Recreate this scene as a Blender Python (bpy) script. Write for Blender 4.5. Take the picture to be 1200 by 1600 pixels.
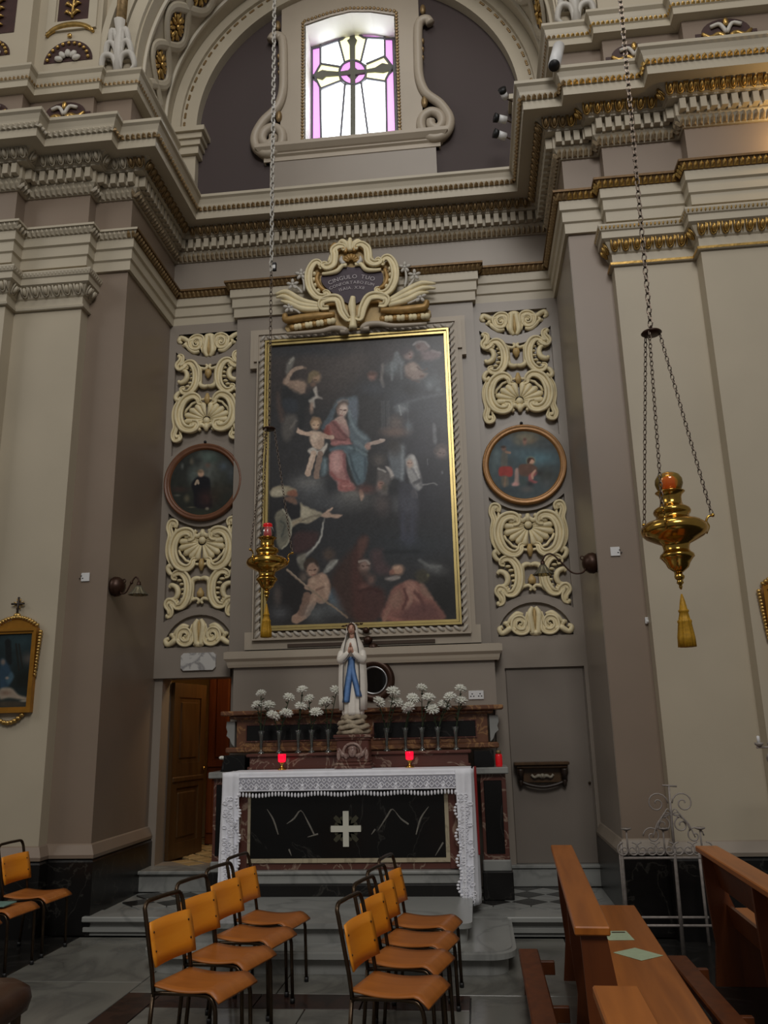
import bpy, math, random
import numpy as np
from mathutils import Matrix, Vector
random.seed(7)
for o in list(bpy.data.objects): bpy.data.objects.remove(o)
scene = bpy.context.scene
COL = scene.collection
PI = math.pi

# ------------------------------------------------------------------ camera
F, VPX, VPY, ROLL, EYE = 1280.0, 746.0, 1134.5, -0.023, 1.7     # focal in px of a 1200x1600 frame, eye height in m
def _nrm(v): return v / np.linalg.norm(v)
_D = _nrm(np.array([VPX - 600, VPY - 800, F]))
_U = _nrm(np.cross(np.array([1, ROLL, 0.0]), _D)); _U = -_U if _U[1] > 0 else _U
_X = _nrm(np.cross(_D, _U)); _X = -_X if _X[0] < 0 else _X
cam_d = bpy.data.cameras.new('camera'); cam = bpy.data.objects.new('camera', cam_d); COL.objects.link(cam)
cam_d.sensor_fit = 'VERTICAL'; cam_d.sensor_height = 36.0; cam_d.lens = F / 1600 * 36.0
cam_d.clip_start = 0.05; cam_d.clip_end = 100
cam.matrix_world = Matrix(((_X[0], -_X[1], -_X[2], 0), (_D[0], -_D[1], -_D[2], 0), (_U[0], -_U[1], -_U[2], EYE), (0, 0, 0, 1)))
scene.camera = cam
def _ray(px, py):
    r = np.array([px - 600, py - 800, F]); return np.array([r @ _X, r @ _D, r @ _U])
def at(px, py, Y):                 # the point of the photograph's pixel on the vertical plane y = Y
    r = _ray(px, py) * (Y / _ray(px, py)[1]); return (r[0], r[1], r[2] + EYE)
def atz(px, py, Z):
    r = _ray(px, py); r = r * ((Z - EYE) / r[2]); return (r[0], r[1], Z)
def proj(P):                       # N x 3 world points -> pixels
    q = np.asarray(P, float) - np.array([0, 0, EYE])
    c = q[:, :1] * _X + q[:, 1:2] * _D + q[:, 2:3] * _U
    return 600 + F * c[:, 0] / c[:, 2], 800 + F * c[:, 1] / c[:, 2]

# ------------------------------------------------------------------ light
scene.view_settings.view_transform = 'Standard'; scene.view_settings.look = 'None'
scene.view_settings.gamma = 1.0; scene.view_settings.use_curve_mapping = False
scene.view_settings.exposure = 0.0
world = bpy.data.worlds.new('world'); scene.world = world; world.use_nodes = True
world.node_tree.nodes['Background'].inputs[0].default_value = (1.0, 0.955, 0.90, 1)
world.node_tree.nodes['Background'].inputs[1].default_value = 0.12
def area_light(name, loc, target, size, power, color, sy=None):
    l = bpy.data.lights.new(name, 'AREA'); l.energy = power; l.color = color; l.size = size
    if sy: l.shape = 'RECTANGLE'; l.size_y = sy
    o = bpy.data.objects.new(name, l); COL.objects.link(o); o.location = loc
    o.rotation_euler = (Vector(target) - Vector(loc)).to_track_quat('-Z', 'Y').to_euler(); return o
area_light('aisle_window_daylight', (-14.0, 0.0, 12.0), (0.0, 8.6, 5.0), 6.0, 300, (1.0, 0.96, 0.90), 6.0)
area_light('nave_window_daylight', (1.6, -6.5, 12.2), (0.6, 8.6, 6.0), 4.5, 780, (1.0, 0.97, 0.93), 4.5)
area_light('overhead_fill', (-0.5, 1.5, 15.0), (-0.5, 8.0, 6.0), 4.0, 190, (1.0, 0.97, 0.92), 4.0)  # added light from above, brightens the upper walls more than the lower

# ------------------------------------------------------------------ helpers
def lin(c):
    return tuple(((v / 255) / 12.92 if v / 255 <= .04045 else ((v / 255 + .055) / 1.055) ** 2.4) for v in c) + (1.0,)
MATS = {}
def mat(name, rgb, rough=.6, metal=0.0, var=0.10, scale=3.0, bump=0.0, bscale=40.0, spec=None, coat=0.0, emit=None, es=0.0):
    if name in MATS: return MATS[name]
    m = bpy.data.materials.new(name); m.use_nodes = True; nt = m.node_tree; N = nt.nodes; L = nt.links
    b = N['Principled BSDF']; b.inputs['Roughness'].default_value = rough; b.inputs['Metallic'].default_value = metal
    if spec is not None: b.inputs['Specular IOR Level'].default_value = spec
    if coat: b.inputs['Coat Weight'].default_value = coat; b.inputs['Coat Roughness'].default_value = .2
    c = lin(rgb); tc = N.new('ShaderNodeTexCoord')
    if var > 0:
        nz = N.new('ShaderNodeTexNoise'); nz.inputs['Scale'].default_value = scale; nz.inputs['Detail'].default_value = 6
        L.new(tc.outputs['Object'], nz.inputs['Vector'])
        cr = N.new('ShaderNodeValToRGB'); cr.color_ramp.elements[0].position = .3; cr.color_ramp.elements[1].position = .7
        cr.color_ramp.elements[0].color = tuple(v * (1 - var) for v in c[:3]) + (1,)
        cr.color_ramp.elements[1].color = tuple(min(1, v * (1 + var)) for v in c[:3]) + (1,)
        L.new(nz.outputs['Fac'], cr.inputs['Fac']); L.new(cr.outputs['Color'], b.inputs['Base Color'])
    else: b.inputs['Base Color'].default_value = c
    if bump > 0:
        n2 = N.new('ShaderNodeTexNoise'); n2.inputs['Scale'].default_value = bscale; n2.inputs['Detail'].default_value = 4
        L.new(tc.outputs['Object'], n2.inputs['Vector']); bp = N.new('ShaderNodeBump'); bp.inputs['Strength'].default_value = bump
        bp.inputs['Distance'].default_value = .01
        L.new(n2.outputs['Fac'], bp.inputs['Height']); L.new(bp.outputs['Normal'], b.inputs['Normal'])
    if emit: b.inputs['Emission Color'].default_value = lin(emit); b.inputs['Emission Strength'].default_value = es
    MATS[name] = m; return m
def marble(name, rgb, vein, rough=.25, scale=1.6, width=.035, mixv=.4):
    m = mat(name, rgb, rough, var=0); nt = m.node_tree; N = nt.nodes; L = nt.links; b = N['Principled BSDF']
    tc = N.new('ShaderNodeTexCoord'); n1 = N.new('ShaderNodeTexNoise'); n1.inputs['Scale'].default_value = scale; n1.inputs['Detail'].default_value = 8; n1.inputs['Distortion'].default_value = 1.2
    L.new(tc.outputs['Object'], n1.inputs['Vector'])
    r = N.new('ShaderNodeValToRGB'); e = r.color_ramp.elements
    base = lin(rgb); e[0].position = 0; e[0].color = tuple(v * (1 - mixv * .5) for v in base[:3]) + (1,); e[1].position = 1; e[1].color = tuple(min(1, v * (1 + mixv)) for v in base[:3]) + (1,)
    k = e.new(.5 - width); k.color = base; k = e.new(.5); k.color = lin(vein); k = e.new(.5 + width); k.color = base
    L.new(n1.outputs['Fac'], r.inputs['Fac']); L.new(r.outputs['Color'], b.inputs['Base Color']); return m
def wood(name, rgb, rgb2, rough=.35, axis=0, scale=9.0):
    m = mat(name, rgb, rough, var=0); nt = m.node_tree; N = nt.nodes; L = nt.links; b = N['Principled BSDF']
    tc = N.new('ShaderNodeTexCoord'); mp = N.new('ShaderNodeMapping'); s = [scale, scale, scale]; s[axis] = scale * .08; mp.inputs['Scale'].default_value = s
    L.new(tc.outputs['Object'], mp.inputs['Vector']); n1 = N.new('ShaderNodeTexNoise'); n1.inputs['Scale'].default_value = 1.5; n1.inputs['Detail'].default_value = 7; n1.inputs['Distortion'].default_value = .6
    L.new(mp.outputs['Vector'], n1.inputs['Vector']); r = N.new('ShaderNodeValToRGB'); e = r.color_ramp.elements
    e[0].position = .3; e[0].color = lin(rgb); e[1].position = .72; e[1].color = lin(rgb2)
    L.new(n1.outputs['Fac'], r.inputs['Fac']); L.new(r.outputs['Color'], b.inputs['Base Color']); return m
def vcol(name, rough=.45, spec=.3):
    m = mat(name, (128, 128, 128), rough, var=0, spec=spec); nt = m.node_tree; a = nt.nodes.new('ShaderNodeAttribute'); a.attribute_name = 'Col'
    nt.links.new(a.outputs['Color'], nt.nodes['Principled BSDF'].inputs['Base Color']); return m
def glass(name, rgb, rough=.02, alpha=.3):          # thin-walled glass: tinted see-through with a clear-coat sheen
    m = mat(name, rgb, rough, var=0); nt = m.node_tree; N = nt.nodes; L = nt.links; out = N['Material Output']
    tr = N.new('ShaderNodeBsdfTransparent'); tr.inputs[0].default_value = lin(rgb); gl = N.new('ShaderNodeBsdfGlossy'); gl.inputs['Roughness'].default_value = rough + .04
    df = N.new('ShaderNodeBsdfDiffuse'); df.inputs[0].default_value = lin(rgb); lw = N.new('ShaderNodeLayerWeight'); lw.inputs[0].default_value = .35
    m1 = N.new('ShaderNodeMixShader'); m1.inputs[0].default_value = alpha; L.new(tr.outputs[0], m1.inputs[1]); L.new(df.outputs[0], m1.inputs[2])
    m2 = N.new('ShaderNodeMixShader'); L.new(lw.outputs['Fresnel'], m2.inputs[0]); L.new(m1.outputs[0], m2.inputs[1]); L.new(gl.outputs[0], m2.inputs[2]); L.new(m2.outputs[0], out.inputs[0]); return m

BEIGE = mat('beige_paint', (178, 167, 146), .5, var=.05, scale=1.3)
TAUPE = mat('taupe_paint', (132, 116, 101), .42, var=.07, scale=1.1)
WALLC = mat('grey_taupe_paint', (142, 132, 121), .38, var=.06, scale=1.1)
LINTEL = mat('pale_moulding_paint', (180, 170, 150), .45, var=.05, scale=2.0)
SURR = mat('pale_surround_paint', (172, 160, 143), .45, var=.05, scale=2.0)
STUCCO = mat('cream_stucco', (224, 210, 170), .5, var=.10, scale=9.0, bump=.15)
OCHRE = mat('ochre_tinted_stucco', (186, 158, 104), .5, var=.15, scale=14)
STUCCO2 = mat('white_stucco', (190, 185, 176), .5, var=.06, scale=9.0)
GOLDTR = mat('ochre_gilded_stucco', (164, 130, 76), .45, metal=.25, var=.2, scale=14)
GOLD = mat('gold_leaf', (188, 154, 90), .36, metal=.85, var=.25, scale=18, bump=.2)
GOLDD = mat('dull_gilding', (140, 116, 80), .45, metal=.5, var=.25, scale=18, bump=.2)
BRASS = mat('polished_brass', (198, 158, 78), .17, metal=1.0, var=.12, scale=8)
FRAMEG = mat('bright_gold_frame', (206, 184, 122), .32, metal=.75, var=.1, scale=6)
MAROON = mat('maroon_damask', (74, 60, 60), .7, var=0)
BLACKM = marble('black_marble', (13, 13, 13), (46, 45, 42), .25, 1.3, .006, .6)
PLINTHM = marble('black_plinth_marble', (17, 15, 14), (52, 50, 46), .3, 2.0, .010, .5)
REDM = marble('red_brown_marble', (92, 56, 48), (150, 128, 112), .28, 3.5, .022, .45)
BROWNM = marble('brown_breccia_marble', (108, 72, 52), (160, 120, 80), .3, 7.0, .05, .5)
GREYM = marble('pale_grey_marble', (148, 149, 145), (130, 131, 128), .26, 1.2, .05, .10)
SLABM = marble('floor_slab_marble', (122, 121, 114), (104, 103, 98), .18, .9, .06, .12)
DARKSTRIP = marble('dark_red_floor_marble', (58, 40, 34), (40, 30, 28), .25, 2.0, .05, .3)
BLACKFL = marble('black_floor_marble', (34, 33, 31), (52, 50, 48), .25, 2.0, .03, .3)
WHITE = mat('white_plastic', (215, 215, 215), .4, var=0)
DARKW = wood('dark_walnut', (62, 42, 22), (84, 60, 33), .35, 2)
PEWW = wood('pew_wood', (150, 84, 28), (180, 106, 40), .32, 1)
PEWD = wood('pew_dark_wood', (84, 40, 14), (110, 56, 20), .4, 2)
PLYB = wood('orange_plywood', (232, 136, 28), (248, 160, 44), .34, 1)
PLYS = wood('seat_plywood', (160, 92, 36), (186, 112, 48), .36, 0)
STEEL = mat('brown_steel_tube', (70, 56, 42), .3, metal=.8, var=.2, scale=20)
IRONB = mat('bronze_brown_metal', (62, 40, 28), .4, metal=.5, var=.2, scale=20)
CHAINM = mat('chain_metal', (104, 92, 82), .35, metal=.8, var=.15, scale=30)
CHAINW = mat('pale_chain', (176, 172, 164), .4, metal=.5, var=.1, scale=30)
IRONW = mat('grey_painted_iron', (150, 142, 136), .5, metal=.1, var=.2, scale=30)
CLOTH = mat('white_altar_linen', (238, 239, 246), .8, var=.04, scale=12, bump=.1)
REDC = mat('red_cloth', (132, 22, 20), .8, var=.08)
VELVET = mat('purple_cartouche_field', (52, 34, 48), .5, var=.15, scale=6)
BLUE = mat('blue_sash_paint', (98, 136, 190), .5, var=.12, scale=30)
ROBE = mat('white_robe_paint', (232, 225, 214), .5, var=.06, scale=20)
SKIN = mat('painted_skin', (196, 150, 128), .5, var=.06, scale=30)
ROCK = mat('rock_paint', (160, 146, 124), .7, var=.25, scale=30, bump=.6, bscale=30)
BLACK = mat('black_matte', (16, 16, 18), .5, var=0)
PETAL = mat('white_petals', (228, 228, 218), .7, var=.05, scale=60)
LEAF = mat('dark_green_stem', (38, 52, 28), .6, var=.25, scale=30)
REDGLASS = mat('glowing_red_glass', (200, 10, 30), .2, var=0, emit=(255, 10, 50), es=1.2)
REDCAN = mat('red_candle_glass', (196, 24, 28), .25, var=.1, scale=20, coat=.4, emit=(220, 20, 30), es=.18)
AMBERG = glass('amber_glass', (248, 206, 96), .03, .18)
CLEARG = glass('clear_glass', (236, 240, 236), .03, .06)
PAPER = mat('pale_green_paper', (176, 192, 160), .8, var=.06, scale=20)
TEAL = mat('teal_booklet', (104, 140, 132), .7, var=.06)
TILEL = mat('pale_cream_tile', (176, 150, 104), .4, var=.1)
LEATHER = mat('brown_leatherette', (72, 48, 34), .35, var=.2, scale=12, bump=.3, bscale=12)
LEAD = mat('grey_came', (96, 96, 102), .5, var=.05)

class MB:
    def __init__(s): s.v = []; s.f = []
    def add(s, vs, fs):
        k = len(s.v); s.v += [tuple(v) for v in vs]; s.f += [tuple(i + k for i in f) for f in fs]; return s
    def box(s, x0, x1, y0, y1, z0, z1):
        return s.add([(x0, y0, z0), (x1, y0, z0), (x1, y1, z0), (x0, y1, z0), (x0, y0, z1), (x1, y0, z1), (x1, y1, z1), (x0, y1, z1)],
                     [(3, 2, 1, 0), (4, 5, 6, 7), (0, 1, 5, 4), (1, 2, 6, 5), (2, 3, 7, 6), (3, 0, 4, 7)])
    def bbox(s, x0, x1, y0, y1, z0, z1, b=.006):          # box with chamfered edges
        X = (x0, x1); Y = (y0, y1); Z = (z0, z1); vs = []; idx = {}
        for i in (0, 1):
            for j in (0, 1):
                for k in (0, 1):
                    si, sj, sk = (b, -b)[i], (b, -b)[j], (b, -b)[k]
                    idx[i, j, k, 0] = len(vs); vs.append((X[i], Y[j] + sj, Z[k] + sk))
                    idx[i, j, k, 1] = len(vs); vs.append((X[i] + si, Y[j], Z[k] + sk))
                    idx[i, j, k, 2] = len(vs); vs.append((X[i] + si, Y[j] + sj, Z[k]))
        fs = []
        for i in (0, 1):
            a = [idx[i, 0, 0, 0], idx[i, 1, 0, 0], idx[i, 1, 1, 0], idx[i, 0, 1, 0]]; fs.append(a if i else a[::-1])
            a = [idx[0, i, 0, 1], idx[1, i, 0, 1], idx[1, i, 1, 1], idx[0, i, 1, 1]]; fs.append(a[::-1] if i else a)
            a = [idx[0, 0, i, 2], idx[1, 0, i, 2], idx[1, 1, i, 2], idx[0, 1, i, 2]]; fs.append(a if i else a[::-1])
        for i in (0, 1):
            for j in (0, 1):
                p = [idx[i, j, 0, 0], idx[i, j, 1, 0], idx[i, j, 1, 1], idx[i, j, 0, 1]]; fs.append(p)
                p = [idx[i, 0, j, 0], idx[i, 1, j, 0], idx[i, 1, j, 2], idx[i, 0, j, 2]]; fs.append(p)
                p = [idx[0, i, j, 1], idx[1, i, j, 1], idx[1, i, j, 2], idx[0, i, j, 2]]; fs.append(p)
                for k in (0, 1): fs.append([idx[i, j, k, 0], idx[i, j, k, 1], idx[i, j, k, 2]])
        return s.add(vs, fs)
    def lathe(s, prof, c=(0, 0, 0), n=24, a0=0.0, a1=2 * PI, sx=1.0, sy=1.0):
        full = abs(a1 - a0 - 2 * PI) < 1e-6; m = n if full else n + 1; vs = []
        for r, z in prof:
            for i in range(m):
                a = a0 + (a1 - a0) * i / n; vs.append((c[0] + r * sx * math.cos(a), c[1] + r * sy * math.sin(a), c[2] + z))
        fs = []
        for j in range(len(prof) - 1):
            for i in range(n):
                i2 = (i + 1) % m; fs.append((j * m + i, j * m + i2, (j + 1) * m + i2, (j + 1) * m + i))
        if full:
            if prof[0][0] > 1e-5: fs.append(tuple(range(m))[::-1])
            if prof[-1][0] > 1e-5: fs.append(tuple((len(prof) - 1) * m + i for i in range(m)))
        return s.add(vs, fs)
    def tube(s, pts, r, n=8, closed=False, flat=1.0, fax=(0, 1, 0)):      # r: number or list; flat squeezes the section along fax
        P = [Vector(p) for p in pts]; k = len(P); R = r if isinstance(r, (list, tuple)) else [r] * k
        fx = Vector(fax); vs = []; prev = None
        for i in range(k):
            t = (P[(i + 1) % k] - P[i - 1]) if closed else (P[min(i + 1, k - 1)] - P[max(i - 1, 0)])
            if t.length < 1e-9: t = Vector((0, 0, 1))
            t.normalize()
            if prev is None:
                a = fx - t * fx.dot(t)
                if a.length < 1e-4: a = Vector((1, 0, 0)) - t * t.x
                if a.length < 1e-4: a = Vector((0, 0, 1)) - t * t.z
            else:
                a = prev - t * prev.dot(t)
                if a.length < 1e-6: a = fx
            a.normalize(); prev = a; b = t.cross(a)
            for j in range(n):
                an = 2 * PI * j / n; vs.append(P[i] + (a * math.cos(an) * flat + b * math.sin(an)) * R[i])
        fs = []
        for i in range(k if closed else k - 1):
            i2 = (i + 1) % k
            for j in range(n): fs.append((i * n + j, i * n + (j + 1) % n, i2 * n + (j + 1) % n, i2 * n + j))
        if not closed: fs.append(tuple(range(n))[::-1]); fs.append(tuple((k - 1) * n + j for j in range(n)))
        return s.add(vs, fs)
    def ball(s, c, r, n=10, m=7, rot=None):
        rx, ry, rz = r if isinstance(r, (list, tuple)) else (r, r, r); vs = []
        for i in range(m + 1):
            th = PI * i / m
            for j in range(n):
                p = Vector((rx * math.sin(th) * math.cos(2 * PI * j / n), ry * math.sin(th) * math.sin(2 * PI * j / n), rz * math.cos(th)))
                if rot is not None: p = rot @ p
                vs.append(Vector(c) + p)
        fs = [(i * n + j, (i + 1) * n + j, (i + 1) * n + (j + 1) % n, i * n + (j + 1) % n) for i in range(m) for j in range(n)]
        return s.add(vs, fs)
    def loft(s, rings, cap=True):
        n = len(rings[0]); vs = [p for r in rings for p in r]; fs = []
        for i in range(len(rings) - 1):
            for j in range(n): fs.append((i * n + j, i * n + (j + 1) % n, (i + 1) * n + (j + 1) % n, (i + 1) * n + j))
        if cap: fs.append(tuple(range(n))[::-1]); fs.append(tuple((len(rings) - 1) * n + j for j in range(n)))
        return s.add(vs, fs)
    def sweep(s, path, prof, closed_ends=True, segs=None):       # prof: (projection, z) up the wall; path in plan, outward on its right hand
        k = len(path); P = [Vector(p) for p in path]; nr = []
        for i in range(k - 1):
            d = (P[i + 1] - P[i]).normalized(); nr.append(Vector((d.y, -d.x)))
        off = []
        for i in range(k):
            if i == 0: off.append(nr[0])
            elif i == k - 1: off.append(nr[-1])
            else:
                a, b = nr[i - 1], nr[i]; m = a + b
                off.append(m / max(.2, (1 + a.dot(b))))
        vs = []
        for i in range(k):
            for (d, z) in prof: q = P[i] + off[i] * d; vs.append((q.x, q.y, z))
        n = len(prof); fs = []
        for i in (range(k - 1) if segs is None else segs):
            for j in range(n - 1): fs.append((i * n + j, (i + 1) * n + j, (i + 1) * n + j + 1, i * n + j + 1))
        if closed_ends and segs is None: fs.append(tuple(range(n))); fs.append(tuple((k - 1) * n + j for j in range(n))[::-1])
        return s.add(vs, fs)
    def mesh(s, name, m, smooth=False):
        me = bpy.data.meshes.new(name); me.from_pydata([tuple(v) for v in s.v], [], [tuple(f) for f in s.f]); me.materials.append(m)
        if smooth:
            for p in me.polygons: p.use_smooth = True
        me.update(); return me
    def build(s, name, m, parent=None, smooth=False, local=False, kind=None, label=None):
        vs = s.v
        if parent is not None and not local and parent.name in WM:
            inv = WM[parent.name].inverted(); s.v = [inv @ Vector(v) for v in vs]
        me = s.mesh(name, m, smooth); s.v = vs
        o = bpy.data.objects.new(name, me); COL.objects.link(o)
        if parent is not None:
            o.parent = parent
            if parent.name in WM: WM[o.name] = WM[parent.name]
        if kind: o['kind'] = kind
        if label: o['label'] = label
        return o
WM = {}
def fixn(o):
    import bmesh
    bm = bmesh.new(); bm.from_mesh(o.data); bmesh.ops.recalc_face_normals(bm, faces=bm.faces); bm.to_mesh(o.data); bm.free(); return o
def thing(name, label, cat, loc=(0, 0, 0), rz=0.0, group=None):
    o = bpy.data.objects.new(name, None); COL.objects.link(o); o.location = loc; o.rotation_euler = (0, 0, rz); o.empty_display_size = .05
    o['label'] = label; o['category'] = cat
    if group: o['group'] = group
    WM[o.name] = Matrix.Translation(loc) @ Matrix.Rotation(rz, 4, 'Z'); return o
def tag(o, label, cat, group=None):
    o['label'] = label; o['category'] = cat
    if group: o['group'] = group
    return o
def struct(o, label=None):
    o['kind'] = 'structure'
    if label: o['label'] = label
    return o
def piece(name, me, parent, loc, rot=(0, 0, 0), scale=None):       # a repeated part that shares its mesh
    o = bpy.data.objects.new(name, me); COL.objects.link(o); o.parent = parent
    if parent.name in WM: loc = WM[parent.name].inverted() @ Vector(loc)
    o.location = loc; o.rotation_euler = rot
    if scale: o.scale = scale
    return o
def dup(root, loc, rz, label, group=None):
    r = root.copy(); COL.objects.link(r); r.location = loc; r.rotation_euler = (0, 0, rz); r['label'] = label
    if group: r['group'] = group
    WM[r.name] = Matrix.Translation(loc) @ Matrix.Rotation(rz, 4, 'Z')
    for ch in list(root.children):
        c = ch.copy(); COL.objects.link(c); c.parent = r
        for g in list(ch.children):
            d = g.copy(); COL.objects.link(d); d.parent = c
    return r
def cr(pts, n=6, closed=False):                                    # Catmull-Rom through the points (any dimension)
    P = [np.array(p, float) for p in pts]; k = len(P); out = []
    rng = range(k if closed else k - 1)
    for i in rng:
        p0 = P[i - 1] if (closed or i > 0) else 2 * P[0] - P[1]; p1 = P[i]; p2 = P[(i + 1) % k]
        p3 = P[(i + 2) % k] if (closed or i + 2 < k) else 2 * P[-1] - P[-2]
        for t in np.linspace(0, 1, n, endpoint=False):
            out.append(tuple(.5 * ((2 * p1) + (-p0 + p2) * t + (2 * p0 - 5 * p1 + 4 * p2 - p3) * t * t + (-p0 + 3 * p1 - 3 * p2 + p3) * t ** 3)))
    if not closed: out.append(tuple(P[-1]))
    return out
def poly(loops, y0, y1, mb=None):                                  # 2D loops in x,z (first outer, others holes) extruded from y0 to y1
    cu = bpy.data.curves.new('tmp', 'CURVE'); cu.dimensions = '2D'; cu.fill_mode = 'BOTH'; cu.extrude = abs(y1 - y0) / 2
    for lp in loops:
        sp = cu.splines.new('POLY'); sp.points.add(len(lp) - 1); sp.use_cyclic_u = True
        for p, q in zip(sp.points, lp): p.co = (q[0], q[1], 0, 1)
    ob = bpy.data.objects.new('tmp', cu); COL.objects.link(ob)
    me = bpy.data.meshes.new_from_object(ob); mb = mb or MB(); ym = (y0 + y1) / 2
    mb.add([(v.co.x, ym - v.co.z, v.co.y) for v in me.vertices], [tuple(p.vertices) for p in me.polygons])
    bpy.data.objects.remove(ob); bpy.data.curves.remove(cu); bpy.data.meshes.remove(me); return mb
def arc(cx, cz, r, a0, a1, n=20):
    return [(cx + r * math.cos(math.radians(a0 + (a1 - a0) * i / n)), cz + r * math.sin(math.radians(a0 + (a1 - a0) * i / n))) for i in range(n + 1)]
def rect(x0, x1, z0, z1): return [(x0, z0), (x1, z0), (x1, z1), (x0, z1)]
def text_mesh(txt, size, m, name, parent, fn, depth=.004):   # one object per letter; fn maps (u, v, w) of the flat lettering into the world
    glyphs = []; x = 0.0
    for ch in txt:
        if ch == ' ': x += size * .26; continue
        cu = bpy.data.curves.new('tmp', 'FONT'); cu.body = ch; cu.size = size; cu.extrude = depth; cu.resolution_u = 3
        ob = bpy.data.objects.new('tmp', cu); COL.objects.link(ob); me = bpy.data.meshes.new_from_object(ob)
        V = [v.co.copy() for v in me.vertices]; Fc = [tuple(p.vertices) for p in me.polygons]; lo = min(v.x for v in V); w = max(v.x for v in V) - lo
        glyphs.append(([(v.x - lo + x, v.y, v.z) for v in V], Fc)); x += w + size * .15
        bpy.data.objects.remove(ob); bpy.data.curves.remove(cu); bpy.data.meshes.remove(me)
    for V, Fc in glyphs: MB().add([fn(a - x / 2, b, c) for a, b, c in V], Fc).build(name, m, parent)

# key planes of the place (m): camera at x = y = 0
XL, XR, YP, YB = -3.53, 1.18, 7.60, 8.93
XC = (XL + XR) / 2
# ================================================================== the setting: floor, dais, walls
def slab_floor():
    fl = struct(MB().box(-9, 7, -4, 14, -.25, -.02).build('floor', BLACKFL), 'dark marble church floor')
    def slabs(x0, x1, y0, y1, nx, ny, m, nm, g=.004):
        me = {}
        w, d = (x1 - x0) / nx, (y1 - y0) / ny
        mesh = MB().bbox(-w / 2 + g, w / 2 - g, -d / 2 + g, d / 2 - g, -.02, 0, .003).mesh(nm, m)
        for i in range(nx):
            for j in range(ny): piece(nm, mesh, fl, (x0 + (i + .5) * w, y0 + (j + .5) * d, 0))
    slabs(-3.535, -2.45, 2.4, 7.5, 1, 4, SLABM, 'slab')                 # pale field between the dark bands
    slabs(-2.45, -2.21, 2.4, 6.0, 1, 3, DARKSTRIP, 'strip')
    slabs(-2.45, .62, 6.0, 7.5, 3, 1, SLABM, 'slab')
    slabs(-2.21, -.13, 5.7, 6.0, 3, 1, DARKSTRIP, 'strip')
    slabs(-2.21, -.13, 2.4, 5.7, 2, 3, SLABM, 'slab')
    slabs(-.13, .62, 2.4, 6.0, 1, 3, SLABM, 'slab')
    slabs(-6.8, -3.535, 2.4, 7.5, 3, 4, BLACKFL, 'slab')
    slabs(.62, 4.2, 2.4, 7.5, 3, 4, BLACKFL, 'slab')
    return fl
slab_floor()
# dais of the chapel: pale marble step with a chequered floor
dz = .16
m = MB().box(XL, XR, 7.56, YB, 0, dz - .045); struct(m.build('floor_dais', GREYM), 'chequered marble dais of the chapel')
DAIS = bpy.data.objects['floor_dais']
MB().bbox(XL, XR, 7.5, 7.80, dz - .045, dz, .008).build('step_nosing', GREYM, DAIS)
MB().bbox(XL, XR, 7.535, 7.57, .03, .07, .004).build('step_moulding', GREYM, DAIS)
ts = .235; meW = MB().bbox(-ts / 2 + .002, ts / 2 - .002, -ts / 2 + .002, ts / 2 - .002, -.03, 0, .002).mesh('tile', GREYM); meB = MB().bbox(-ts / 2 + .002, ts / 2 - .002, -ts / 2 + .002, ts / 2 - .002, -.03, 0, .002).mesh('tile', BLACKFL)
R45 = ts * math.sqrt(2)
MB().box(XL, XR, 7.80, YB, dz - .046, dz - .012).build('tile_bed', GREYM, DAIS)
for i in range(40):
    for j in range(10):
        x = XL + R45 / 2 * i + .1; y = 7.96 + R45 / 2 * j
        if (i + j) % 2: continue
        if not (XL + .14 < x < XR - .14 and y < YB - .12): continue
        if -2.15 < x < -.2 and y > 8.0: continue
        piece('tile', meB if (i % 2) else meW, DAIS, (x, y, dz), (0, 0, PI / 4))
# central step that comes forward with rounded corners
def rounded(x0, x1, y0, y1, r, n=8):
    return [(x1, y1)] + [(x0, y1)] + [(x0 + r - r * math.cos(PI / 2 * i / n), y0 + r - r * math.sin(PI / 2 * i / n)) for i in range(n + 1)] + [(x1 - r + r * math.sin(PI / 2 * i / n), y0 + r - r * math.cos(PI / 2 * i / n)) for i in range(n + 1)]
def prism_z(loop, z0, z1, mb=None):
    mb = mb or MB(); n = len(loop)
    return mb.add([(p[0], p[1], z0) for p in loop] + [(p[0], p[1], z1) for p in loop],
                  [tuple(range(n)), tuple(range(2 * n - 1, n - 1, -1))] + [(i, i + n, (i + 1) % n + n, (i + 1) % n) for i in range(n)])
fs_ = fixn(prism_z(rounded(-2.50, .14, 6.45, 7.56, .16), 0, dz - .05).build('floor_step', GREYM)); struct(fs_, 'pale marble step with rounded corners before the altar')
for a, b, z0, z1 in ((0, 1, dz - .05, dz),):
    fixn(prism_z(rounded(-2.56, .20, 6.38, 7.5, .2), dz - .048, dz - .010).build('step_nosing', GREYM, fs_))
    fixn(prism_z(rounded(-2.53, .17, 6.41, 7.5, .2), dz - .010, dz).build('step_tread', GREYM, fs_))
fp_ = fixn(prism_z(rounded(-2.24, -.15, 6.66, 8.3, .06), dz, .265).build('floor_predella', GREYM)); struct(fp_, 'upper marble step the altar stands on')
fixn(prism_z(rounded(-2.28, -.11, 6.60, 8.3, .08), .265, .30).build('step_nosing', GREYM, fp_))
# door step on the left
ds_ = struct(MB().bbox(XL + .01, -2.66, 8.62, YB - .005, dz, .325, .004).build('floor_doorstep', GREYM), 'marble step under the open doorway')
MB().bbox(XL + .01, -2.64, 8.58, YB - .005, .325, .36, .008).build('step_nosing', GREYM, ds_)

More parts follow.
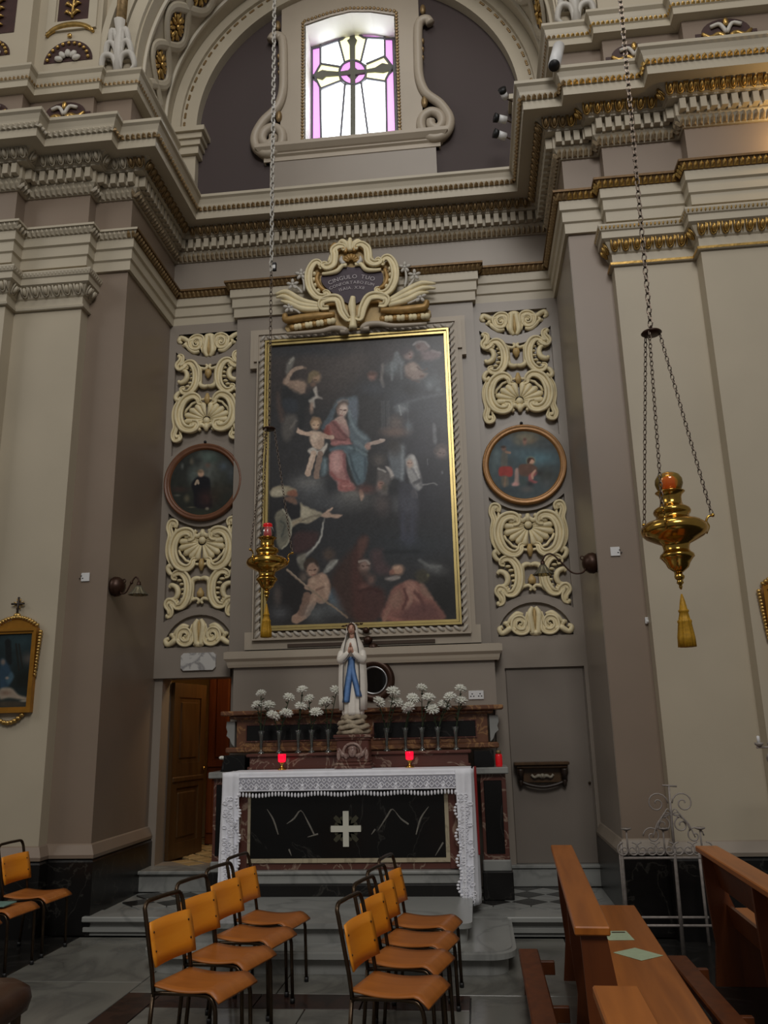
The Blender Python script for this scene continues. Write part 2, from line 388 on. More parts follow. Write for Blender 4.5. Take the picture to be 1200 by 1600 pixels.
# walls
DX0, DX1, DZ0, DZ1 = -3.44, -2.66, .36, 2.28
wb = poly([[(XL - .4, -.2), (XR + .4, -.2), (XR + .4, 8.08), (XL - .4, 8.08)], rect(DX0, DX1, DZ0, DZ1)], YB, YB + .28).build('wall_back', WALLC)
struct(wb, 'grey taupe wall behind the altar')
wl = MB().box(-4.05, XL, YP, YB + .3, 0, 8.06).build('wall_left', TAUPE); struct(wl, 'taupe side pier left of the chapel')
pl = MB().box(-4.81, -3.95, YP - .15, YP + .3, 0, 6.56).box(-9, -4.70, YP - .32, YP + .3, 0, 6.56).build('wall_left_pilaster', BEIGE); struct(pl, 'beige pilaster on the left pier')
wr = MB().box(XR, 1.65, YP, YB + .3, 0, 8.06).build('wall_right', TAUPE); struct(wr, 'taupe side pier right of the chapel')
pr = MB().box(1.57, 2.40, YP - .15, YP + .3, 0, 6.56).box(2.36, 7, YP - .32, YP + .3, 0, 6.56).build('wall_right_pilaster', BEIGE); struct(pr, 'beige pilaster on the right pier')
MB().box(XR - .004, XR + .01, YP + .012, YB - .05, .74, 6.60).build('return_face', WALLC, wr)
PATH = [(-8.9, YP - .32), (-4.70, YP - .32), (-4.70, YP - .15), (-3.95, YP - .15), (-3.95, YP), (XL, YP), (XL, YB), (XR, YB), (XR, YP), (1.57, YP), (1.57, YP - .15), (2.36, YP - .15), (2.36, YP - .32), (6.9, YP - .32)]
struct(MB().box(-4.81, -3.95, YP - .15, YP + .3, 6.56, 8.06).box(-9, -4.70, YP - .32, YP + .3, 6.56, 8.06).build('wall_left_frieze', TAUPE), 'taupe frieze above the left pilaster')
struct(MB().box(1.57, 2.40, YP - .15, YP + .3, 6.56, 8.06).box(2.36, 7, YP - .32, YP + .3, 6.56, 8.06).build('wall_right_frieze', TAUPE), 'taupe frieze above the right pilaster')
# black plinths with a taupe moulding
def cutpath(a, b): return PATH[a:b]
for side, seg, end in (('left', PATH[:7], (XL, 8.60)), ('right', PATH[8:], None)):
    pth = list(seg)
    if side == 'right': pth = [(XR, 8.88)] + pth
    p = MB().sweep(pth, [(.0, 0), (.055, 0), (.055, .60), (.03, .63), (0, .63)]).build('baseboard_' + side, PLINTHM); struct(p, 'black marble plinth of the %s pier' % side)
    p2 = MB().sweep(pth, [(0, .625), (.05, .63), (.055, .66), (.035, .70), (.015, .74), (0, .75)]).build('plinth_moulding', TAUPE if side == 'left' else mat('grey_plinth_paint', (142, 130, 116), .5), p)

# ---- entablature
ARCP = PATH[:7] + [(-2.66, YB), (-2.66, YB - .12), (.19, YB - .12), (.19, YB)] + PATH[7:]
t1 = struct(MB().sweep(ARCP, [(0, 6.56), (.035, 6.56), (.035, 6.67), (.055, 6.685), (.055, 6.795), (.078, 6.81), (.078, 6.915), (0, 6.915)]).build('trim_1', LINTEL), 'pale three-stepped architrave')
def offset_path(path, d):
    P = [Vector(p) for p in path]; nr = []
    for i in range(len(P) - 1):
        e = (P[i + 1] - P[i]).normalized(); nr.append(Vector((e.y, -e.x)))
    out = []
    for i in range(len(P)):
        if i == 0: o = nr[0]
        elif i == len(P) - 1: o = nr[-1]
        else: o = (nr[i - 1] + nr[i]) / max(.2, 1 + nr[i - 1].dot(nr[i]))
        out.append(P[i] + o * d)
    return out, nr
def along(path, d, pitch, margin=.0, xlo=-5.9, xhi=4.4):
    out, nr = offset_path(path, d)
    for i in range(len(out) - 1):
        a, b = out[i], out[i + 1]; e = (b - a); L = e.length - 2 * margin; e.normalize()
        if (b - a).dot(Vector(path[i + 1]) - Vector(path[i])) <= 0 or L < pitch * .6: continue
        n = max(1, round(L / pitch)); s = L / n
        for k in range(n):
            q = a + e * (margin + s * (k + .5))
            if xlo < q.x < xhi: yield q.x, q.y, math.atan2(e.y, e.x), s
def zone(x, y):
    return 'left' if (x < XL - .02) else ('right' if (x > XR + .02) else 'mid')
def leaf_band(name, path, d0, z0, d1, z1, pitch, mats, parent, lift=.010):
    # carved leaves: one little raised blade after another, joined per zone
    groups = {'left': MB(), 'mid': MB(), 'right': MB()}
    for (x, y, a, s) in along(path, (d0 + d1) / 2, pitch):
        ex, ey = math.cos(a), math.sin(a); nx, ny = ey, -ex; dp = (d1 - d0) / 2; h = (z1 - z0)
        mb = groups['right' if x > XR + .02 else ('left' if x < XL - .02 else 'mid')]
        w = s * .42
        def P(u, v, l): return (x + ex * u + nx * (dp * (2 * v - 1) + l), y + ey * u + ny * (dp * (2 * v - 1) + l), z0 + h * v)
        mb.add([P(-w, 0, 0), P(w, 0, 0), P(w * .9, .6, .002), P(0, 1, .004), P(-w * .9, .6, .002), P(0, .45, lift * 1.6), P(0, .05, lift)],
               [(0, 6, 5, 4), (6, 1, 2, 5), (5, 2, 3), (5, 3, 4), (0, 1, 6)])
    for k, mb in groups.items():
        if mb.v: mb.build(name, mats[k], parent, kind='stuff')
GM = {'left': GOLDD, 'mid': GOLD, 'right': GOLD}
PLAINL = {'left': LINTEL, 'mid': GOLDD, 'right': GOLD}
tprof = [(0, 6.915), (.085, 6.915), (.125, 6.985), (.14, 6.985), (.14, 7.01), (0, 7.01)]
GOLDB = mat('brown_gilded_ground', (104, 78, 44), .5, metal=.35, var=.25, scale=20)
MB().sweep(ARCP, tprof, segs=range(0, 5)).build('taenia_fillet', LINTEL, t1); MB().sweep(ARCP, tprof, segs=range(5, len(ARCP) - 1)).build('taenia_fillet', GOLDB, t1)
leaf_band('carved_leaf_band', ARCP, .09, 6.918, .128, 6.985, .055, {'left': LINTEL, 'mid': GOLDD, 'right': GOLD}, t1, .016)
# frieze is the wall itself; cornice above
t2 = MB().sweep(PATH, [(0, 7.455), (.02, 7.455), (.075, 7.535), (.09, 7.55), (.09, 7.70), (.165, 7.70), (.17, 7.715), (.19, 7.725), (.19, 7.74), (.25, 7.79), (.27, 7.80), (.40, 7.80), (.40, 7.895), (.41, 7.905), (.43, 7.955), (.43, 7.965), (.435, 7.985), (.455, 8.035), (.48, 8.055), (.48, 8.09), (-.25, 8.10)]).build('trim_2', LINTEL); struct(t2, 'main projecting cornice with dentils')
leaf_band('carved_leaf_band', PATH, .415, 7.90, .432, 7.955, .06, PLAINL, t2, .020)
STONEL = mat('dull_carved_leaf', (150, 132, 104), .5, metal=.15, var=.35, scale=30)
leaf_band('carved_bed_moulding', PATH, .03, 7.46, .085, 7.54, .06, {'left': LINTEL, 'mid': STONEL, 'right': STONEL}, t2, .024)
den = {k: MB().bbox(-.031, .031, -.072, 0, -.062, .062, .003).mesh('dentil', LINTEL) for k in ('a',)}
lil = MB().bbox(-.016, .016, -.03, 0, -.075, -.02, .003).mesh('dentil_gap_block', LINTEL)
for (x, y, a, s) in along(PATH, .09, .10, .01): piece('dentil', den['a'], t2, (x, y, 7.632), (0, 0, a))
for (x, y, a, s) in along(PATH, .09, .10, .06): piece('dentil_gap_block', lil, t2, (x, y, 7.632), (0, 0, a))
def egg_mesh(m, w=.1, h=.105):
    mb = MB().ball((0, -.012, .002), (w * .23, .034, h * .44), 8, 6)
    U = [(-w * .36, -.012, h * .5), (-w * .34, -.012, 0), (-w * .2, -.012, -h * .42), (0, -.012, -h * .56), (w * .2, -.012, -h * .42), (w * .34, -.012, 0), (w * .36, -.012, h * .5)]
    mb.tube(U, .010, 5); mb.tube([(w * .5, -.012, h * .45), (w * .5, -.008, -h * .5)], [.010, .004], 5)
    return mb.mesh('egg_and_dart', m, True)
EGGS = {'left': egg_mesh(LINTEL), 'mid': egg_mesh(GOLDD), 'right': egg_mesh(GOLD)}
for (x, y, a, s) in along(PATH, .228, .10, .02):
    o = piece('egg_and_dart', EGGS[zone(x, y)], t2, (x, y, 7.762), (.62, 0, a))
# capitals of the pilasters
for nm, pth, gl in (('trim_3', PATH[:5], 'left'), ('trim_4', PATH[9:], 'right')):
    c = MB().sweep(pth, [(0, 6.07), (.03, 6.07), (.035, 6.10), (.012, 6.12), (.012, 6.20), (.03, 6.215), (.04, 6.24), (.075, 6.31), (.11, 6.33), (.11, 6.40), (.125, 6.41), (.14, 6.45), (.14, 6.47), (0, 6.47)]).build(nm, LINTEL); struct(c, 'moulded capital band of the %s pilaster' % gl)
    MB().sweep(pth, [(.02, 6.075), (.036, 6.075), (.040, 6.098), (.02, 6.105)]).build('gilt_fillet', GOLD if gl == 'right' else LINTEL, c)
    leaf_band('carved_leaf_band', pth, .115, 6.408, .138, 6.452, .04, PLAINL, c, .008)
    for (x, y, a, s) in along(pth, .058, .11, .02):
        o = piece('egg_and_dart', EGGS[gl], c, (x, y, 6.275), (.5, 0, a))

# ---- attic and arch above the cornice
XLA, XRA, YA = -3.62, 1.24, 7.61
APATH = [(-8.9, YA - .23), (-4.82, YA - .23), (-4.82, YA - .08), (-4.04, YA - .08), (-4.04, YA), (XLA, YA), (XLA, YB), (XRA, YB), (XRA, YA), (1.70, YA), (1.70, YA - .12), (2.50, YA - .12), (2.50, YA - .26), (6.9, YA - .26)]
al_ = MB().box(-4.1, XLA, YA, YB + .3, 8.05, 9.12).box(-4.9, -4.04, YA - .08, YA + .3, 8.05, 9.12).box(-9, -4.82, YA - .23, YA + .3, 8.05, 9.12).build('wall_left_attic', TAUPE); struct(al_, 'taupe attic course above the left cornice')
ar_ = MB().box(XRA, 1.8, YA, YB + .3, 8.05, 9.12).box(1.70, 2.6, YA - .12, YA + .3, 8.05, 9.12).box(2.5, 7, YA - .26, YA + .3, 8.05, 9.12).build('wall_right_attic', TAUPE); struct(ar_, 'taupe attic course above the right cornice')
aprof = [(0, 8.83), (.03, 8.83), (.10, 8.84), (.10, 8.92), (.115, 8.93), (.125, 8.965), (.13, 8.98), (.14, 9.03), (.17, 9.06), (.17, 9.09), (-.2, 9.10)]
for nm, pth, s_ in (('trim_5', APATH[:7], 'left'), ('trim_6', APATH[8:], 'right')):
    pth = list(pth)
    if s_ == 'right': pth = [(XRA, YB)] + pth
    a_ = MB().sweep(pth, aprof).build(nm, LINTEL); struct(a_, 'small %s attic cornice under the arch' % s_)
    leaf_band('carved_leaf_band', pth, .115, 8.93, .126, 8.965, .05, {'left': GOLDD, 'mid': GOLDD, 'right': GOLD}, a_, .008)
ACX, ACZ, AR = XC, 9.35, 2.43
outl = [(-9, 9.08)] + [(XLA, 9.08)] + arc(ACX, ACZ, AR, 180, 0, 60) + [(XRA, 9.08), (7, 9.08), (7, 14), (-9, 14)]
wa = fixn(poly([outl], YA + .02, YB + .0).build('wall_arch', BEIGE)); struct(wa, 'beige arch wall spanning the chapel recess')
# archivolt mouldings on the front of the arch
t7 = MB()
for r0, r1, pr_ in ((AR + .02, AR + .16, .05), (AR + .18, AR + .30, .07), (AR + .36, AR + .44, .09)):
    poly([arc(ACX, ACZ, r1, 180, 0, 60) + arc(ACX, ACZ, r0, 0, 180, 60)], YA + .02 - pr_, YA + .03, t7)
t7 = struct(fixn(t7.build('trim_7', LINTEL)), 'curved archivolt mouldings around the arch')
mb = MB()
for k in range(90):
    th = PI * (k + .5) / 90; r = AR + .33
    x, z = ACX + r * math.cos(th), ACZ + r * math.sin(th); mb.ball((x, YA - .005, z), (.022, .014, .022), 6, 4)
mb.build('gilt_bead_row', GOLDD, t7, kind='stuff')
# inner ring that frames the lunette
t8 = struct(fixn(poly([[(XLA, 9.29)] + arc(ACX, ACZ, AR - .005, 180, 0, 60) + [(XRA, 9.29)] + [(ACX + 2.10, 9.29)] + arc(ACX, ACZ, 2.10, 0, 180, 60) + [(ACX - 2.10, 9.29)]], YB - .14, YB).build('trim_8', LINTEL)), 'pale ring moulding framing the lunette')
fixn(poly([arc(ACX, ACZ, AR - .004, 180, 0, 60) + arc(ACX, ACZ, 2.30, 0, 180, 60)], YB - .19, YB - .14).build('outer_fillet', LINTEL, t8))
mb = MB()
for k in range(50):
    th = PI * (k + .5) / 50
    for dd in (-.012, 0, .012):
        t_ = th + dd; r = 2.265; x, z = ACX + r * math.cos(t_), ACZ + r * math.sin(t_); mb.ball((x, YB - .145, z), (.018, .012, .018), 6, 4)
mb.build('gilt_leaf_clusters', GOLDD, t8, kind='stuff')
for sx, nm in ((-1, 'trim_9'), (1, 'trim_10')):
    x0 = ACX + sx * 2.44; x1 = ACX + sx * 2.10
    a, b = min(x0, x1), max(x0, x1)
    im = MB().box(a, b, YB - .12, YB, 8.1, 8.95)
    for z0, z1, pj in ((8.95, 9.06, .05), (9.06, 9.14, .08), (9.14, 9.22, .11), (9.22, 9.29, .15)):
        im.box(a - (pj if sx > 0 else 0), b + (pj if sx < 0 else 0), YB - .12 - pj, YB, z0, z1)
    struct(im.build(nm, LINTEL), 'impost block under the %s end of the lunette ring' % ('left' if sx < 0 else 'right'))
# guilloche with rosettes on the underside of the arch
def intr(th, y, lift=0.0):
    r = AR - lift; return (ACX + r * math.cos(th), y, ACZ + r * math.sin(th))
gu = thing('guilloche_band', 'pale interlaced guilloche band with gilded rosettes under the arch', 'moulding', (ACX, 8.18, ACZ + AR))
p_ = math.radians(14.0); th0 = math.radians(168.8); Yc, amp = 8.18, .25
for ph in (0, PI):
    pts = [intr(th0 + p_ * .75 - p_ * 12.6 * i / 300, Yc + amp * math.cos(PI * (-.75 + 12.6 * i / 300) + ph), .018) for i in range(301)]
    MB().tube(pts, .062, 8, flat=.45, fax=(1, 0, 0)).build('guilloche_strand', LINTEL, gu)
for yy in (Yc - .37, Yc + .36):
    MB().tube([intr(PI * i / 80, yy, .01) for i in range(81)], .03, 6).build('edge_fillet', LINTEL, gu)
petal = MB()
for k in range(8):
    a = 2 * PI * k / 8
    petal.ball((.10 * math.cos(a), .09 * math.sin(a), .012), (.065, .026, .022), 8, 5, Matrix.Rotation(a, 3, 'Z'))
for k in range(8):
    a = 2 * PI * (k + .5) / 8
    petal.ball((.15 * math.cos(a), .13 * math.sin(a), .005), (.05, .03, .012), 6, 4, Matrix.Rotation(a, 3, 'Z'))
petal.ball((0, 0, .03), (.035, .035, .03), 8, 5); rosm = petal.mesh('rosette', GOLD, True)
dk = MB().lathe([(.0, .0), (.20, 0), (.20, .004), (0, .004)], n=20).mesh('rosette_ground', MAROON)
for k in range(12):
    th = th0 - p_ * k
    if th < .1: break
    rot = Matrix.Rotation(PI / 2 - th, 4, 'Y') @ Matrix.Rotation(PI, 4, 'X')
    for me_, l_ in ((dk, .002), (rosm, .006)):
        piece(me_.name.split('.')[0], me_, gu, intr(th, Yc, l_), rot.to_euler())

# ---- lunette wall and window
OX0, OX1, OZ0 = -1.855, -.628, 9.02
otop = [(OX1, 10.93), (-.95, 11.03), (XC - .06, 11.07), (-1.5, 11.03), (OX0, 10.93)]
lun = [(XLA, 8.05), (XRA, 8.05), (XRA, 9.35)] + arc(ACX, ACZ, AR + .1, 0, 180, 40) + [(XLA, 9.35)]
wlun = fixn(poly([lun, [(OX0, OZ0), (OX1, OZ0)] + otop], YB, YB + .42).build('wall_lunette', MAROON)); struct(wlun, 'dark maroon damask lunette wall')
nt = MAROON.node_tree; N = nt.nodes; L = nt.links
tc = N.new('ShaderNodeTexCoord'); mp = N.new('ShaderNodeMapping'); mp.inputs['Rotation'].default_value = (PI / 2, 0, 0); vo = N.new('ShaderNodeTexVoronoi'); vo.inputs['Scale'].default_value = 6; vo.inputs['Randomness'].default_value = .08
rr = N.new('ShaderNodeValToRGB'); rr.color_ramp.elements[0].color = lin((80, 64, 60)); rr.color_ramp.elements[0].position = .28; rr.color_ramp.elements[1].color = lin((64, 52, 51)); rr.color_ramp.elements[1].position = .42
L.new(tc.outputs['Object'], mp.inputs['Vector']); L.new(mp.outputs['Vector'], vo.inputs['Vector']); L.new(vo.outputs['Distance'], rr.inputs['Fac']); L.new(rr.outputs['Color'], N['Principled BSDF'].inputs['Base Color'])
WS = mat('white_reveal_paint', (225, 222, 214), .6, var=.03)
# reveal lining of the window opening
rev = MB(); lp = [(OX0 + .012, OZ0 + .006), (OX1 - .012, OZ0 + .006)] + [(x + (.012 if x < XC - .3 else (-.012 if x > XC + .3 else 0)), z - .012) for x, z in otop]
lpi = [(x * .985 + XC * .0 - (.018 if x < -1.2 else -.008) * 0, z) for x, z in lp]
n_ = len(lp); rev.add([(x, YB - .03, z) for x, z in lp] + [(x, YB + .44, z) for x, z in lp], [(i, (i + 1) % n_, (i + 1) % n_ + n_, i + n_) for i in range(n_)])
ro = rev.build('window_reveal', WS, wlun)
# surround of the window: flat boards, beaded edge, volutes, sill
ws = thing('window_surround', 'pale carved window surround with scroll volutes in the lunette', 'window surround', (XC - .06, YB, 8.8))
wo = [(-2.17, 9.0), (-.31, 9.0), (-.31, 11.6), (-2.17, 11.6)]
fixn(poly([wo, [(OX0, OZ0), (OX1, OZ0)] + otop], YB - .06, YB - .001).build('flat_board', SURR, ws))
edge = [(OX0 - .02, OZ0)] + [(x - (.02 if x < XC else -.02), z + .03) for x, z in reversed(otop)] + [(OX1 + .02, OZ0)]
mb = MB(); acc = 0
E3 = [Vector((x, YB - .066, z)) for x, z in edge]
for a, b in zip(E3, E3[1:]):
    n_ = max(1, int((b - a).length / .05))
    for k in range(n_): q = a.lerp(b, (k + .5) / n_); mb.ball(q, (.024, .016, .024), 6, 4)
mb.build('carved_bead_edge', GOLDD, ws, kind='stuff')
MB().sweep([(-2.36, YB), (-2.36, YB - .05), (-.12, YB - .05), (-.12, YB)][::1], [(0, 8.79), (.02, 8.79), (.02, 8.85), (.05, 8.87), (.05, 8.89), (.07, 8.90), (.12, 8.95), (.12, 9.0), (0, 9.01)]).build('sill_cornice', SURR, ws)
MB().box(-2.30, -.16, YB - .06, YB - .001, 8.10, 8.80).build('apron', WALLC, ws)
vol = [(130, 160), (112, 190), (85, 175), (90, 140), (125, 128), (150, 150)]
sv = [(150, 165), (128, 140), (90, 145), (62, 190), (62, 400), (72, 560), (120, 670), (225, 750), (290, 850), (275, 940), (215, 985), (140, 985), (88, 930), (90, 850), (150, 805), (215, 825), (235, 880), (200, 925), (155, 905), (152, 868)]
for sx in (1, -1):
    P2 = []
    for (a, b) in cr(sv, 5):
        x, y, z = at(640 + a / 4.615, b / 4.615, YB - .09)
        x = x if sx > 0 else 2 * (XC - .06) - x
        P2.append((x, YB - .08, z))
    MB().tube(P2, .062, 8, flat=1.0).build('scroll_volute', SURR, ws, smooth=True)
    for (a, b, rr_) in ((108, 735, .09), (95, 300, .045), (95, 360, .04), (96, 420, .035), (95, 70, .08)):
        x, y, z = at(640 + a / 4.615, b / 4.615, YB - .07); x = x if sx > 0 else 2 * (XC - .06) - x
        MB().ball((x, YB - .07, z), (rr_ * .5, .04, rr_), 8, 6).build('husk', GOLDD, ws, smooth=True)
# stained glass
YW = YB + .36
def wp(a, b): x, y, z = at(470 + a / 7.059, 20 + b / 7.059, YW); return (x, z)
def pane_mat(nm, rgb, st):
    m = mat(nm, rgb, .2, var=0, emit=rgb, es=st); return m
PW = pane_mat('white_glass_pane', (244, 250, 255), 6.0); PP = pane_mat('pink_glass_pane', (226, 150, 230), 1.1); PY = pane_mat('pale_yellow_glass_pane', (250, 246, 190), 1.25); PA = pane_mat('amber_glass_pane', (250, 196, 20), 1.0)
win = struct(fixn(poly([[(OX0 - .3, OZ0 - .5), (OX1 + .3, OZ0 - .5), (OX1 + .3, 11.4), (OX0 - .3, 11.4)], [wp(130, 1480), wp(1042, 1400), wp(1005, 205), wp(780, 200), wp(600, 205), wp(430, 240), wp(130, 310)]], YW - .03, YW + .05).build('window_1', LEAD)), 'stained glass window with a cross')
panes = [(PA, [(133, 320), (212, 300), (214, 378), (134, 395)]), (PA, [(930, 225), (1005, 218), (1012, 292), (932, 292)]),
    (PP, [(228, 300), (515, 235), (455, 292), (230, 362)]), (PP, [(612, 215), (912, 212), (915, 270), (690, 275), (650, 255)]),
    (PP, [(136, 408), (212, 388), (214, 585), (150, 690), (136, 685)]), (PP, [(932, 305), (1012, 305), (1015, 590), (960, 540), (934, 480)]),
    (PP, [(138, 745), (205, 800), (222, 845), (226, 1472), (136, 1478)]), (PP, [(1018, 650), (1040, 1395), (958, 1400), (938, 770), (950, 715)]),
    (PW, [(232, 375), (408, 325), (478, 550), (425, 595), (230, 560)]), (PW, [(735, 290), (915, 290), (918, 485), (720, 565), (672, 535)]),
    (PW, [(232, 855), (440, 765), (488, 800), (435, 1440), (234, 1468)]), (PW, [(672, 780), (725, 738), (932, 770), (945, 1400), (758, 1415)]),
    (PW, [(498, 800), (550, 800), (548, 1400), (536, 1432), (442, 1440)]), (PW, [(606, 800), (662, 785), (748, 1415), (632, 1428), (606, 1380)]),
    (PY, [(420, 318), (465, 296), (530, 240), (540, 262), (512, 312), (540, 360), (545, 525), (485, 545)]), (PY, [(600, 245), (690, 282), (725, 290), (662, 530), (600, 525), (600, 370), (622, 310), (600, 270)]),
    (PY, [(225, 575), (425, 608), (418, 660), (290, 650), (240, 640), (180, 672), (180, 640)]), (PY, [(725, 580), (915, 500), (960, 560), (970, 590), (900, 565), (820, 615), (725, 635)]),
    (PY, [(160, 720), (240, 745), (280, 710), (418, 700), (430, 750), (225, 835), (205, 790)]), (PY, [(730, 665), (820, 660), (910, 668), (990, 645), (940, 705), (930, 755), (728, 728)]),
    (PP, [(440, 640), (470, 575), (540, 540), (542, 600), (500, 650)]), (PP, [(600, 540), (670, 565), (715, 620), (650, 640), (602, 600)]), (PP, [(430, 690), (500, 685), (545, 730), (545, 795), (470, 760)]), (PP, [(602, 735), (640, 690), (716, 680), (690, 750), (602, 792)])]
for m_, lp in panes:
    cx = sum(a for a, b in lp) / len(lp); cy = sum(b for a, b in lp) / len(lp)
    fixn(poly([[wp(a, b) for a, b in lp]], YW, YW + .012).build('pane', m_, win))
crs = [(545, 300), (512, 312), (540, 360), (545, 640), (420, 660), (290, 650), (240, 640), (135, 690), (135, 715), (240, 745), (280, 710), (420, 700), (550, 690), (548, 1400), (530, 1440), (640, 1432), (606, 1380), (602, 690), (725, 665), (820, 660), (910, 668), (1015, 630), (1015, 590), (900, 565), (820, 615), (725, 635), (600, 640), (600, 360), (622, 310), (598, 280), (598, 205), (540, 205)]
CAME = mat('olive_came', (92, 92, 80), .5, var=.1)
fixn(poly([[wp(a, b) for a, b in crs]], YW - .02, YW + .02).build('window_cross', CAME, win))
lead = [[(420, 310), (482, 548)], [(728, 285), (668, 535)], [(488, 795), (435, 1445)], [(668, 782), (752, 1420)], [(215, 568), (430, 602)], [(225, 843), (438, 760)], [(722, 573), (918, 490)], [(726, 733), (935, 765)],
        [(218, 300), (220, 575), (150, 700), (215, 830), (228, 1475)], [(924, 225), (928, 490), (1012, 600), (940, 740), (950, 1402)], [(130, 400), (216, 382), (460, 296), (530, 235)], [(605, 220), (690, 280), (1012, 298)],
        [(574 + 148 * math.cos(a), 665 - 134 * math.sin(a)) for a in np.linspace(0, 2 * PI, 25)]]
for lp in lead:
    MB().tube([(wp(a, b)[0], YW - .012, wp(a, b)[1]) for a, b in lp], .017, 6).build('lead_came', LEAD, win)
# ================================================================== back wall: centre bay, side panels, stucco
cb = MB().box(-2.66, .19, YB - .12, YB + .02, 2.4, 7.0).build('wall_back_bay', WALLC); struct(cb, 'slightly raised centre bay behind the painting')
YS = YB - .05
RC = {'left': -3.03, 'right': .665}
PANZ = dict(moon=(6.435, 6.13), x=(6.21, 4.86, 6.02, 5.06), rc=4.52, l=(4.17, 2.90, 3.99, 3.06), fan=(2.99, 2.615))
HWX = .415
for side in ('left', 'right'):
    cx = RC[side]; x0, x1 = (XL, -2.66) if side == 'left' else (.19, XR)
    def curve(cz_mid, cz_end, n=16):            # an arc from the panel's edge over its middle to the other edge
        return [(cx + HWX * (2 * i / n - 1), cz_end + (cz_mid - cz_end) * (1 - (2 * i / n - 1) ** 2)) for i in range(n + 1)]
    moon = [(cx - HWX + .03, 6.44), (cx + HWX - .03, 6.44)] + [(cx + (HWX - .03) * math.cos(PI * i / 16), 6.44 - .32 * math.sin(PI * i / 16)) for i in range(1, 16)]
    xf = curve(6.01, 6.21) + curve(5.05, 4.86)[::-1]
    lf = curve(3.99, 4.17) + curve(3.06, 2.90)[::-1]
    fan = [(cx - HWX + .02, 2.615), (cx + HWX - .02, 2.615)] + [(cx + (HWX - .02) * math.cos(PI * i / 16), 2.615 + .36 * math.sin(PI * i / 16)) for i in range(1, 16)]
    outer = [(x0, 2.285), (x1, 2.285), (x1, 6.565), (x0, 6.565)]
    o = fixn(poly([outer, moon, xf, lf, fan], YS, YB + .01).build('wall_panel_' + side, WALLC)); struct(o, '%s wall panel with sunk fields for stucco' % side)

def strokes(cx, zc, s, sgn=1, vflip=1):
    # maps local (u, v) of the ornament (half width 1, v down) to the wall; sgn mirrors
    return lambda u, v: (cx + sgn * u * s, YB - .042, zc - vflip * v * s)
def orn_tube(mb, mp, pts, r, n=6, sub=5, flat=1.3):
    P = [mp(*p) for p in cr(pts, sub)]; k = len(P)
    R = r if not isinstance(r, (list, tuple)) else [float(np.interp(i / (k - 1), np.linspace(0, 1, len(r)), r)) for i in range(k)]
    if k > 28:                     # long scrolls: a flat band between two raised rims
        mb.tube(P, R, n, flat=.75); V = [Vector(p) for p in P]
        for s_ in (-1, 1):
            Q = []
            for i in range(k):
                t = (V[min(i + 1, k - 1)] - V[max(i - 1, 0)]).normalized(); Q.append(V[i] + Vector((-t.z, 0, t.x)) * R[i] * .72 * s_ - Vector((0, R[i] * .75, 0)))
            mb.tube(Q, [q * .42 for q in R], 5)
        return mb
    return mb.tube(P, R, n, flat=flat)
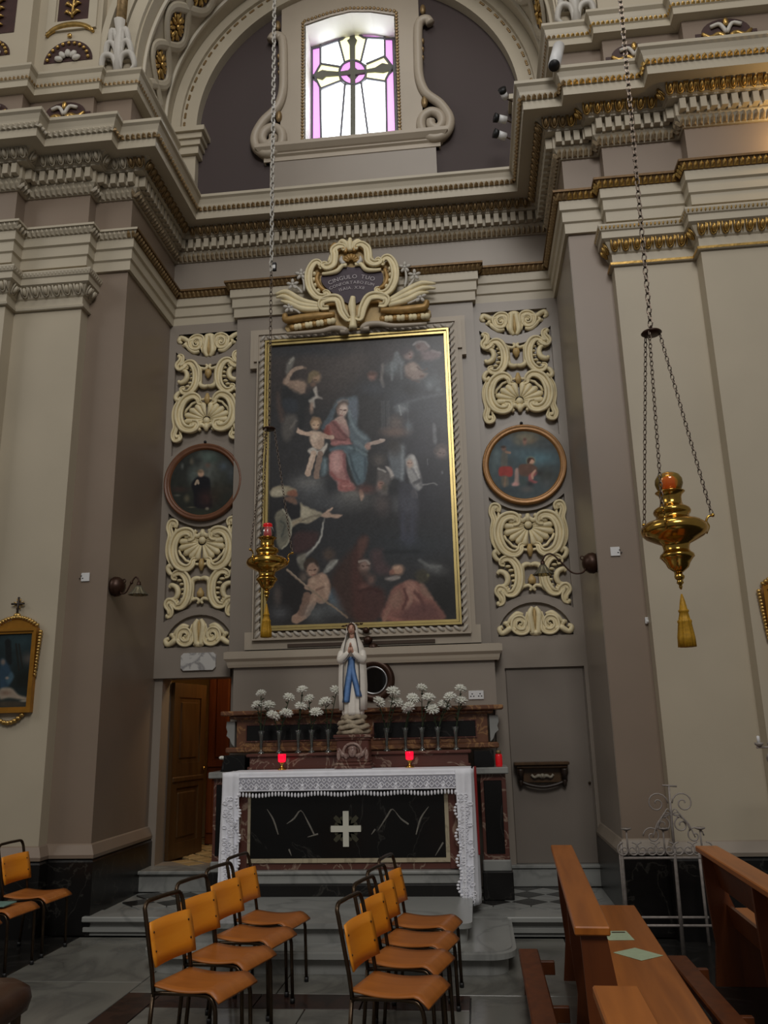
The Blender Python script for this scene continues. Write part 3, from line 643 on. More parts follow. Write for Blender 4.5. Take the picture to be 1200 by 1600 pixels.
def x_panel(name, label, cx, ztop, flip, group):
    # X of C-scrolls over (or under) a big ribbed shell; flip = -1 turns it upside down
    s = .40; t = thing(name, label, 'stucco relief', (cx, YB, ztop if flip > 0 else ztop - 2.8 * s), 0, group)
    zc = ztop if flip > 0 else ztop - 2.8 * s * 1.0
    for sg in (1, -1):
        mp = strokes(cx, zc, s, sg, flip)
        orn_tube(MB(), mp, [(.62, .47), (.72, .40), (.66, .30), (.5, .33), (.37, .55), (.34, .85), (.40, 1.1), (.56, 1.27), (.74, 1.25), (.80, 1.14), (.70, 1.10)], [.02, .03, .045, .045, .04, .03, .02]).build('c_scroll', STUCCO, t, True)
        orn_tube(MB(), mp, [(.94, .02), (.84, .08), (.84, .22), (.93, .36), (.88, .46), (.76, .40), (.70, .30)], [.02, .035, .04, .04, .03]).build('leaf_finial', STUCCO, t, True)
        MB().ball(mp(.93, .05), .03, 8, 5).build('curl', STUCCO, t, True)
        orn_tube(MB(), mp, [(.88, .52), (.72, .55), (.65, .70), (.70, .86), (.85, .93), (.92, .86)], [.02, .03, .035, .03, .02]).build('inner_crescent', STUCCO, t, True)
        for (u, v) in ((.50, .52), (.48, .66), (.49, .80), (.54, .95), (.62, 1.06)):
            MB().ball(mp(u, v), (.035, .03, .016), 7, 5).build('bead', STUCCO, t, True)
        orn_tube(MB(), mp, [(.36, .36), (.27, .50), (.25, .75), (.24, 1.02), (.12, 1.10), (.0, 1.08)], [.015, .028, .03, .03, .022]).build('bracket_scroll', STUCCO, t, True)
        orn_tube(MB(), mp, [(.20, .58), (.28, .48), (.10, .52), (.03, .44), (.08, .38)], [.015, .02, .02, .015]).build('tendril', STUCCO, t, True)
        orn_tube(MB(), mp, [(.78, 1.2), (.92, 1.28), (.98, 1.42), (.90, 1.5), (.82, 1.40)], [.02, .03, .03, .02]).build('leaf_finial', STUCCO, t, True)
        orn_tube(MB(), mp, [(.14, 1.66), (.24, 1.62), (.26, 1.50), (.38, 1.40), (.55, 1.42), (.72, 1.56), (.83, 1.85), (.82, 2.14), (.70, 2.38), (.50, 2.47), (.33, 2.42), (.30, 2.28), (.42, 2.24)], [.02, .035, .045, .05, .05, .045, .03]).build('shell_border', STUCCO, t, True)
        orn_tube(MB(), mp, [(.86, 1.50), (.97, 1.76), (.98, 2.06), (.92, 2.36), (.98, 2.60), (.92, 2.76), (.80, 2.72), (.82, 2.60)], [.02, .03, .035, .035, .04, .03]).build('side_ribbon', STUCCO, t, True)
        orn_tube(MB(), mp, [(.88, 1.7), (.90, 2.05), (.80, 2.45), (.78, 2.66)], [.012, .02, .02, .015]).build('side_ribbon', STUCCO, t, True)
        orn_tube(MB(), mp, [(.02, 2.42), (.15, 2.32), (.26, 2.40), (.18, 2.5)], [.02, .03, .03, .02]).build('shell_base_curl', STUCCO, t, True)
        for k, a in enumerate((14, 34, 54, 74, 93, 112)):
            ar = math.radians(a); l0, l1 = .20, (.58, .60, .64, .70, .68, .58)[k]
            c = (math.sin(ar) * (l0 + l1) / 2, 2.16 - math.cos(ar) * (l0 + l1) / 2)
            P = [mp(math.sin(ar) * q, 2.16 - math.cos(ar) * q * .95) for q in (l0 * .6, l0 + .1, l1 - .08, l1)]
            MB().tube(P, [.010, .022, .040, .022], 7, flat=.9).build('shell_rib', STUCCO, t, True)
    mp = strokes(cx, zc, s, 1, flip)
    MB().ball(mp(0, 2.2), (.045, .04, .045), 10, 6).build('shell_boss', STUCCO, t, True)
    MB().tube([mp(0, 2.3), mp(0, 2.42), mp(0, 2.52)], [.03, .035, .02], 8).build('drop', STUCCO, t, True)
    MB().tube([mp(0, 1.32), mp(0, 1.5), mp(0, 1.66)], [.015, .04, .02], 8).build('crest', OCHRE, t, True)
    MB().tube([mp(0, .56), mp(0, .68), mp(0, .82)], [.035, .045, .012], 8).build('bud', OCHRE, t, True)
    P = [mp(.72 * math.sin(math.radians(a)), 2.16 - .66 * math.cos(math.radians(a)) - (.03 if i % 2 else 0)) for i, a in enumerate(range(-70, 71, 10))]
    MB().tube(P, .016, 6).build('scalloped_rim', STUCCO, t, True)
    return t
def scroll_pair(name, label, cx, z, s, up, group):
    t = thing(name, label, 'stucco relief', (cx, YB, z), 0, group)
    for sg in (1, -1):
        mp = strokes(cx, z, s, sg, -1 if up else 1)
        orn_tube(MB(), mp, [(.06, .0), (.10, .28), (.12, .55), (.04, .72)], [.03, .035, .035, .02]).build('central_leaf', STUCCO, t, True)
        orn_tube(MB(), mp, [(.16, .58), (.22, .30), (.24, .10), (.42, .06), (.56, .18), (.52, .38), (.36, .42), (.28, .30), (.36, .20), (.44, .26)], [.02, .035, .035, .035, .03, .02]).build('volute', STUCCO, t, True)
        orn_tube(MB(), mp, [(.50, .12), (.66, .16), (.78, .08), (.90, .04), (.95, .16), (.86, .22)], [.025, .035, .03, .03, .02]).build('outer_leaf', STUCCO, t, True)
        orn_tube(MB(), mp, [(.30, .52), (.46, .55), (.62, .42), (.72, .30)], [.02, .03, .03, .02]).build('lower_leaf', STUCCO, t, True)
        orn_tube(MB(), mp, [(.70, .20), (.76, .30), (.84, .30)], [.02, .03, .015]).build('lower_leaf', STUCCO, t, True)
    mp = strokes(cx, z, s, 1, -1 if up else 1)
    MB().ball(mp(0, .03), (.07, .035, .035), 10, 6).build('boss', STUCCO, t, True)
    MB().tube([mp(0, .1), mp(0, .4), mp(0, .7)], [.012, .02, .012], 6).build('gilded_vein', OCHRE, t, True)
    return t
for side in ('left', 'right'):
    cx = RC[side]; w = 'left' if side == 'left' else 'right'
    near = 'above the open doorway' if side == 'left' else 'above the closed panel door'
    scroll_pair('stucco_crest', 'topmost cream stucco scroll pair in the half-moon field of the %s wall panel' % w, cx, 6.41, .40, False, 'half-moon stucco reliefs')
    x_panel('stucco_relief', 'cream stucco shell and scrolls above the %s round painting' % w, cx, 6.17, 1, 'stucco shell reliefs')
    x_panel('stucco_relief', 'cream stucco shell and scrolls below the %s round painting' % w, cx, 4.07, -1, 'stucco shell reliefs')
    scroll_pair('stucco_fan', 'lowest cream stucco scroll fan %s' % near, cx, 2.635, .40, True, 'fan-shaped stucco reliefs')

# ---- pictures: colour laid on a fine grid of the canvas
class Paint:
    def __init__(s, X, Y, base): s.x = X; s.y = Y; s.c = np.tile(np.array(base, float), (len(X), 1))
    def put(s, a, col): s.c += (np.array(col, float) - s.c) * np.clip(a, 0, 1)[:, None]; return s
    def blob(s, cx, cy, rx, ry, col, al=1.0, soft=.35, rot=0):
        c, q = math.cos(math.radians(rot)), math.sin(math.radians(rot)); dx, dy = s.x - cx, s.y - cy
        d = np.hypot((dx * c + dy * q) / rx, (-dx * q + dy * c) / ry); return s.put(al * np.clip((1 + soft - d) / (2 * soft), 0, 1) ** 1.3, col)
    def near(s, P, m):
        P = np.asarray(P, float); return np.nonzero((s.x > P[:, 0].min() - m) & (s.x < P[:, 0].max() + m) & (s.y > P[:, 1].min() - m) & (s.y < P[:, 1].max() + m))[0]
    def mixin(s, ix, a, col): s.c[ix] += (np.array(col, float) - s.c[ix]) * np.clip(a, 0, 1)[:, None]; return s
    def poly(s, pts, col, al=1.0, soft=8.0):
        P = np.array(cr(pts, 4, True)); ix = s.near(P, soft + 1); X, Y = s.x[ix], s.y[ix]; ins = np.zeros(len(ix), bool); dm = np.full(len(ix), 1e9)
        for (x0, y0), (x1, y1) in zip(P, np.roll(P, -1, 0)):
            cond = ((y0 > Y) != (y1 > Y)); ins ^= cond & (X < (x1 - x0) * (Y - y0) / ((y1 - y0) or 1e-9) + x0)
            ex, ey = x1 - x0, y1 - y0; t = np.clip(((X - x0) * ex + (Y - y0) * ey) / (ex * ex + ey * ey + 1e-9), 0, 1)
            dm = np.minimum(dm, np.hypot(X - x0 - t * ex, Y - y0 - t * ey))
        sd = np.where(ins, dm, -dm); return s.mixin(ix, al * np.clip(.5 + sd / (2 * soft), 0, 1), col)
    def line(s, pts, w, col, al=1.0, soft=3.0):
        P = cr(pts, 5) if len(pts) > 2 else pts; ix = s.near(P, w + soft + 1); X, Y = s.x[ix], s.y[ix]; dm = np.full(len(ix), 1e9)
        for (x0, y0), (x1, y1) in zip(P, P[1:]):
            ex, ey = x1 - x0, y1 - y0; t = np.clip(((X - x0) * ex + (Y - y0) * ey) / (ex * ex + ey * ey + 1e-9), 0, 1)
            dm = np.minimum(dm, np.hypot(X - x0 - t * ex, Y - y0 - t * ey))
        return s.mixin(ix, al * np.clip((w - dm) / soft + .5, 0, 1), col)
    def grain(s, k, f, seed=1):
        r = np.random.RandomState(seed); n = 0
        for i in range(10):
            a, p = r.uniform(0, 2 * PI), r.uniform(0, 6); fr = f * r.uniform(.4, 2.5); n = n + np.sin((s.x * math.cos(a) + s.y * math.sin(a)) * fr + p + 1.5 * np.sin((s.y * math.cos(a) - s.x * math.sin(a)) * fr * .7 + p))
        s.c *= (1 + k * n / 10)[:, None]; return s
def grid_mesh(name, x0, x1, z0, z1, y, nx, nz, fn, m, parent, gain=1.0, circ=None):
    u, v = np.meshgrid(np.linspace(x0, x1, nx), np.linspace(z0, z1, nz)); X, Z = u.ravel(), v.ravel()
    P = np.c_[X, np.full(len(X), y), Z]; px, py = proj(P); col = fn(px, py)
    c = np.clip(col * gain / 255, 0, 1); c = np.where(c <= .04045, c / 12.92, ((c + .055) / 1.055) ** 2.4)
    F_ = [(j * nx + i, j * nx + i + 1, (j + 1) * nx + i + 1, (j + 1) * nx + i) for j in range(nz - 1) for i in range(nx - 1)]
    if circ:
        ok = (X - circ[0]) ** 2 + (Z - circ[1]) ** 2 <= circ[2] ** 2; F_ = [f for f in F_ if all(ok[k] for k in f)]
    me = bpy.data.meshes.new(name); Q = P
    if parent is not None and parent.name in WM:
        o_ = WM[parent.name].translation; Q = P - np.array(o_)
    me.from_pydata([tuple(p) for p in Q], [], F_); at_ = me.color_attributes.new('Col', 'FLOAT_COLOR', 'POINT')
    at_.data.foreach_set('color', np.c_[c, np.ones(len(c))].astype(np.float32).ravel()); me.materials.append(m); me.update()
    o = bpy.data.objects.new(name, me); COL.objects.link(o); o.parent = parent
    if parent is not None and parent.name in WM: WM[o.name] = WM[parent.name]
    return o
OIL = vcol('oil_paint', .30, .35)
OIL2 = vcol('small_picture_paint', .5, .15)
# --- the great altarpiece
PX0, PX1, PZ0, PZ1, YPN = -2.225, -.165, 2.80, 6.125, 8.745
def altarpiece(px, py):
    # painted in the close views of the canvas: each letter is one close view (origin, scale)
    wx = .5 * np.sin(px * .09 + 1.7 * np.sin(py * .08)) + .35 * np.sin(px * .55 - py * .43); wy = .5 * np.sin(py * .085 + 1.5 * np.sin(px * .1)) + .35 * np.sin(py * .6 + px * .4)
    p = Paint(px + wx, py + wy, (50, 50, 52)); V = dict(a=(420, 530, 5.95), b=(560, 520, 5.95), c=(470, 610, 5.95), d=(560, 660, 5.95), e=(410, 740, 5.95), f=(410, 850, 5.95), g=(550, 830, 5.289))
    def Q(v, x, y): o = V[v]; return (o[0] + x / o[2], o[1] + y / o[2])
    def B(v, x, y, rx, ry, col, al=.9, soft=.5, rot=0): q = Q(v, x, y); p.blob(q[0], q[1], rx / V[v][2], ry / V[v][2], col, al, soft, rot)
    def P(v, pts, col, al=.95, soft=1.6): p.poly([Q(v, x, y) for x, y in pts], col, al, soft)
    def L(v, pts, w, col, al=.8, soft=1.3): p.line([Q(v, x, y) for x, y in pts], w / V[v][2], col, al, soft)
    # ground: browns top left, slate-grey glare painted in at the right, near-black below
    B('a', 330, 200, 380, 220, (66, 60, 58), .9, .8); B('a', 300, 400, 300, 200, (58, 50, 48), .8, .8); B('a', 640, 300, 240, 260, (76, 70, 68), .85, .8); B('a', 820, 180, 130, 160, (86, 78, 76), .7, .8); B('a', 340, 110, 420, 50, (48, 52, 58), .8, .8)
    B('b', 300, 200, 200, 170, (74, 68, 70), .8, .8); B('b', 620, 330, 260, 300, (78, 84, 92), .9, .8); B('b', 420, 640, 360, 200, (70, 76, 84), .85, .8); B('b', 700, 760, 260, 240, (66, 72, 82), .9, .8); B('b', 120, 700, 150, 260, (54, 54, 56), .8, .7); B('d', 600, 250, 300, 250, (60, 62, 72), .9, .8)
    B('d', 640, 700, 330, 330, (42, 44, 52), .95, .7); B('d', 250, 1000, 420, 200, (44, 44, 46), .9, .8); B('e', 500, 480, 420, 200, (46, 48, 52), .8, .9); B('g', 520, 120, 420, 150, (46, 52, 58), .9, .8); B('g', 760, 560, 200, 260, (34, 34, 34), .95, .7); B('e', 200, 560, 240, 300, (34, 34, 36), .9, .7); B('f', 300, 460, 200, 300, (36, 34, 34), .9, .7)
    # clouds under the group
    B('c', 100, 900, 190, 130, (92, 94, 96), .85, .7); B('c', 70, 860, 130, 50, (120, 120, 116), .6, .8); B('c', 420, 1010, 240, 90, (98, 98, 96), .85, .8); B('c', 470, 960, 110, 40, (128, 126, 118), .6, .8); B('e', 560, 260, 200, 110, (66, 70, 76), .6, .8); B('c', 290, 880, 80, 90, (48, 50, 54), .8, .6)
    # cherubs in the top right
    P('b', [(330, 200), (360, 170), (395, 230), (430, 270), (420, 300), (380, 290), (345, 330), (325, 290)], (112, 120, 126), .8, 2.2); B('b', 470, 200, 48, 50, (142, 120, 116), .95, .4); B('b', 440, 165, 55, 36, (70, 66, 72), .9, .5, -25); B('b', 480, 195, 12, 8, (96, 70, 66), .8, .5); B('b', 488, 225, 14, 7, (120, 72, 66), .8, .5)
    P('b', [(430, 310), (500, 265), (560, 300), (600, 360), (640, 380), (590, 430), (520, 440), (450, 400)], (140, 120, 112), .95, 2.5); B('b', 510, 330, 40, 40, (164, 146, 136), .7, .7); L('b', [(440, 400), (500, 440), (570, 460)], 8, (96, 80, 76), .7); L('b', [(545, 320), (590, 350), (640, 330)], 7, (92, 78, 76), .8); B('b', 590, 405, 18, 14, (104, 74, 68), .8, .5)
    P('b', [(530, 100), (580, 75), (650, 110), (660, 150), (600, 180), (540, 150)], (122, 104, 104), .9, 2.5); L('b', [(510, 110), (560, 85), (620, 90), (655, 130)], 9, (150, 146, 148), .7); B('b', 560, 130, 22, 18, (96, 70, 68), .8, .5); P('b', [(580, 180), (680, 165), (770, 195), (740, 240), (640, 260), (580, 240)], (124, 106, 110), .9, 3); L('b', [(680, 170), (760, 190)], 10, (150, 138, 140), .6)
    B('b', 560, 230, 40, 36, (70, 66, 66), .8, .6); B('b', 320, 330, 90, 60, (110, 122, 128), .7, .7); L('b', [(310, 280), (310, 430)], 12, (134, 144, 150), .55, 4); L('b', [(400, 290), (402, 420)], 10, (128, 138, 144), .5, 4); L('b', [(225, 300), (215, 420), (235, 500)], 14, (134, 126, 122), .6, 3); B('b', 130, 405, 40, 44, (142, 102, 92), .9, .5); B('b', 130, 385, 42, 20, (86, 62, 56), .8, .5); B('b', 140, 520, 120, 60, (70, 76, 86), .6, .7)
    B('b', 690, 460, 80, 60, (100, 112, 120), .7, .7); B('b', 660, 490, 30, 40, (120, 130, 138), .6, .7); B('b', 740, 530, 30, 26, (112, 124, 132), .6, .7); B('b', 480, 530, 70, 50, (52, 54, 58), .8, .6); L('b', [(340, 690), (480, 640), (620, 600), (780, 570)], 14, (98, 104, 112), .6, 5); B('b', 410, 710, 60, 44, (132, 140, 146), .8, .6); L('b', [(380, 680), (400, 760)], 7, (150, 158, 162), .7); B('b', 480, 760, 60, 40, (62, 64, 70), .7, .6)
    for x in (215, 235, 262, 280, 460): L('b', [(x, 640), (x + 4, 900)], 5, (112, 118, 124), .4, 3)  # window glare streaks painted onto the canvas
    B('b', 350, 830, 70, 60, (112, 98, 92), .8, .6); B('b', 350, 920, 120, 40, (118, 96, 88), .7, .6); B('b', 470, 880, 40, 60, (104, 114, 122), .7, .6); L('d', [(700, 20), (715, 190)], 16, (128, 132, 138), .6, 3); L('d', [(745, 60), (750, 200)], 14, (48, 50, 58), .7, 3)
    # angel, top left
    P('a', [(165, 230), (190, 185), (230, 160), (235, 200), (210, 270), (175, 330), (155, 300)], (108, 106, 100), .9, 2); L('a', [(190, 220), (225, 175)], 12, (146, 142, 132), .6); P('a', [(130, 410), (165, 340), (215, 280), (300, 250), (350, 270), (280, 275), (225, 310), (200, 380), (290, 390), (340, 420), (330, 500), (250, 520), (180, 450)], (140, 114, 96), .95, 1.8)
    L('a', [(170, 400), (195, 330), (235, 280), (310, 258)], 16, (162, 136, 116), .7); B('a', 290, 420, 60, 40, (158, 130, 108), .7, .7); B('a', 440, 350, 46, 52, (150, 120, 92), .95, .4); P('a', [(360, 360), (380, 310), (430, 290), (470, 320), (440, 340), (410, 350), (390, 400), (365, 400)], (112, 96, 68), .95, 1.6); L('a', [(425, 375), (440, 378)], 6, (74, 52, 44), .8, .8); B('a', 410, 420, 28, 22, (122, 92, 76), .8, .5)
    P('a', [(130, 440), (220, 470), (340, 530), (400, 480), (420, 540), (350, 640), (330, 760), (280, 830), (200, 700), (130, 600)], (42, 44, 46), .95, 3); P('a', [(140, 560), (250, 560), (270, 650), (200, 690), (140, 640)], (52, 58, 66), .8, 3); P('a', [(410, 470), (440, 440), (455, 520), (500, 555), (430, 560), (430, 640), (390, 600), (370, 570), (425, 530)], (168, 160, 150), .9, 1.6); B('a', 400, 640, 20, 50, (150, 122, 104), .9, .5); P('a', [(150, 720), (240, 700), (260, 770), (220, 900), (150, 950), (120, 840)], (88, 84, 80), .9, 4); L('a', [(250, 760), (200, 830)], 10, (118, 112, 104), .6, 2.5); P('a', [(80, 500), (110, 600), (140, 740), (110, 760), (85, 640)], (96, 72, 62), .7, 4)
    # mother: veil, face, dress, mantle
    P('c', [(340, 90), (430, 70), (520, 60), (540, 180), (530, 330), (600, 400), (650, 470), (620, 540), (520, 560), (460, 480), (440, 300), (440, 150), (380, 110), (320, 170), (290, 280), (230, 370), (200, 340), (260, 230)], (88, 104, 114), .95, 2.5)
    P('c', [(430, 110), (470, 90), (530, 100), (540, 250), (490, 260), (450, 200)], (96, 106, 120), .8, 3); L('c', [(300, 180), (260, 270), (215, 350)], 16, (70, 82, 92), .8, 3); L('c', [(450, 190), (470, 290), (530, 400), (600, 450)], 14, (118, 136, 142), .6, 3); P('c', [(330, 150), (370, 100), (430, 110), (440, 140), (380, 150), (340, 210)], (100, 82, 74), .9, 1.6); L('c', [(345, 110), (390, 90), (430, 100)], 10, (124, 112, 106), .7)
    B('c', 390, 185, 46, 62, (186, 160, 146), 1, .25, 8); B('c', 405, 165, 28, 34, (204, 182, 168), .7, .7); L('c', [(360, 175), (378, 180)], 5, (92, 68, 62), .9, .7); L('c', [(400, 185), (420, 182)], 5, (92, 68, 62), .9, .7); L('c', [(385, 180), (380, 212)], 4, (150, 116, 104), .7, .7); L('c', [(365, 226), (388, 230)], 5, (150, 88, 84), .9, .7); B('c', 345, 200, 16, 44, (142, 112, 102), .7, .6); P('c', [(350, 240), (400, 245), (430, 300), (430, 360), (380, 330), (320, 300), (290, 290)], (180, 146, 134), .95, 1.6)
    P('c', [(290, 285), (340, 300), (420, 400), (460, 470), (440, 510), (300, 510), (270, 420), (220, 400), (240, 340)], (138, 84, 82), .97, 1.8); P('c', [(340, 300), (390, 310), (440, 350), (450, 430), (400, 390)], (168, 126, 120), .85, 2); L('c', [(300, 300), (360, 370), (430, 440)], 10, (104, 62, 62), .8, 2); L('c', [(250, 340), (280, 400)], 22, (176, 110, 104), .5, 3); L('c', [(290, 495), (380, 480), (470, 495)], 14, (166, 104, 102), .8, 2); L('c', [(300, 430), (350, 460), (420, 465)], 8, (100, 56, 58), .7, 2); P('c', [(215, 390), (255, 330), (280, 400), (250, 430)], (126, 52, 46), .8, 2.5)
    P('c', [(280, 530), (420, 510), (560, 540), (620, 600), (615, 760), (590, 860), (520, 880), (470, 760), (430, 620), (380, 560), (280, 570)], (76, 96, 106), .97, 2); P('c', [(470, 620), (560, 590), (600, 650), (590, 780), (540, 860), (500, 740)], (86, 110, 122), .85, 4); L('c', [(450, 600), (490, 720), (540, 850)], 12, (54, 70, 80), .8, 3); L('c', [(600, 620), (600, 800)], 9, (56, 70, 82), .7, 3); L('c', [(440, 530), (540, 560), (610, 600)], 10, (112, 134, 140), .6, 3); L('c', [(400, 560), (440, 620), (470, 720)], 8, (104, 126, 134), .5, 3); L('c', [(500, 470), (560, 510), (620, 560)], 14, (104, 124, 130), .6, 3); L('c', [(470, 480), (500, 560)], 9, (58, 76, 84), .7, 3)
    P('c', [(270, 590), (340, 550), (400, 580), (420, 700), (430, 800), (500, 890), (490, 930), (360, 935), (340, 860), (270, 780), (260, 680)], (168, 112, 108), .97, 2); P('c', [(290, 600), (350, 580), (370, 680), (350, 760), (290, 740)], (196, 146, 140), .8, 4); L('c', [(400, 600), (410, 720), (440, 830)], 14, (124, 74, 76), .8, 3); L('c', [(280, 770), (340, 830), (440, 850)], 12, (140, 72, 70), .8, 3); P('c', [(370, 850), (450, 860), (500, 910), (470, 935), (360, 930)], (150, 82, 78), .8, 2.5); L('c', [(390, 890), (460, 890)], 8, (190, 128, 120), .6, 2); P('c', [(190, 640), (240, 620), (250, 700), (240, 780), (200, 800), (185, 740)], (88, 108, 116), .9, 2.5); L('c', [(225, 640), (220, 760)], 9, (116, 136, 142), .5, 2)
    L('c', [(610, 520), (660, 490), (720, 480), (770, 468)], 17, (176, 152, 138), .95, 1.4); L('c', [(740, 460), (778, 462)], 7, (190, 172, 160), .9, 1); P('c', [(600, 500), (640, 480), (650, 540), (610, 545)], (160, 122, 110), .9, 1.6); P('c', [(540, 930), (570, 925), (585, 990), (560, 1025), (545, 980)], (164, 132, 112), .95, 1.4)
    # child
    B('c', 140, 310, 46, 56, (182, 148, 116), 1, .3); P('c', [(90, 290), (120, 245), (180, 255), (195, 310), (170, 285), (120, 280), (100, 330)], (140, 108, 78), .9, 1.6); L('c', [(118, 318), (134, 322)], 5, (92, 62, 50), .9, .7); L('c', [(156, 322), (172, 318)], 5, (92, 62, 50), .9, .7); L('c', [(135, 355), (155, 356)], 4, (140, 80, 70), .9, .7); B('c', 125, 335, 22, 26, (198, 166, 138), .6, .7); P('c', [(80, 390), (130, 375), (210, 400), (220, 460), (200, 540), (130, 545), (90, 490)], (182, 154, 132), 1, 1.6); B('c', 130, 440, 40, 50, (202, 178, 156), .7, .7); B('c', 180, 500, 34, 44, (156, 126, 106), .6, .7)
    L('c', [(90, 402), (40, 402), (-20, 385)], 20, (184, 154, 132), 1, 1.4); P('a', [(260, 850), (270, 825), (300, 860), (290, 885)], (190, 160, 140), .95, 1.2); L('c', [(200, 415), (250, 435), (295, 435)], 19, (178, 146, 126), 1, 1.4); P('c', [(60, 560), (110, 530), (170, 560), (240, 490), (250, 520), (190, 610), (120, 590), (80, 590)], (180, 172, 160), .95, 1.4); L('c', [(120, 590), (95, 680), (65, 770)], 28, (184, 156, 134), 1, 1.6); L('c', [(110, 600), (80, 700)], 10, (206, 184, 164), .6, 2); L('c', [(185, 590), (160, 700), (145, 800)], 26, (132, 108, 94), 1, 1.6); B('c', 62, 775, 24, 14, (180, 150, 128), 1, .4); B('c', 152, 808, 26, 12, (140, 112, 96), 1, .4, 25)
    # figures right of the throne
    P('c', [(540, 90), (640, 60), (700, 140), (690, 350), (620, 400), (560, 340)], (58, 58, 60), .8, 4); P('d', [(280, 260), (420, 200), (440, 340), (430, 520), (400, 560), (330, 520), (290, 380)], (104, 114, 122), .8, 3); L('d', [(405, 230), (415, 420), (395, 540)], 14, (132, 142, 148), .6, 3); B('d', 330, 90, 110, 50, (112, 92, 84), .7, .7); B('d', 330, 230, 70, 80, (62, 58, 56), .8, .6); B('d', 190, 350, 60, 60, (96, 88, 82), .7, .6)
    P('d', [(180, 430), (240, 440), (330, 520), (290, 620), (270, 680), (200, 660), (160, 620), (175, 540)], (98, 92, 90), .85, 2.5); P('d', [(245, 405), (300, 425), (330, 490), (310, 535), (285, 470)], (172, 164, 158), .95, 1.5); L('d', [(180, 430), (250, 455)], 9, (160, 156, 150), .8, 1.4); B('d', 210, 585, 34, 40, (148, 106, 92), .9, .4); B('d', 245, 610, 26, 36, (86, 80, 70), .8, .5); L('d', [(205, 570), (222, 572)], 5, (80, 56, 50), .8, .8); P('d', [(320, 510), (410, 570), (390, 690), (300, 680), (280, 610)], (40, 42, 46), .9, 3); B('d', 220, 760, 70, 90, (92, 80, 78), .7, .7); B('d', 350, 760, 40, 80, (92, 94, 96), .6, .7); B('d', 70, 620, 90, 40, (104, 58, 54), .7, .7)
    P('d', [(440, 340), (480, 295), (520, 305), (560, 420), (600, 560), (590, 620), (530, 630), (480, 560), (450, 440)], (146, 146, 146), .95, 1.8); P('d', [(490, 310), (525, 320), (545, 420), (500, 420)], (190, 188, 184), .7, 2.5); B('d', 480, 385, 30, 44, (176, 146, 130), .95, .4); L('d', [(464, 375), (474, 378)], 4, (96, 70, 64), .8, .8); L('d', [(486, 380), (498, 378)], 4, (96, 70, 64), .8, .8); L('d', [(500, 430), (545, 500), (580, 590)], 9, (112, 112, 116), .7, 2); L('d', [(520, 420), (570, 520)], 7, (182, 180, 178), .6, 2); P('d', [(510, 560), (580, 530), (570, 560), (520, 580)], (64, 64, 70), .8, 1.6)
    P('d', [(480, 640), (530, 630), (555, 690), (510, 705)], (176, 162, 152), .9, 1.4); P('d', [(380, 560), (480, 570), (560, 660), (560, 800), (540, 1050), (400, 1080), (380, 820), (370, 690)], (58, 60, 72), .85, 4); P('d', [(400, 680), (520, 700), (540, 820), (430, 830), (380, 760)], (72, 74, 86), .7, 5); L('d', [(420, 850), (410, 1080)], 14, (70, 74, 96), .4, 5); L('d', [(510, 830), (500, 1080)], 14, (66, 70, 90), .4, 5)
    B('d', 770, 280, 60, 66, (132, 112, 108), .9, .45); P('d', [(700, 270), (740, 210), (830, 210), (830, 260), (770, 235), (715, 300)], (84, 76, 76), .85, 2); L('d', [(745, 285), (762, 285)], 5, (72, 56, 54), .8, .9); L('d', [(785, 288), (800, 285)], 5, (72, 56, 54), .8, .9); L('d', [(755, 330), (785, 335)], 5, (106, 74, 72), .8, .9); P('d', [(600, 380), (700, 330), (830, 360), (840, 600), (700, 720), (600, 640)], (46, 48, 56), .8, 5); L('d', [(600, 585), (690, 565), (730, 580)], 6, (150, 150, 148), .7, 1.6); B('d', 780, 465, 12, 16, (120, 124, 132), .7, .6); L('d', [(640, 340), (640, 390)], 4, (140, 146, 150), .6, 1.2)
    # bishop
    P('e', [(80, 150), (130, 120), (230, 115), (320, 150), (300, 170), (230, 200), (150, 215), (85, 215)], (150, 138, 110), .95, 1.8); P('e', [(80, 160), (200, 140), (200, 205), (90, 210)], (172, 164, 140), .7, 2.5); P('e', [(240, 165), (310, 150), (325, 200), (290, 215), (235, 195)], (142, 84, 62), .9, 1.6); P('e', [(220, 215), (300, 220), (320, 270), (310, 310), (260, 290), (215, 250)], (118, 86, 70), .95, 1.6); B('e', 295, 285, 20, 14, (150, 116, 98), .8, .5); P('e', [(190, 250), (290, 280), (345, 290), (340, 400), (270, 430), (200, 350)], (36, 36, 40), .97, 2)
    P('e', [(350, 270), (390, 300), (550, 360), (545, 390), (430, 460), (340, 460), (270, 500), (260, 440), (350, 400)], (150, 140, 116), .97, 1.6); P('e', [(370, 300), (450, 340), (440, 400), (370, 420)], (172, 164, 138), .7, 2.5); L('e', [(350, 440), (450, 400), (540, 385)], 10, (112, 104, 86), .8, 2); L('e', [(280, 470), (350, 430)], 12, (150, 132, 104), .7, 2); P('e', [(545, 390), (600, 340), (650, 315), (640, 340), (625, 360), (660, 380), (740, 380), (700, 415), (620, 410), (580, 410)], (172, 140, 118), .97, 1.3); L('e', [(600, 355), (650, 318)], 8, (184, 150, 128), .9, 1)
    P('e', [(120, 380), (190, 330), (260, 430), (270, 540), (240, 640), (180, 700), (130, 650), (130, 500)], (116, 112, 94), .95, 1.8); P('e', [(150, 420), (230, 440), (240, 560), (190, 630), (150, 560)], (92, 92, 80), .8, 3); L('e', [(190, 330), (255, 430), (268, 540), (240, 640), (185, 695)], 8, (158, 154, 132), .8, 1.4); L('e', [(170, 440), (210, 490), (180, 590)], 8, (66, 70, 64), .8, 2); P('e', [(300, 560), (440, 540), (520, 560), (480, 680), (330, 740), (280, 700)], (70, 46, 46), .85, 4)
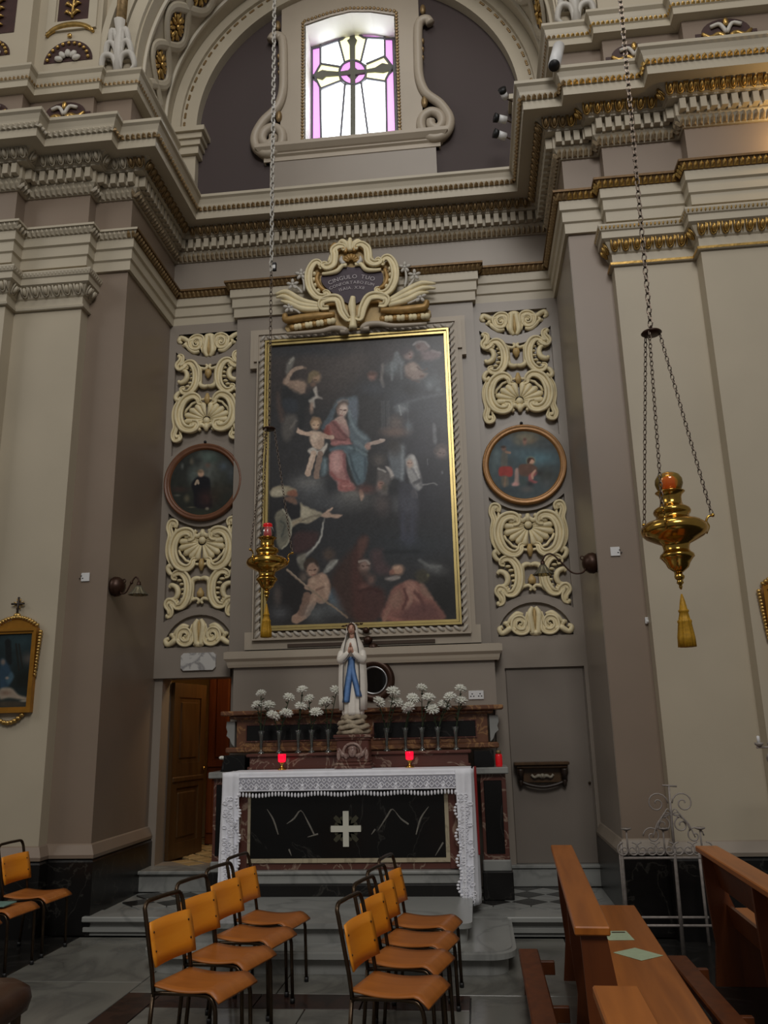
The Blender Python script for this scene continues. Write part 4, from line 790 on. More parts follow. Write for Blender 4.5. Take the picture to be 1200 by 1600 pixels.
    P('e', [(575, 415), (570, 500), (545, 610), (480, 710), (400, 780), (340, 830), (320, 780), (430, 720), (520, 620), (550, 520)], (138, 138, 130), .95, 1.5); L('e', [(568, 460), (545, 590), (470, 705)], 7, (164, 164, 156), .7, 1.4); P('e', [(320, 770), (400, 740), (400, 830), (380, 900), (340, 860)], (112, 108, 94), .8, 2.5)
    # putto with the staff
    B('f', 465, 235, 62, 72, (150, 116, 96), 1, .3); P('f', [(385, 200), (410, 140), (470, 125), (520, 170), (515, 210), (480, 165), (430, 185), (410, 240)], (58, 46, 38), .97, 1.6); L('f', [(440, 240), (460, 245)], 6, (70, 48, 40), .9, .8); L('f', [(482, 242), (500, 236)], 6, (70, 48, 40), .9, .8); B('f', 475, 262, 10, 12, (170, 132, 110), .7, .6); L('f', [(462, 284), (490, 282)], 5, (120, 66, 58), .9, .8); B('f', 445, 270, 22, 24, (170, 134, 112), .6, .7)
    P('f', [(440, 320), (500, 290), (570, 270), (620, 330), (640, 440), (620, 510), (560, 540), (490, 490), (420, 400), (420, 350)], (150, 118, 98), 1, 1.6); P('f', [(540, 290), (600, 310), (630, 420), (600, 490), (560, 420)], (172, 140, 118), .7, 4); B('f', 470, 345, 40, 34, (172, 142, 118), .7, .6); L('f', [(560, 310), (550, 370), (490, 410), (410, 405)], 24, (164, 130, 108), .95, 1.6); L('f', [(500, 430), (570, 400)], 9, (104, 76, 64), .7, 2); P('f', [(590, 210), (640, 150), (700, 145), (690, 180), (620, 260), (570, 270)], (122, 122, 116), .95, 1.6); L('f', [(600, 240), (690, 160)], 8, (150, 150, 142), .6, 1.6)
    L('f', [(560, 510), (480, 500), (450, 560), (400, 640), (310, 700)], 44, (150, 118, 98), 1, 2); L('f', [(490, 490), (455, 550), (400, 630)], 16, (176, 144, 120), .6, 3); L('f', [(410, 480), (390, 560), (360, 640)], 34, (122, 92, 76), .95, 2.5); P('f', [(275, 690), (340, 675), (350, 710), (300, 725)], (146, 112, 92), .95, 1.4); P('f', [(620, 500), (660, 400), (740, 510), (700, 560), (640, 550)], (74, 94, 108), .9, 2.5); B('f', 680, 590, 110, 70, (88, 94, 98), .8, .7); B('f', 500, 640, 100, 80, (92, 98, 100), .7, .7); B('f', 160, 640, 80, 60, (78, 80, 84), .8, .7); B('f', 140, 480, 40, 90, (92, 80, 74), .7, .6); B('f', 380, 310, 40, 50, (112, 96, 84), .7, .6)
    L('f', [(228, 242), (400, 390), (600, 540), (790, 680)], 9, (132, 112, 92), .95, 1.1); L('f', [(232, 240), (400, 385)], 4, (164, 146, 124), .7, .8); B('e', 620, 750, 56, 60, (84, 68, 58), .8, .5)
    # red-robed saints
    P('f', [(640, 330), (720, 180), (820, 60), (900, 40), (950, 200), (950, 700), (820, 690), (700, 520)], (66, 44, 38), .8, 6); P('g', [(0, 250), (60, 60), (130, 50), (120, 140), (60, 250), (100, 420), (250, 480), (280, 600), (200, 740), (60, 740), (0, 600)], (78, 46, 42), .85, 5); P('g', [(50, 90), (125, 50), (110, 140), (60, 220)], (92, 62, 54), .8, 3); P('g', [(160, 170), (250, 150), (260, 240), (330, 320), (280, 360), (180, 330)], (80, 58, 60), .8, 5)
    B('g', 105, 290, 44, 56, (140, 110, 98), .9, .45); L('g', [(60, 250), (110, 240), (145, 270)], 9, (150, 136, 126), .8, 1.4); L('g', [(85, 285), (100, 290)], 6, (76, 54, 48), .8, .9); L('g', [(122, 285), (138, 290)], 6, (76, 54, 48), .8, .9); B('g', 110, 350, 36, 30, (82, 62, 56), .8, .6); B('g', 160, 400, 36, 40, (118, 84, 74), .8, .6); B('g', 100, 460, 50, 30, (112, 72, 64), .7, .6); L('g', [(60, 500), (160, 470), (240, 500)], 14, (62, 36, 34), .8, 4)
    B('g', 380, 320, 54, 46, (164, 122, 98), .97, .35, -10); B('g', 375, 300, 34, 20, (188, 150, 124), .7, .7); P('g', [(310, 330), (340, 310), (350, 350), (310, 360)], (142, 92, 76), .9, 1.6); L('g', [(320, 355), (385, 362)], 6, (90, 66, 58), .8, 1); P('g', [(270, 390), (340, 370), (400, 375), (380, 400), (300, 410)], (142, 132, 126), .85, 1.8)
    P('g', [(300, 560), (340, 470), (430, 420), (500, 405), (570, 430), (620, 500), (680, 570), (760, 740), (260, 740)], (128, 80, 70), .97, 2.5); P('g', [(430, 430), (500, 410), (550, 470), (530, 520), (450, 480)], (156, 108, 92), .85, 3); P('g', [(310, 550), (390, 480), (420, 560), (380, 640), (310, 620)], (136, 98, 82), .8, 4); L('g', [(460, 490), (490, 560), (460, 640)], 16, (160, 118, 100), .7, 3); L('g', [(500, 520), (550, 570)], 14, (152, 106, 90), .7, 3); L('g', [(430, 480), (450, 560), (420, 640)], 10, (88, 50, 46), .8, 3); L('g', [(520, 500), (570, 560), (600, 660)], 12, (92, 54, 50), .8, 3); P('g', [(570, 420), (620, 470), (670, 560), (640, 560), (570, 500)], (136, 100, 84), .9, 2); P('g', [(480, 620), (640, 600), (740, 740), (400, 740)], (98, 60, 58), .8, 5); L('g', [(300, 640), (260, 740)], 18, (150, 104, 88), .7, 3); L('g', [(300, 710), (400, 735)], 16, (142, 88, 78), .7, 3)
    B('g', 680, 310, 100, 44, (94, 96, 96), .8, .7, 12); L('g', [(560, 240), (640, 285), (730, 290)], 14, (112, 116, 114), .6, 4); P('g', [(530, 340), (600, 320), (640, 380), (600, 430), (540, 410)], (66, 62, 48), .85, 3); B('g', 625, 365, 14, 16, (104, 100, 72), .7, .5); L('g', [(270, 170), (560, 165)], 16, (34, 38, 42), .7, 4); B('g', 470, 80, 70, 50, (66, 72, 92), .5, .8)
    g = p.c.mean(1, keepdims=True); p.c = (g + (p.c - g) * .76) * .95 + 6
    return p.grain(.10, .35, 3).grain(.10, 1.1, 5).grain(.08, 2.2, 8).c
ap = thing('altarpiece_painting', 'large dark oil painting of a mother and child with saints, thin gold frame', 'painting', (XC - .02, YPN, PZ0))
grid_mesh('canvas', PX0, PX1, PZ0, PZ1, YPN, 300, 480, altarpiece, OIL, ap, 1.16)
def frame_rect(x0, x1, z0, z1, w, y0, y1): return poly([rect(x0 - w, x1 + w, z0 - w, z1 + w), rect(x0, x1, z0, z1)], y0, y1)
fixn(frame_rect(PX0, PX1, PZ0, PZ1, .028, YPN - .035, YPN + .03).build('gold_frame', FRAMEG, ap)); fixn(frame_rect(PX0 - .034, PX1 + .034, PZ0 - .034, PZ1 + .034, .022, YPN - .055, YPN + .03).build('outer_gold_frame', FRAMEG, ap))
# --- pale eared surround with twisted rope
YE = YB - .12
sur = thing('painting_surround', 'pale eared stucco surround with twisted rope moulding around the great painting', 'frame', (XC, YE, 2.52))
ox0, ox1 = -2.38, .035
ear = [(-2.47, 5.855), (-2.38, 5.855), (-2.38, 2.74), (-2.47, 2.74), (-2.47, 2.55), (.085, 2.55), (.085, 2.74), (.035, 2.74), (.035, 5.855), (.085, 5.855), (.085, 6.35), (-2.47, 6.35)]
fixn(poly([ear, rect(-2.30, -.09, 2.72, 6.20)], YE - .07, YE + .005).build('eared_board', SURR, sur))
ear2 = [(-2.42, 5.93), (-2.34, 5.93), (-2.34, 2.66), (-.01, 2.66), (-.01, 5.93), (.04, 5.93), (.04, 6.30), (-2.42, 6.30)]
fixn(poly([ear2, rect(-2.30, -.09, 2.72, 6.20)], YE - .10, YE - .07).build('eared_fillet', SURR, sur))
MB().box(-2.30, -.09, YE - .005, YE + .005, 2.72, 6.20).build('back_board', LINTEL, sur)
ROPE = mat('grey_rope_stucco', (178, 171, 160), .5, var=.15, scale=20)
RGAP = mat('dark_rope_ground', (92, 82, 72), .6, var=.1)
fixn(frame_rect(-2.27, -.12, 2.75, 6.17, .08, YE - .075, YE - .068).build('rope_ground', RGAP, sur))
tw = MB().ball((0, 0, 0), (.020, .026, .050), 8, 6, Matrix.Rotation(math.radians(38), 3, 'Y')).mesh('rope_twist', ROPE, True)
tw2 = MB().ball((0, 0, 0), (.050, .026, .020), 8, 6, Matrix.Rotation(math.radians(38), 3, 'Y')).mesh('rope_twist', ROPE, True)
rx0, rx1, rz0, rz1 = -2.315, -.075, 2.705, 6.215
n_ = int((rz1 - rz0) / .085)
for k in range(n_ + 1):
    for x in (rx0, rx1): piece('rope_twist', tw, sur, (x, YE - .10, rz0 + (rz1 - rz0) * k / n_))
n_ = int((rx1 - rx0) / .085)
for k in range(1, n_):
    for z in (rz0, rz1): piece('rope_twist', tw2, sur, (rx0 + (rx1 - rx0) * k / n_, YE - .10, z))
fixn(frame_rect(rx0 + .045, rx1 - .045, rz0 + .045, rz1 - .045, .012, YE - .10, YE - .06).build('inner_fillet', SURR, sur))
fixn(frame_rect(rx0 - .045, rx1 + .045, rz0 - .045, rz1 + .045, .015, YE - .12, YE - .06).build('outer_fillet', SURR, sur))
# shelf cornice and plinth block under the painting
pb = MB().box(-2.57, .21, 8.70, YB, 1.90, 2.37).build('wall_plinth_block', WALLC); struct(pb, 'taupe plinth block between altar shelf and painting')
t11 = MB().sweep([(-2.60, YB), (-2.60, 8.68), (.235, 8.68), (.235, YB)], [(0, 2.36), (.02, 2.36), (.03, 2.39), (.035, 2.42), (.06, 2.45), (.06, 2.52), (.03, 2.53), (-.2, 2.53)])
t11.box(-2.62, .25, 8.66, YB - .05, 2.44, 2.53)
struct(fixn(t11.build('trim_11', SURR)), 'pale shelf cornice below the painting')
struct(MB().box(-1.99, -.40, YE - .085, YE - .06, 2.565, 2.60).build('trim_12', mat('strip_brown', (70, 54, 42), .7)), 'narrow brown strip below the painting')  # thin brown strip set on the surround board

# --- round paintings
def roundel_left(px, py):
    p = Paint((px - 250) * 8.571, (py - 690) * 8.571, (44, 46, 42)); B, Po, Ln = p.blob, p.poly, p.line
    B(620, 380, 230, 240, (88, 92, 88), .85, .7); B(640, 200, 120, 70, (84, 98, 92), .8, .6); B(720, 240, 60, 50, (66, 78, 72), .7, .7); B(300, 330, 140, 160, (44, 46, 44), .9, .6); B(430, 265, 30, 40, (104, 96, 82), .8, .6); B(300, 330, 20, 40, (96, 100, 96), .7, .6); B(850, 330, 60, 60, (76, 86, 96), .7, .7); B(950, 420, 60, 120, (72, 78, 84), .6, .7); B(500, 250, 60, 70, (48, 50, 48), .7, .7)
    B(640, 320, 36, 34, (100, 80, 70), .7, .6); B(440, 450, 60, 100, (96, 108, 104), .6, .7); Po([(420, 570), (480, 490), (540, 460), (620, 470), (670, 520), (680, 680), (690, 880), (560, 900), (460, 860), (450, 700)], (28, 28, 32), .97, 14); B(548, 425, 42, 50, (178, 146, 124), 1, .3); B(535, 400, 44, 22, (96, 86, 70), .7, .6); Ln([(475, 570), (500, 520), (515, 560)], 14, (168, 150, 130), .9, 8)
    B(620, 760, 110, 110, (66, 44, 42), .7, .7); B(760, 700, 90, 140, (54, 48, 40), .7, .7); B(360, 760, 40, 50, (96, 90, 72), .7, .6); B(230, 720, 40, 14, (110, 108, 98), .6, .7); B(630, 900, 26, 22, (146, 136, 118), .8, .5); B(420, 880, 50, 10, (120, 112, 92), .6, .7); B(260, 640, 110, 40, (62, 48, 44), .7, .7); B(900, 640, 90, 60, (58, 54, 48), .6, .7); B(600, 960, 320, 50, (50, 54, 44), .7, .6)
    return p.grain(.14, .03, 9).c
def roundel_right(px, py):
    p = Paint((px - 750) * 8.571, (py - 655) * 8.571, (70, 80, 84)); B, Po, Ln = p.blob, p.poly, p.line
    B(620, 240, 240, 100, (120, 112, 92), .8, .7); B(860, 330, 130, 110, (66, 72, 74), .8, .7); B(360, 300, 110, 80, (78, 92, 104), .7, .7); B(780, 520, 230, 90, (86, 116, 126), .85, .7); B(560, 450, 200, 80, (84, 104, 112), .6, .8); B(200, 560, 80, 200, (84, 96, 98), .8, .6); B(240, 480, 50, 90, (108, 124, 128), .5, .7); B(600, 300, 30, 50, (136, 104, 92), .9, .5); B(600, 270, 22, 20, (92, 70, 62), .8, .5); B(700, 290, 70, 30, (120, 104, 84), .6, .7, -25); B(500, 310, 70, 30, (110, 108, 96), .6, .7, 25)
    Po([(300, 440), (370, 420), (370, 500), (360, 640), (290, 640), (280, 540)], (96, 96, 90), .95, 12); B(320, 395, 34, 36, (120, 92, 80), .9, .5); B(310, 372, 36, 18, (60, 50, 46), .8, .5); Ln([(350, 440), (400, 450)], 16, (140, 112, 96), .9, 8); Po([(260, 650), (350, 630), (430, 650), (430, 760), (330, 770), (255, 750)], (148, 62, 58), .97, 12); Po([(290, 770), (370, 770), (380, 890), (300, 900)], (104, 98, 88), .9, 14); Ln([(340, 780), (330, 900)], 14, (134, 112, 94), .7, 9)
    B(680, 560, 62, 62, (150, 140, 96), .5, .3); B(688, 560, 42, 46, (186, 148, 128), 1, .3); Po([(630, 560), (650, 520), (710, 520), (730, 560), (690, 535), (650, 600)], (62, 44, 38), .95, 8); Po([(540, 610), (620, 600), (690, 600), (770, 660), (740, 740), (640, 770), (550, 760), (510, 680)], (96, 72, 62), .97, 12); Po([(660, 740), (740, 700), (780, 720), (700, 800), (770, 840), (720, 860), (650, 830)], (164, 92, 92), .9, 12); Ln([(740, 690), (700, 740), (705, 790)], 16, (190, 148, 128), .9, 8)
    Po([(470, 680), (510, 660), (520, 780), (520, 880), (430, 890), (460, 830)], (168, 140, 132), .9, 12); B(480, 870, 50, 24, (190, 140, 136), .8, .6); B(580, 830, 60, 70, (72, 84, 82), .8, .6); B(670, 870, 50, 40, (54, 54, 56), .8, .6); B(620, 940, 90, 40, (92, 90, 88), .8, .6); B(900, 760, 130, 110, (64, 66, 62), .8, .7); B(800, 720, 50, 40, (50, 50, 48), .7, .6); B(350, 960, 180, 50, (58, 66, 72), .7, .7); B(900, 860, 60, 60, (84, 86, 88), .5, .7)
    return p.grain(.12, .03, 11).c
WOODF = mat('red_brown_round_frame', (112, 72, 48), .35, var=.15, scale=12)
GILTF = mat('gilt_brown_round_frame', (150, 108, 62), .35, metal=.3, var=.15, scale=12)
for side, fn, fm, lab in (('left', roundel_left, WOODF, 'round painting of a dark-robed praying figure in a red-brown frame'), ('right', roundel_right, GILTF, 'round painting of a kneeling haloed figure and executioner in a gilt-brown frame')):
    cx = RC[side]; zc = 4.515; t = thing('round_painting', lab, 'painting', (cx, YS, zc - .45))
    grid_mesh('canvas', cx - .42, cx + .42, zc - .42, zc + .42, YS - .035, 110, 110, fn, OIL2, t, 1.12, (cx, zc, .415))
    prof = [(.385, -.0), (.405, -.05), (.42, -.055), (.43, -.045), (.445, -.065), (.462, -.06), (.468, -.03), (.468, 0)]
    mb = MB(); n = 48; vs = [(cx + r * math.cos(2 * PI * i / n), YS + d - .012, zc + r * math.sin(2 * PI * i / n)) for r, d in prof for i in range(n)]
    mb.add(vs, [(j * n + i, j * n + (i + 1) % n, (j + 1) * n + (i + 1) % n, (j + 1) * n + i) for j in range(len(prof) - 1) for i in range(n)])
    fixn(mb.build('round_frame', fm, t, True))
    fixn(poly([[(cx + .462 * math.cos(2 * PI * i / 40), zc + .462 * math.sin(2 * PI * i / 40)) for i in range(40)]], YS - .02, YS - .001).build('backing', DARKW, t))
    MB().ball((cx, YS - .015, zc + .50), (.018, .02, .018), 8, 6).build('hanging_peg', BLACK, t, True)

# --- cartouche over the painting
ct = thing('cartouche', 'cream and gilt stucco cartouche with a purple inscription field and lilies', 'cartouche', (-1.24, YE, 6.45))
YC = YE - .16
def cz(a, b, Y=YC): return at(480 + a / 8.571, 370 + b / 8.571, Y)            # from the close view of the crest
def cw(a, b, Y=YC): return at(400 + a / 3.333, 350 + b / 3.333, Y)            # from the wider view
fld = [(195, 520), (400, 480), (480, 400), (600, 410), (700, 395), (790, 465), (990, 460), (1010, 600), (930, 700), (720, 860), (610, 900), (500, 870), (330, 740), (215, 640)]
fixn(poly([[(cz(a, b)[0], cz(a, b)[2]) for a, b in cr(fld, 3, True)]], YC, YE).build('inscription_field', VELVET, ct))
shl = [(90, 370), (25, 560), (60, 720), (180, 820), (330, 860), (480, 1000), (600, 1060), (720, 1000), (850, 830), (1000, 780), (1110, 720), (1180, 520), (1120, 300), (1010, 340), (960, 350), (850, 330), (820, 180), (740, 80), (575, 40), (420, 110), (350, 200), (350, 380), (230, 400)]
fixn(poly([[(cz(a, b)[0], cz(a, b)[2]) for a, b in cr(shl, 3, True)]], YC + .03, YE).build('gilded_shield', OCHRE, ct))
ft = [(160, 555), (190, 480), (340, 440), (440, 400), (500, 420), (590, 390), (680, 420), (890, 430), (900, 480), (880, 500), (640, 520), (505, 545), (380, 545)]
fixn(poly([[(cw(a, b)[0], cw(a, b)[2]) for a, b in cr(ft, 3, True)]], YC + .04, YE).build('gilded_base', OCHRE, ct))
def ct_tube(name, pts, r, m, fn=cz, y=0.0, sub=5):
    P = [fn(a, b, YC - .02 + y) for a, b in cr(pts, sub)]; k = len(P)
    R = r if not isinstance(r, (list, tuple)) else [float(np.interp(i / (k - 1), np.linspace(0, 1, len(r)), r)) for i in range(k)]
    mb = MB(); V = [Vector(p) for p in P]
    if k > 34:
        mb.tube(P, R, 8, flat=.8)
        for s_ in (-1, 1):
            Q = []
            for i in range(k):
                t_ = (V[min(i + 1, k - 1)] - V[max(i - 1, 0)]).normalized(); Q.append(V[i] + Vector((-t_.z, 0, t_.x)) * R[i] * .75 * s_ - Vector((0, R[i] * .75, 0)))
            mb.tube(Q, [q * .40 for q in R], 5)
    else: mb.tube(P, R, 8)
    mb.build(name, m, ct, True)
sideL = [(165, 430), (190, 400), (150, 350), (90, 370), (35, 470), (25, 600), (60, 720), (140, 810), (230, 820), (285, 790), (260, 745), (215, 760)]
sideR = [(1030, 380), (1000, 350), (1030, 300), (1090, 290), (1150, 360), (1180, 470), (1170, 600), (1110, 720), (1030, 770), (960, 760), (930, 710), (970, 690)]
inL = [(150, 480), (130, 580), (180, 680), (270, 740)]; inR = [(1040, 430), (1070, 560), (1030, 650), (950, 700)]
topL = [(235, 400), (250, 370), (220, 385), (270, 420), (350, 380), (370, 260), (360, 190), (420, 140), (490, 145), (480, 190)]
topR = [(920, 330), (950, 310), (970, 345), (900, 370), (830, 330), (820, 240), (800, 160), (730, 110), (660, 130), (660, 175)]
for p_, nm in ((sideL, 'side_scroll'), (sideR, 'side_scroll'), (topL, 'top_scroll'), (topR, 'top_scroll')): ct_tube(nm, p_, [.02, .035, .045, .045, .035, .02], STUCCO)
for p_ in (inL, inR): ct_tube('inner_scroll', p_, [.02, .035, .02], GOLDTR)
off = lambda P, dx, dy: [(a + dx, b + dy) for a, b in P]
ct_tube('gilt_scroll', off(topL[3:], 28, 22), [.015, .025, .02], GOLDTR); ct_tube('gilt_scroll', off(topR[3:], -28, 22), [.015, .025, .02], GOLDTR)
for i, (a, b) in enumerate([(95, 500), (90, 575), (110, 650), (150, 725), (1110, 430), (1115, 510), (1100, 590), (1060, 660)]): MB().ball(cz(a, b, YC - .02), (.026, .03, .03), 8, 6).build('bead', STUCCO, ct, True)
ct_tube('field_border', [(200, 500), (290, 490), (400, 460), (470, 390), (530, 385)], [.02, .03, .025], STUCCO); ct_tube('field_border', [(640, 375), (720, 370), (790, 440), (900, 450), (990, 440)], [.025, .03, .02], STUCCO)
for k in range(7):
    a = math.radians(-75 + 25 * k); ct_tube('shell_rib', [(590 + 30 * math.sin(a), 335 - 25 * math.cos(a)), (590 + 110 * math.sin(a), 335 - 95 * math.cos(a))], [.012, .024], GOLDTR, sub=2)
ct_tube('crest_leaf', [(575, 190), (570, 100), (575, 20)], [.03, .04, .02], STUCCO)
for s_ in (-1, 1):
    ct_tube('crest_leaf', [(575 + s_ * 20, 170), (575 + s_ * 60, 90), (575 + s_ * 110, 60), (575 + s_ * 160, 90)], [.02, .035, .03, .015], STUCCO)
    ct_tube('crest_leaf', [(575 + s_ * 150, 120), (575 + s_ * 210, 110), (575 + s_ * 250, 160), (575 + s_ * 262, 230)], [.02, .03, .028, .012], GOLDTR)
    ct_tube('flame_leaf', [(585 + s_ * 250, 300), (585 + s_ * 285, 330), (585 + s_ * 275, 240)], [.02, .03, .01], STUCCO)
    ct_tube('white_leaf', [(585 + s_ * 90, 370), (585 + s_ * 130, 320), (585 + s_ * 125, 260)], [.03, .03, .01], STUCCO2)
# base scrolls, palm leaves, gilded garlands and lilies
bsL = [(500, 490), (480, 500), (450, 460), (430, 400), (380, 395), (345, 410), (345, 440), (380, 440)]; bsR = [(520, 490), (545, 495), (560, 440), (590, 390), (640, 380), (680, 395), (670, 425), (640, 425)]
for p_ in (bsL, bsR): ct_tube('base_scroll', p_, [.02, .045, .05, .04, .025], STUCCO, cw); ct_tube('gilt_scroll', off(p_[1:6], 10 if p_ is bsL else -10, 22), [.015, .03, .02], GOLDTR, cw)
ct_tube('base_drop', [(505, 380), (500, 430), (505, 480), (505, 545)], [.03, .05, .035, .05], STUCCO, cw)
for s_, pts in ((-1, [[(330, 420), (240, 400), (160, 355), (100, 365)], [(330, 432), (230, 420), (150, 380), (105, 382)], [(330, 445), (250, 445), (180, 415), (130, 400)]]), (1, [[(690, 400), (780, 350), (860, 310), (935, 310)], [(690, 412), (790, 370), (870, 335), (935, 335)], [(690, 425), (780, 400), (850, 365), (900, 355)]])):
    for q in pts: ct_tube('palm_leaf', q, [.03, .04, .035, .012], STUCCO, cw)
for q in ([(410, 470), (330, 480), (240, 490), (160, 500), (150, 470)], [(650, 450), (740, 450), (840, 440), (880, 430), (890, 400)]): ct_tube('gilded_ribbon', q, [.03, .05, .05, .045, .03], GOLDTR, cw)
for k in range(12):
    f = k / 11
    for (xa, ya, xb, yb) in ((190, 540, 400, 505), (660, 495, 890, 480)):
        c = cw(xa + (xb - xa) * f, ya + (yb - ya) * f, YC - .02); MB().ball(c, (.045, .035, .038), 7, 5, Matrix.Rotation(.6 * (-1) ** k, 3, 'Y')).build('garland_leaf', STUCCO if k % 3 else GOLDTR, ct, True)
for (a, b, st) in ((235, 262, (250, 350)), (190, 315, (240, 360)), (172, 435, (230, 465)), (775, 225, (775, 330)), (825, 265, (790, 330)), (855, 380, (790, 415))):
    fl = MB().ball(cw(a, b, YC - .03), .022, 8, 5); c0 = Vector(cw(a, b, YC - .03))
    for k in range(5):
        an = 2 * PI * k / 5 + .3; fl.ball(c0 + Vector((.045 * math.cos(an), 0, .045 * math.sin(an))), (.036, .018, .02), 7, 5, Matrix.Rotation(-an, 3, 'Y'))
    fl.build('lily_flower', STUCCO2, ct, True); ct_tube('lily_stem', [(a, b), ((a + st[0]) / 2 + 8, (b + st[1]) / 2), st], [.012, .016, .014], STUCCO2, cw, sub=3)
ct_tube('sill_scroll', [(160, 572), (330, 560), (400, 545), (450, 548), (470, 560), (440, 560)], [.02, .035, .04, .03], SURR, cw); ct_tube('sill_scroll', [(890, 520), (720, 530), (640, 520), (580, 525), (555, 545), (590, 545)], [.02, .035, .04, .03], SURR, cw)
LETT = mat('silver_lettering', (176, 168, 172), .5, var=0)
c0 = cz(600, 640); kx = 8.571
sz = .118
for txt, zoff, R0, size in (('CINGULO  TUO', .058, .62, .074), ('CONFORTABO EUM', -.012, .60, .055), ('ISAIA. XXII', -.082, .58, .056)):
    def fn(u, v, w, zoff=zoff, R0=R0): a = u / R0; return (c0[0] + (R0 + v) * math.sin(a), YC - .004 - w, c0[2] + zoff - R0 + (R0 + v) * math.cos(a) + .02)
    text_mesh(txt, size, LETT, 'letter', ct, fn, .003)
# ================================================================== doors and the room behind
mb = MB().box(.19, .315, YS, YB + .005, dz, 2.285).box(1.14, XR - .001, YS, YB + .005, dz, 2.285)
struct(mb.build('trim_13', WALLC), 'plain margins beside the closed panel door')
d2 = MB().bbox(.325, 1.13, YB - .022, YB + .005, .36, 2.265, .006).build('door_2', mat('dull_door_paint', (122, 113, 104), .45, var=.06, scale=1.1)); struct(d2, 'closed taupe panel door right of the altar')
MB().ball((1.10, YB - .04, 1.12), .014, 8, 6).build('knob', STEEL, d2, True)
struct(MB().bbox(.19, XR - .001, YB - .10, YB, dz, .33, .006).bbox(.19, XR - .001, YB - .12, YB, .33, .36, .005).build('baseboard_back', GREYM), 'grey marble base under the panel door')
rm = MB()
rx0_, rx1_, ry0_, ry1_ = -4.6, -1.9, YB + .28, 11.4
WARMW = mat('sacristy_wall', (196, 172, 128), .7, var=.05)
struct(MB().box(rx0_, rx1_, ry1_, ry1_ + .1, .3, 3.1).build('wall_sacristy_back', WARMW)); struct(MB().box(rx0_ - .1, rx0_, ry0_, ry1_, .3, 3.1).build('wall_sacristy_left', WARMW)); struct(MB().box(rx1_, rx1_ + .1, ry0_, ry1_, .3, 3.1).build('wall_sacristy_right', WARMW)); struct(MB().box(rx0_ - .1, rx1_ + .1, ry0_ - .02, ry1_, 3.0, 3.1).build('ceiling', WARMW))
sf = struct(MB().box(rx0_, rx1_, YB + .0, ry1_, .2, .345).build('floor_sacristy', DARKSTRIP), 'sacristy floor of pale tiles with dark joints')
tm = MB().bbox(-.094, .094, -.094, .094, -.02, .012, .003).mesh('tile', TILEL)
for i in range(26):
    for j in range(18):
        if (i + j) % 2: continue
        x = rx0_ + .25 + .16 * i; y = YB + .12 + .16 * j
        if rx0_ + .2 < x < -2.2 and y < ry1_ - .2 and (y > YB + .45 or DX0 + .16 < x < DX1 - .15): piece('tile', tm, sf, (x + (.1127 if 0 else 0), y, .35), (0, 0, PI / 4))
l = bpy.data.lights.new('sacristy_lamp', 'POINT'); l.energy = 15; l.color = (1.0, .72, .38); l.shadow_soft_size = .12
lo = bpy.data.objects.new('sacristy_lamp', l); COL.objects.link(lo); lo.location = (-2.55, 9.75, 2.75)
an = math.radians(80)
dl = thing('door_leaf', 'open panelled walnut door in the lit doorway left of the altar', 'door', (DX0 + .03, ry0_ - .02, .365), an)
DW, DH = .74, 1.89
fixn(poly([rect(0, DW, 0, DH), rect(.12, DW - .12, .16, .74), rect(.12, DW - .12, 1.0, DH - .16)], -.022, .022).build('door_frame', DARKW, dl, local=True))
for z0, z1 in ((.16, .74), (1.0, DH - .16)):
    MB().bbox(.10, DW - .10, -.006, .006, z0 - .02, z1 + .02, .002).build('door_panel', DARKW, dl, local=True)
    MB().bbox(.17, DW - .17, -.018, .018, z0 + .05, z1 - .05, .012).build('raised_field', DARKW, dl, local=True)
MB().bbox(.02, DW - .02, -.035, .035, .80, .86, .012).build('door_rail', DARKW, dl, local=True)
MB().ball((DW - .06, -.05, .93), .022, 8, 6).build('door_knob', BRASS, dl, True, local=True)
wd = thing('wardrobe', 'tall red-brown wooden cupboard standing in the room behind the doorway', 'cupboard', (-3.0, 10.6, .36))
REDW = wood('red_mahogany', (80, 38, 18), (104, 54, 26), .3, 2)
MB().bbox(-3.42, -2.3, 10.5, 10.95, .362, 2.75, .01).build('cupboard_body', REDW, wd)
for k in range(3):
    x = -3.40 + .365 * k
    for z0, z1 in ((.50, 1.20), (1.28, 2.66)):
        d = fixn(poly([rect(x, x + .345, z0, z1), rect(x + .06, x + .285, z0 + .07, z1 - .07)], 10.475, 10.5).build('cupboard_door', REDW, wd)); MB().bbox(x + .09, x + .255, 10.482, 10.5, z0 + .11, z1 - .11, .008).build('door_panel', REDW, d); MB().ball((x + .32, 10.465, (z0 + z1) / 2), .014, 8, 5).build('knob', BRASS, d, True)
# marble plate over the doorway
pl_ = [(-3.215 + .03, 2.36), (-2.82 - .03, 2.36), (-2.82, 2.39), (-2.82, 2.52), (-2.85, 2.55), (-3.185, 2.55), (-3.215, 2.52), (-3.215, 2.39)]
tag(fixn(poly([pl_], YS - .03, YS - .001).build('marble_plaque', marble('white_plaque_marble', (196, 194, 190), (140, 138, 138), .4, 3.0, .05, .1))), 'blank white marble plaque with notched corners above the doorway', 'plaque')

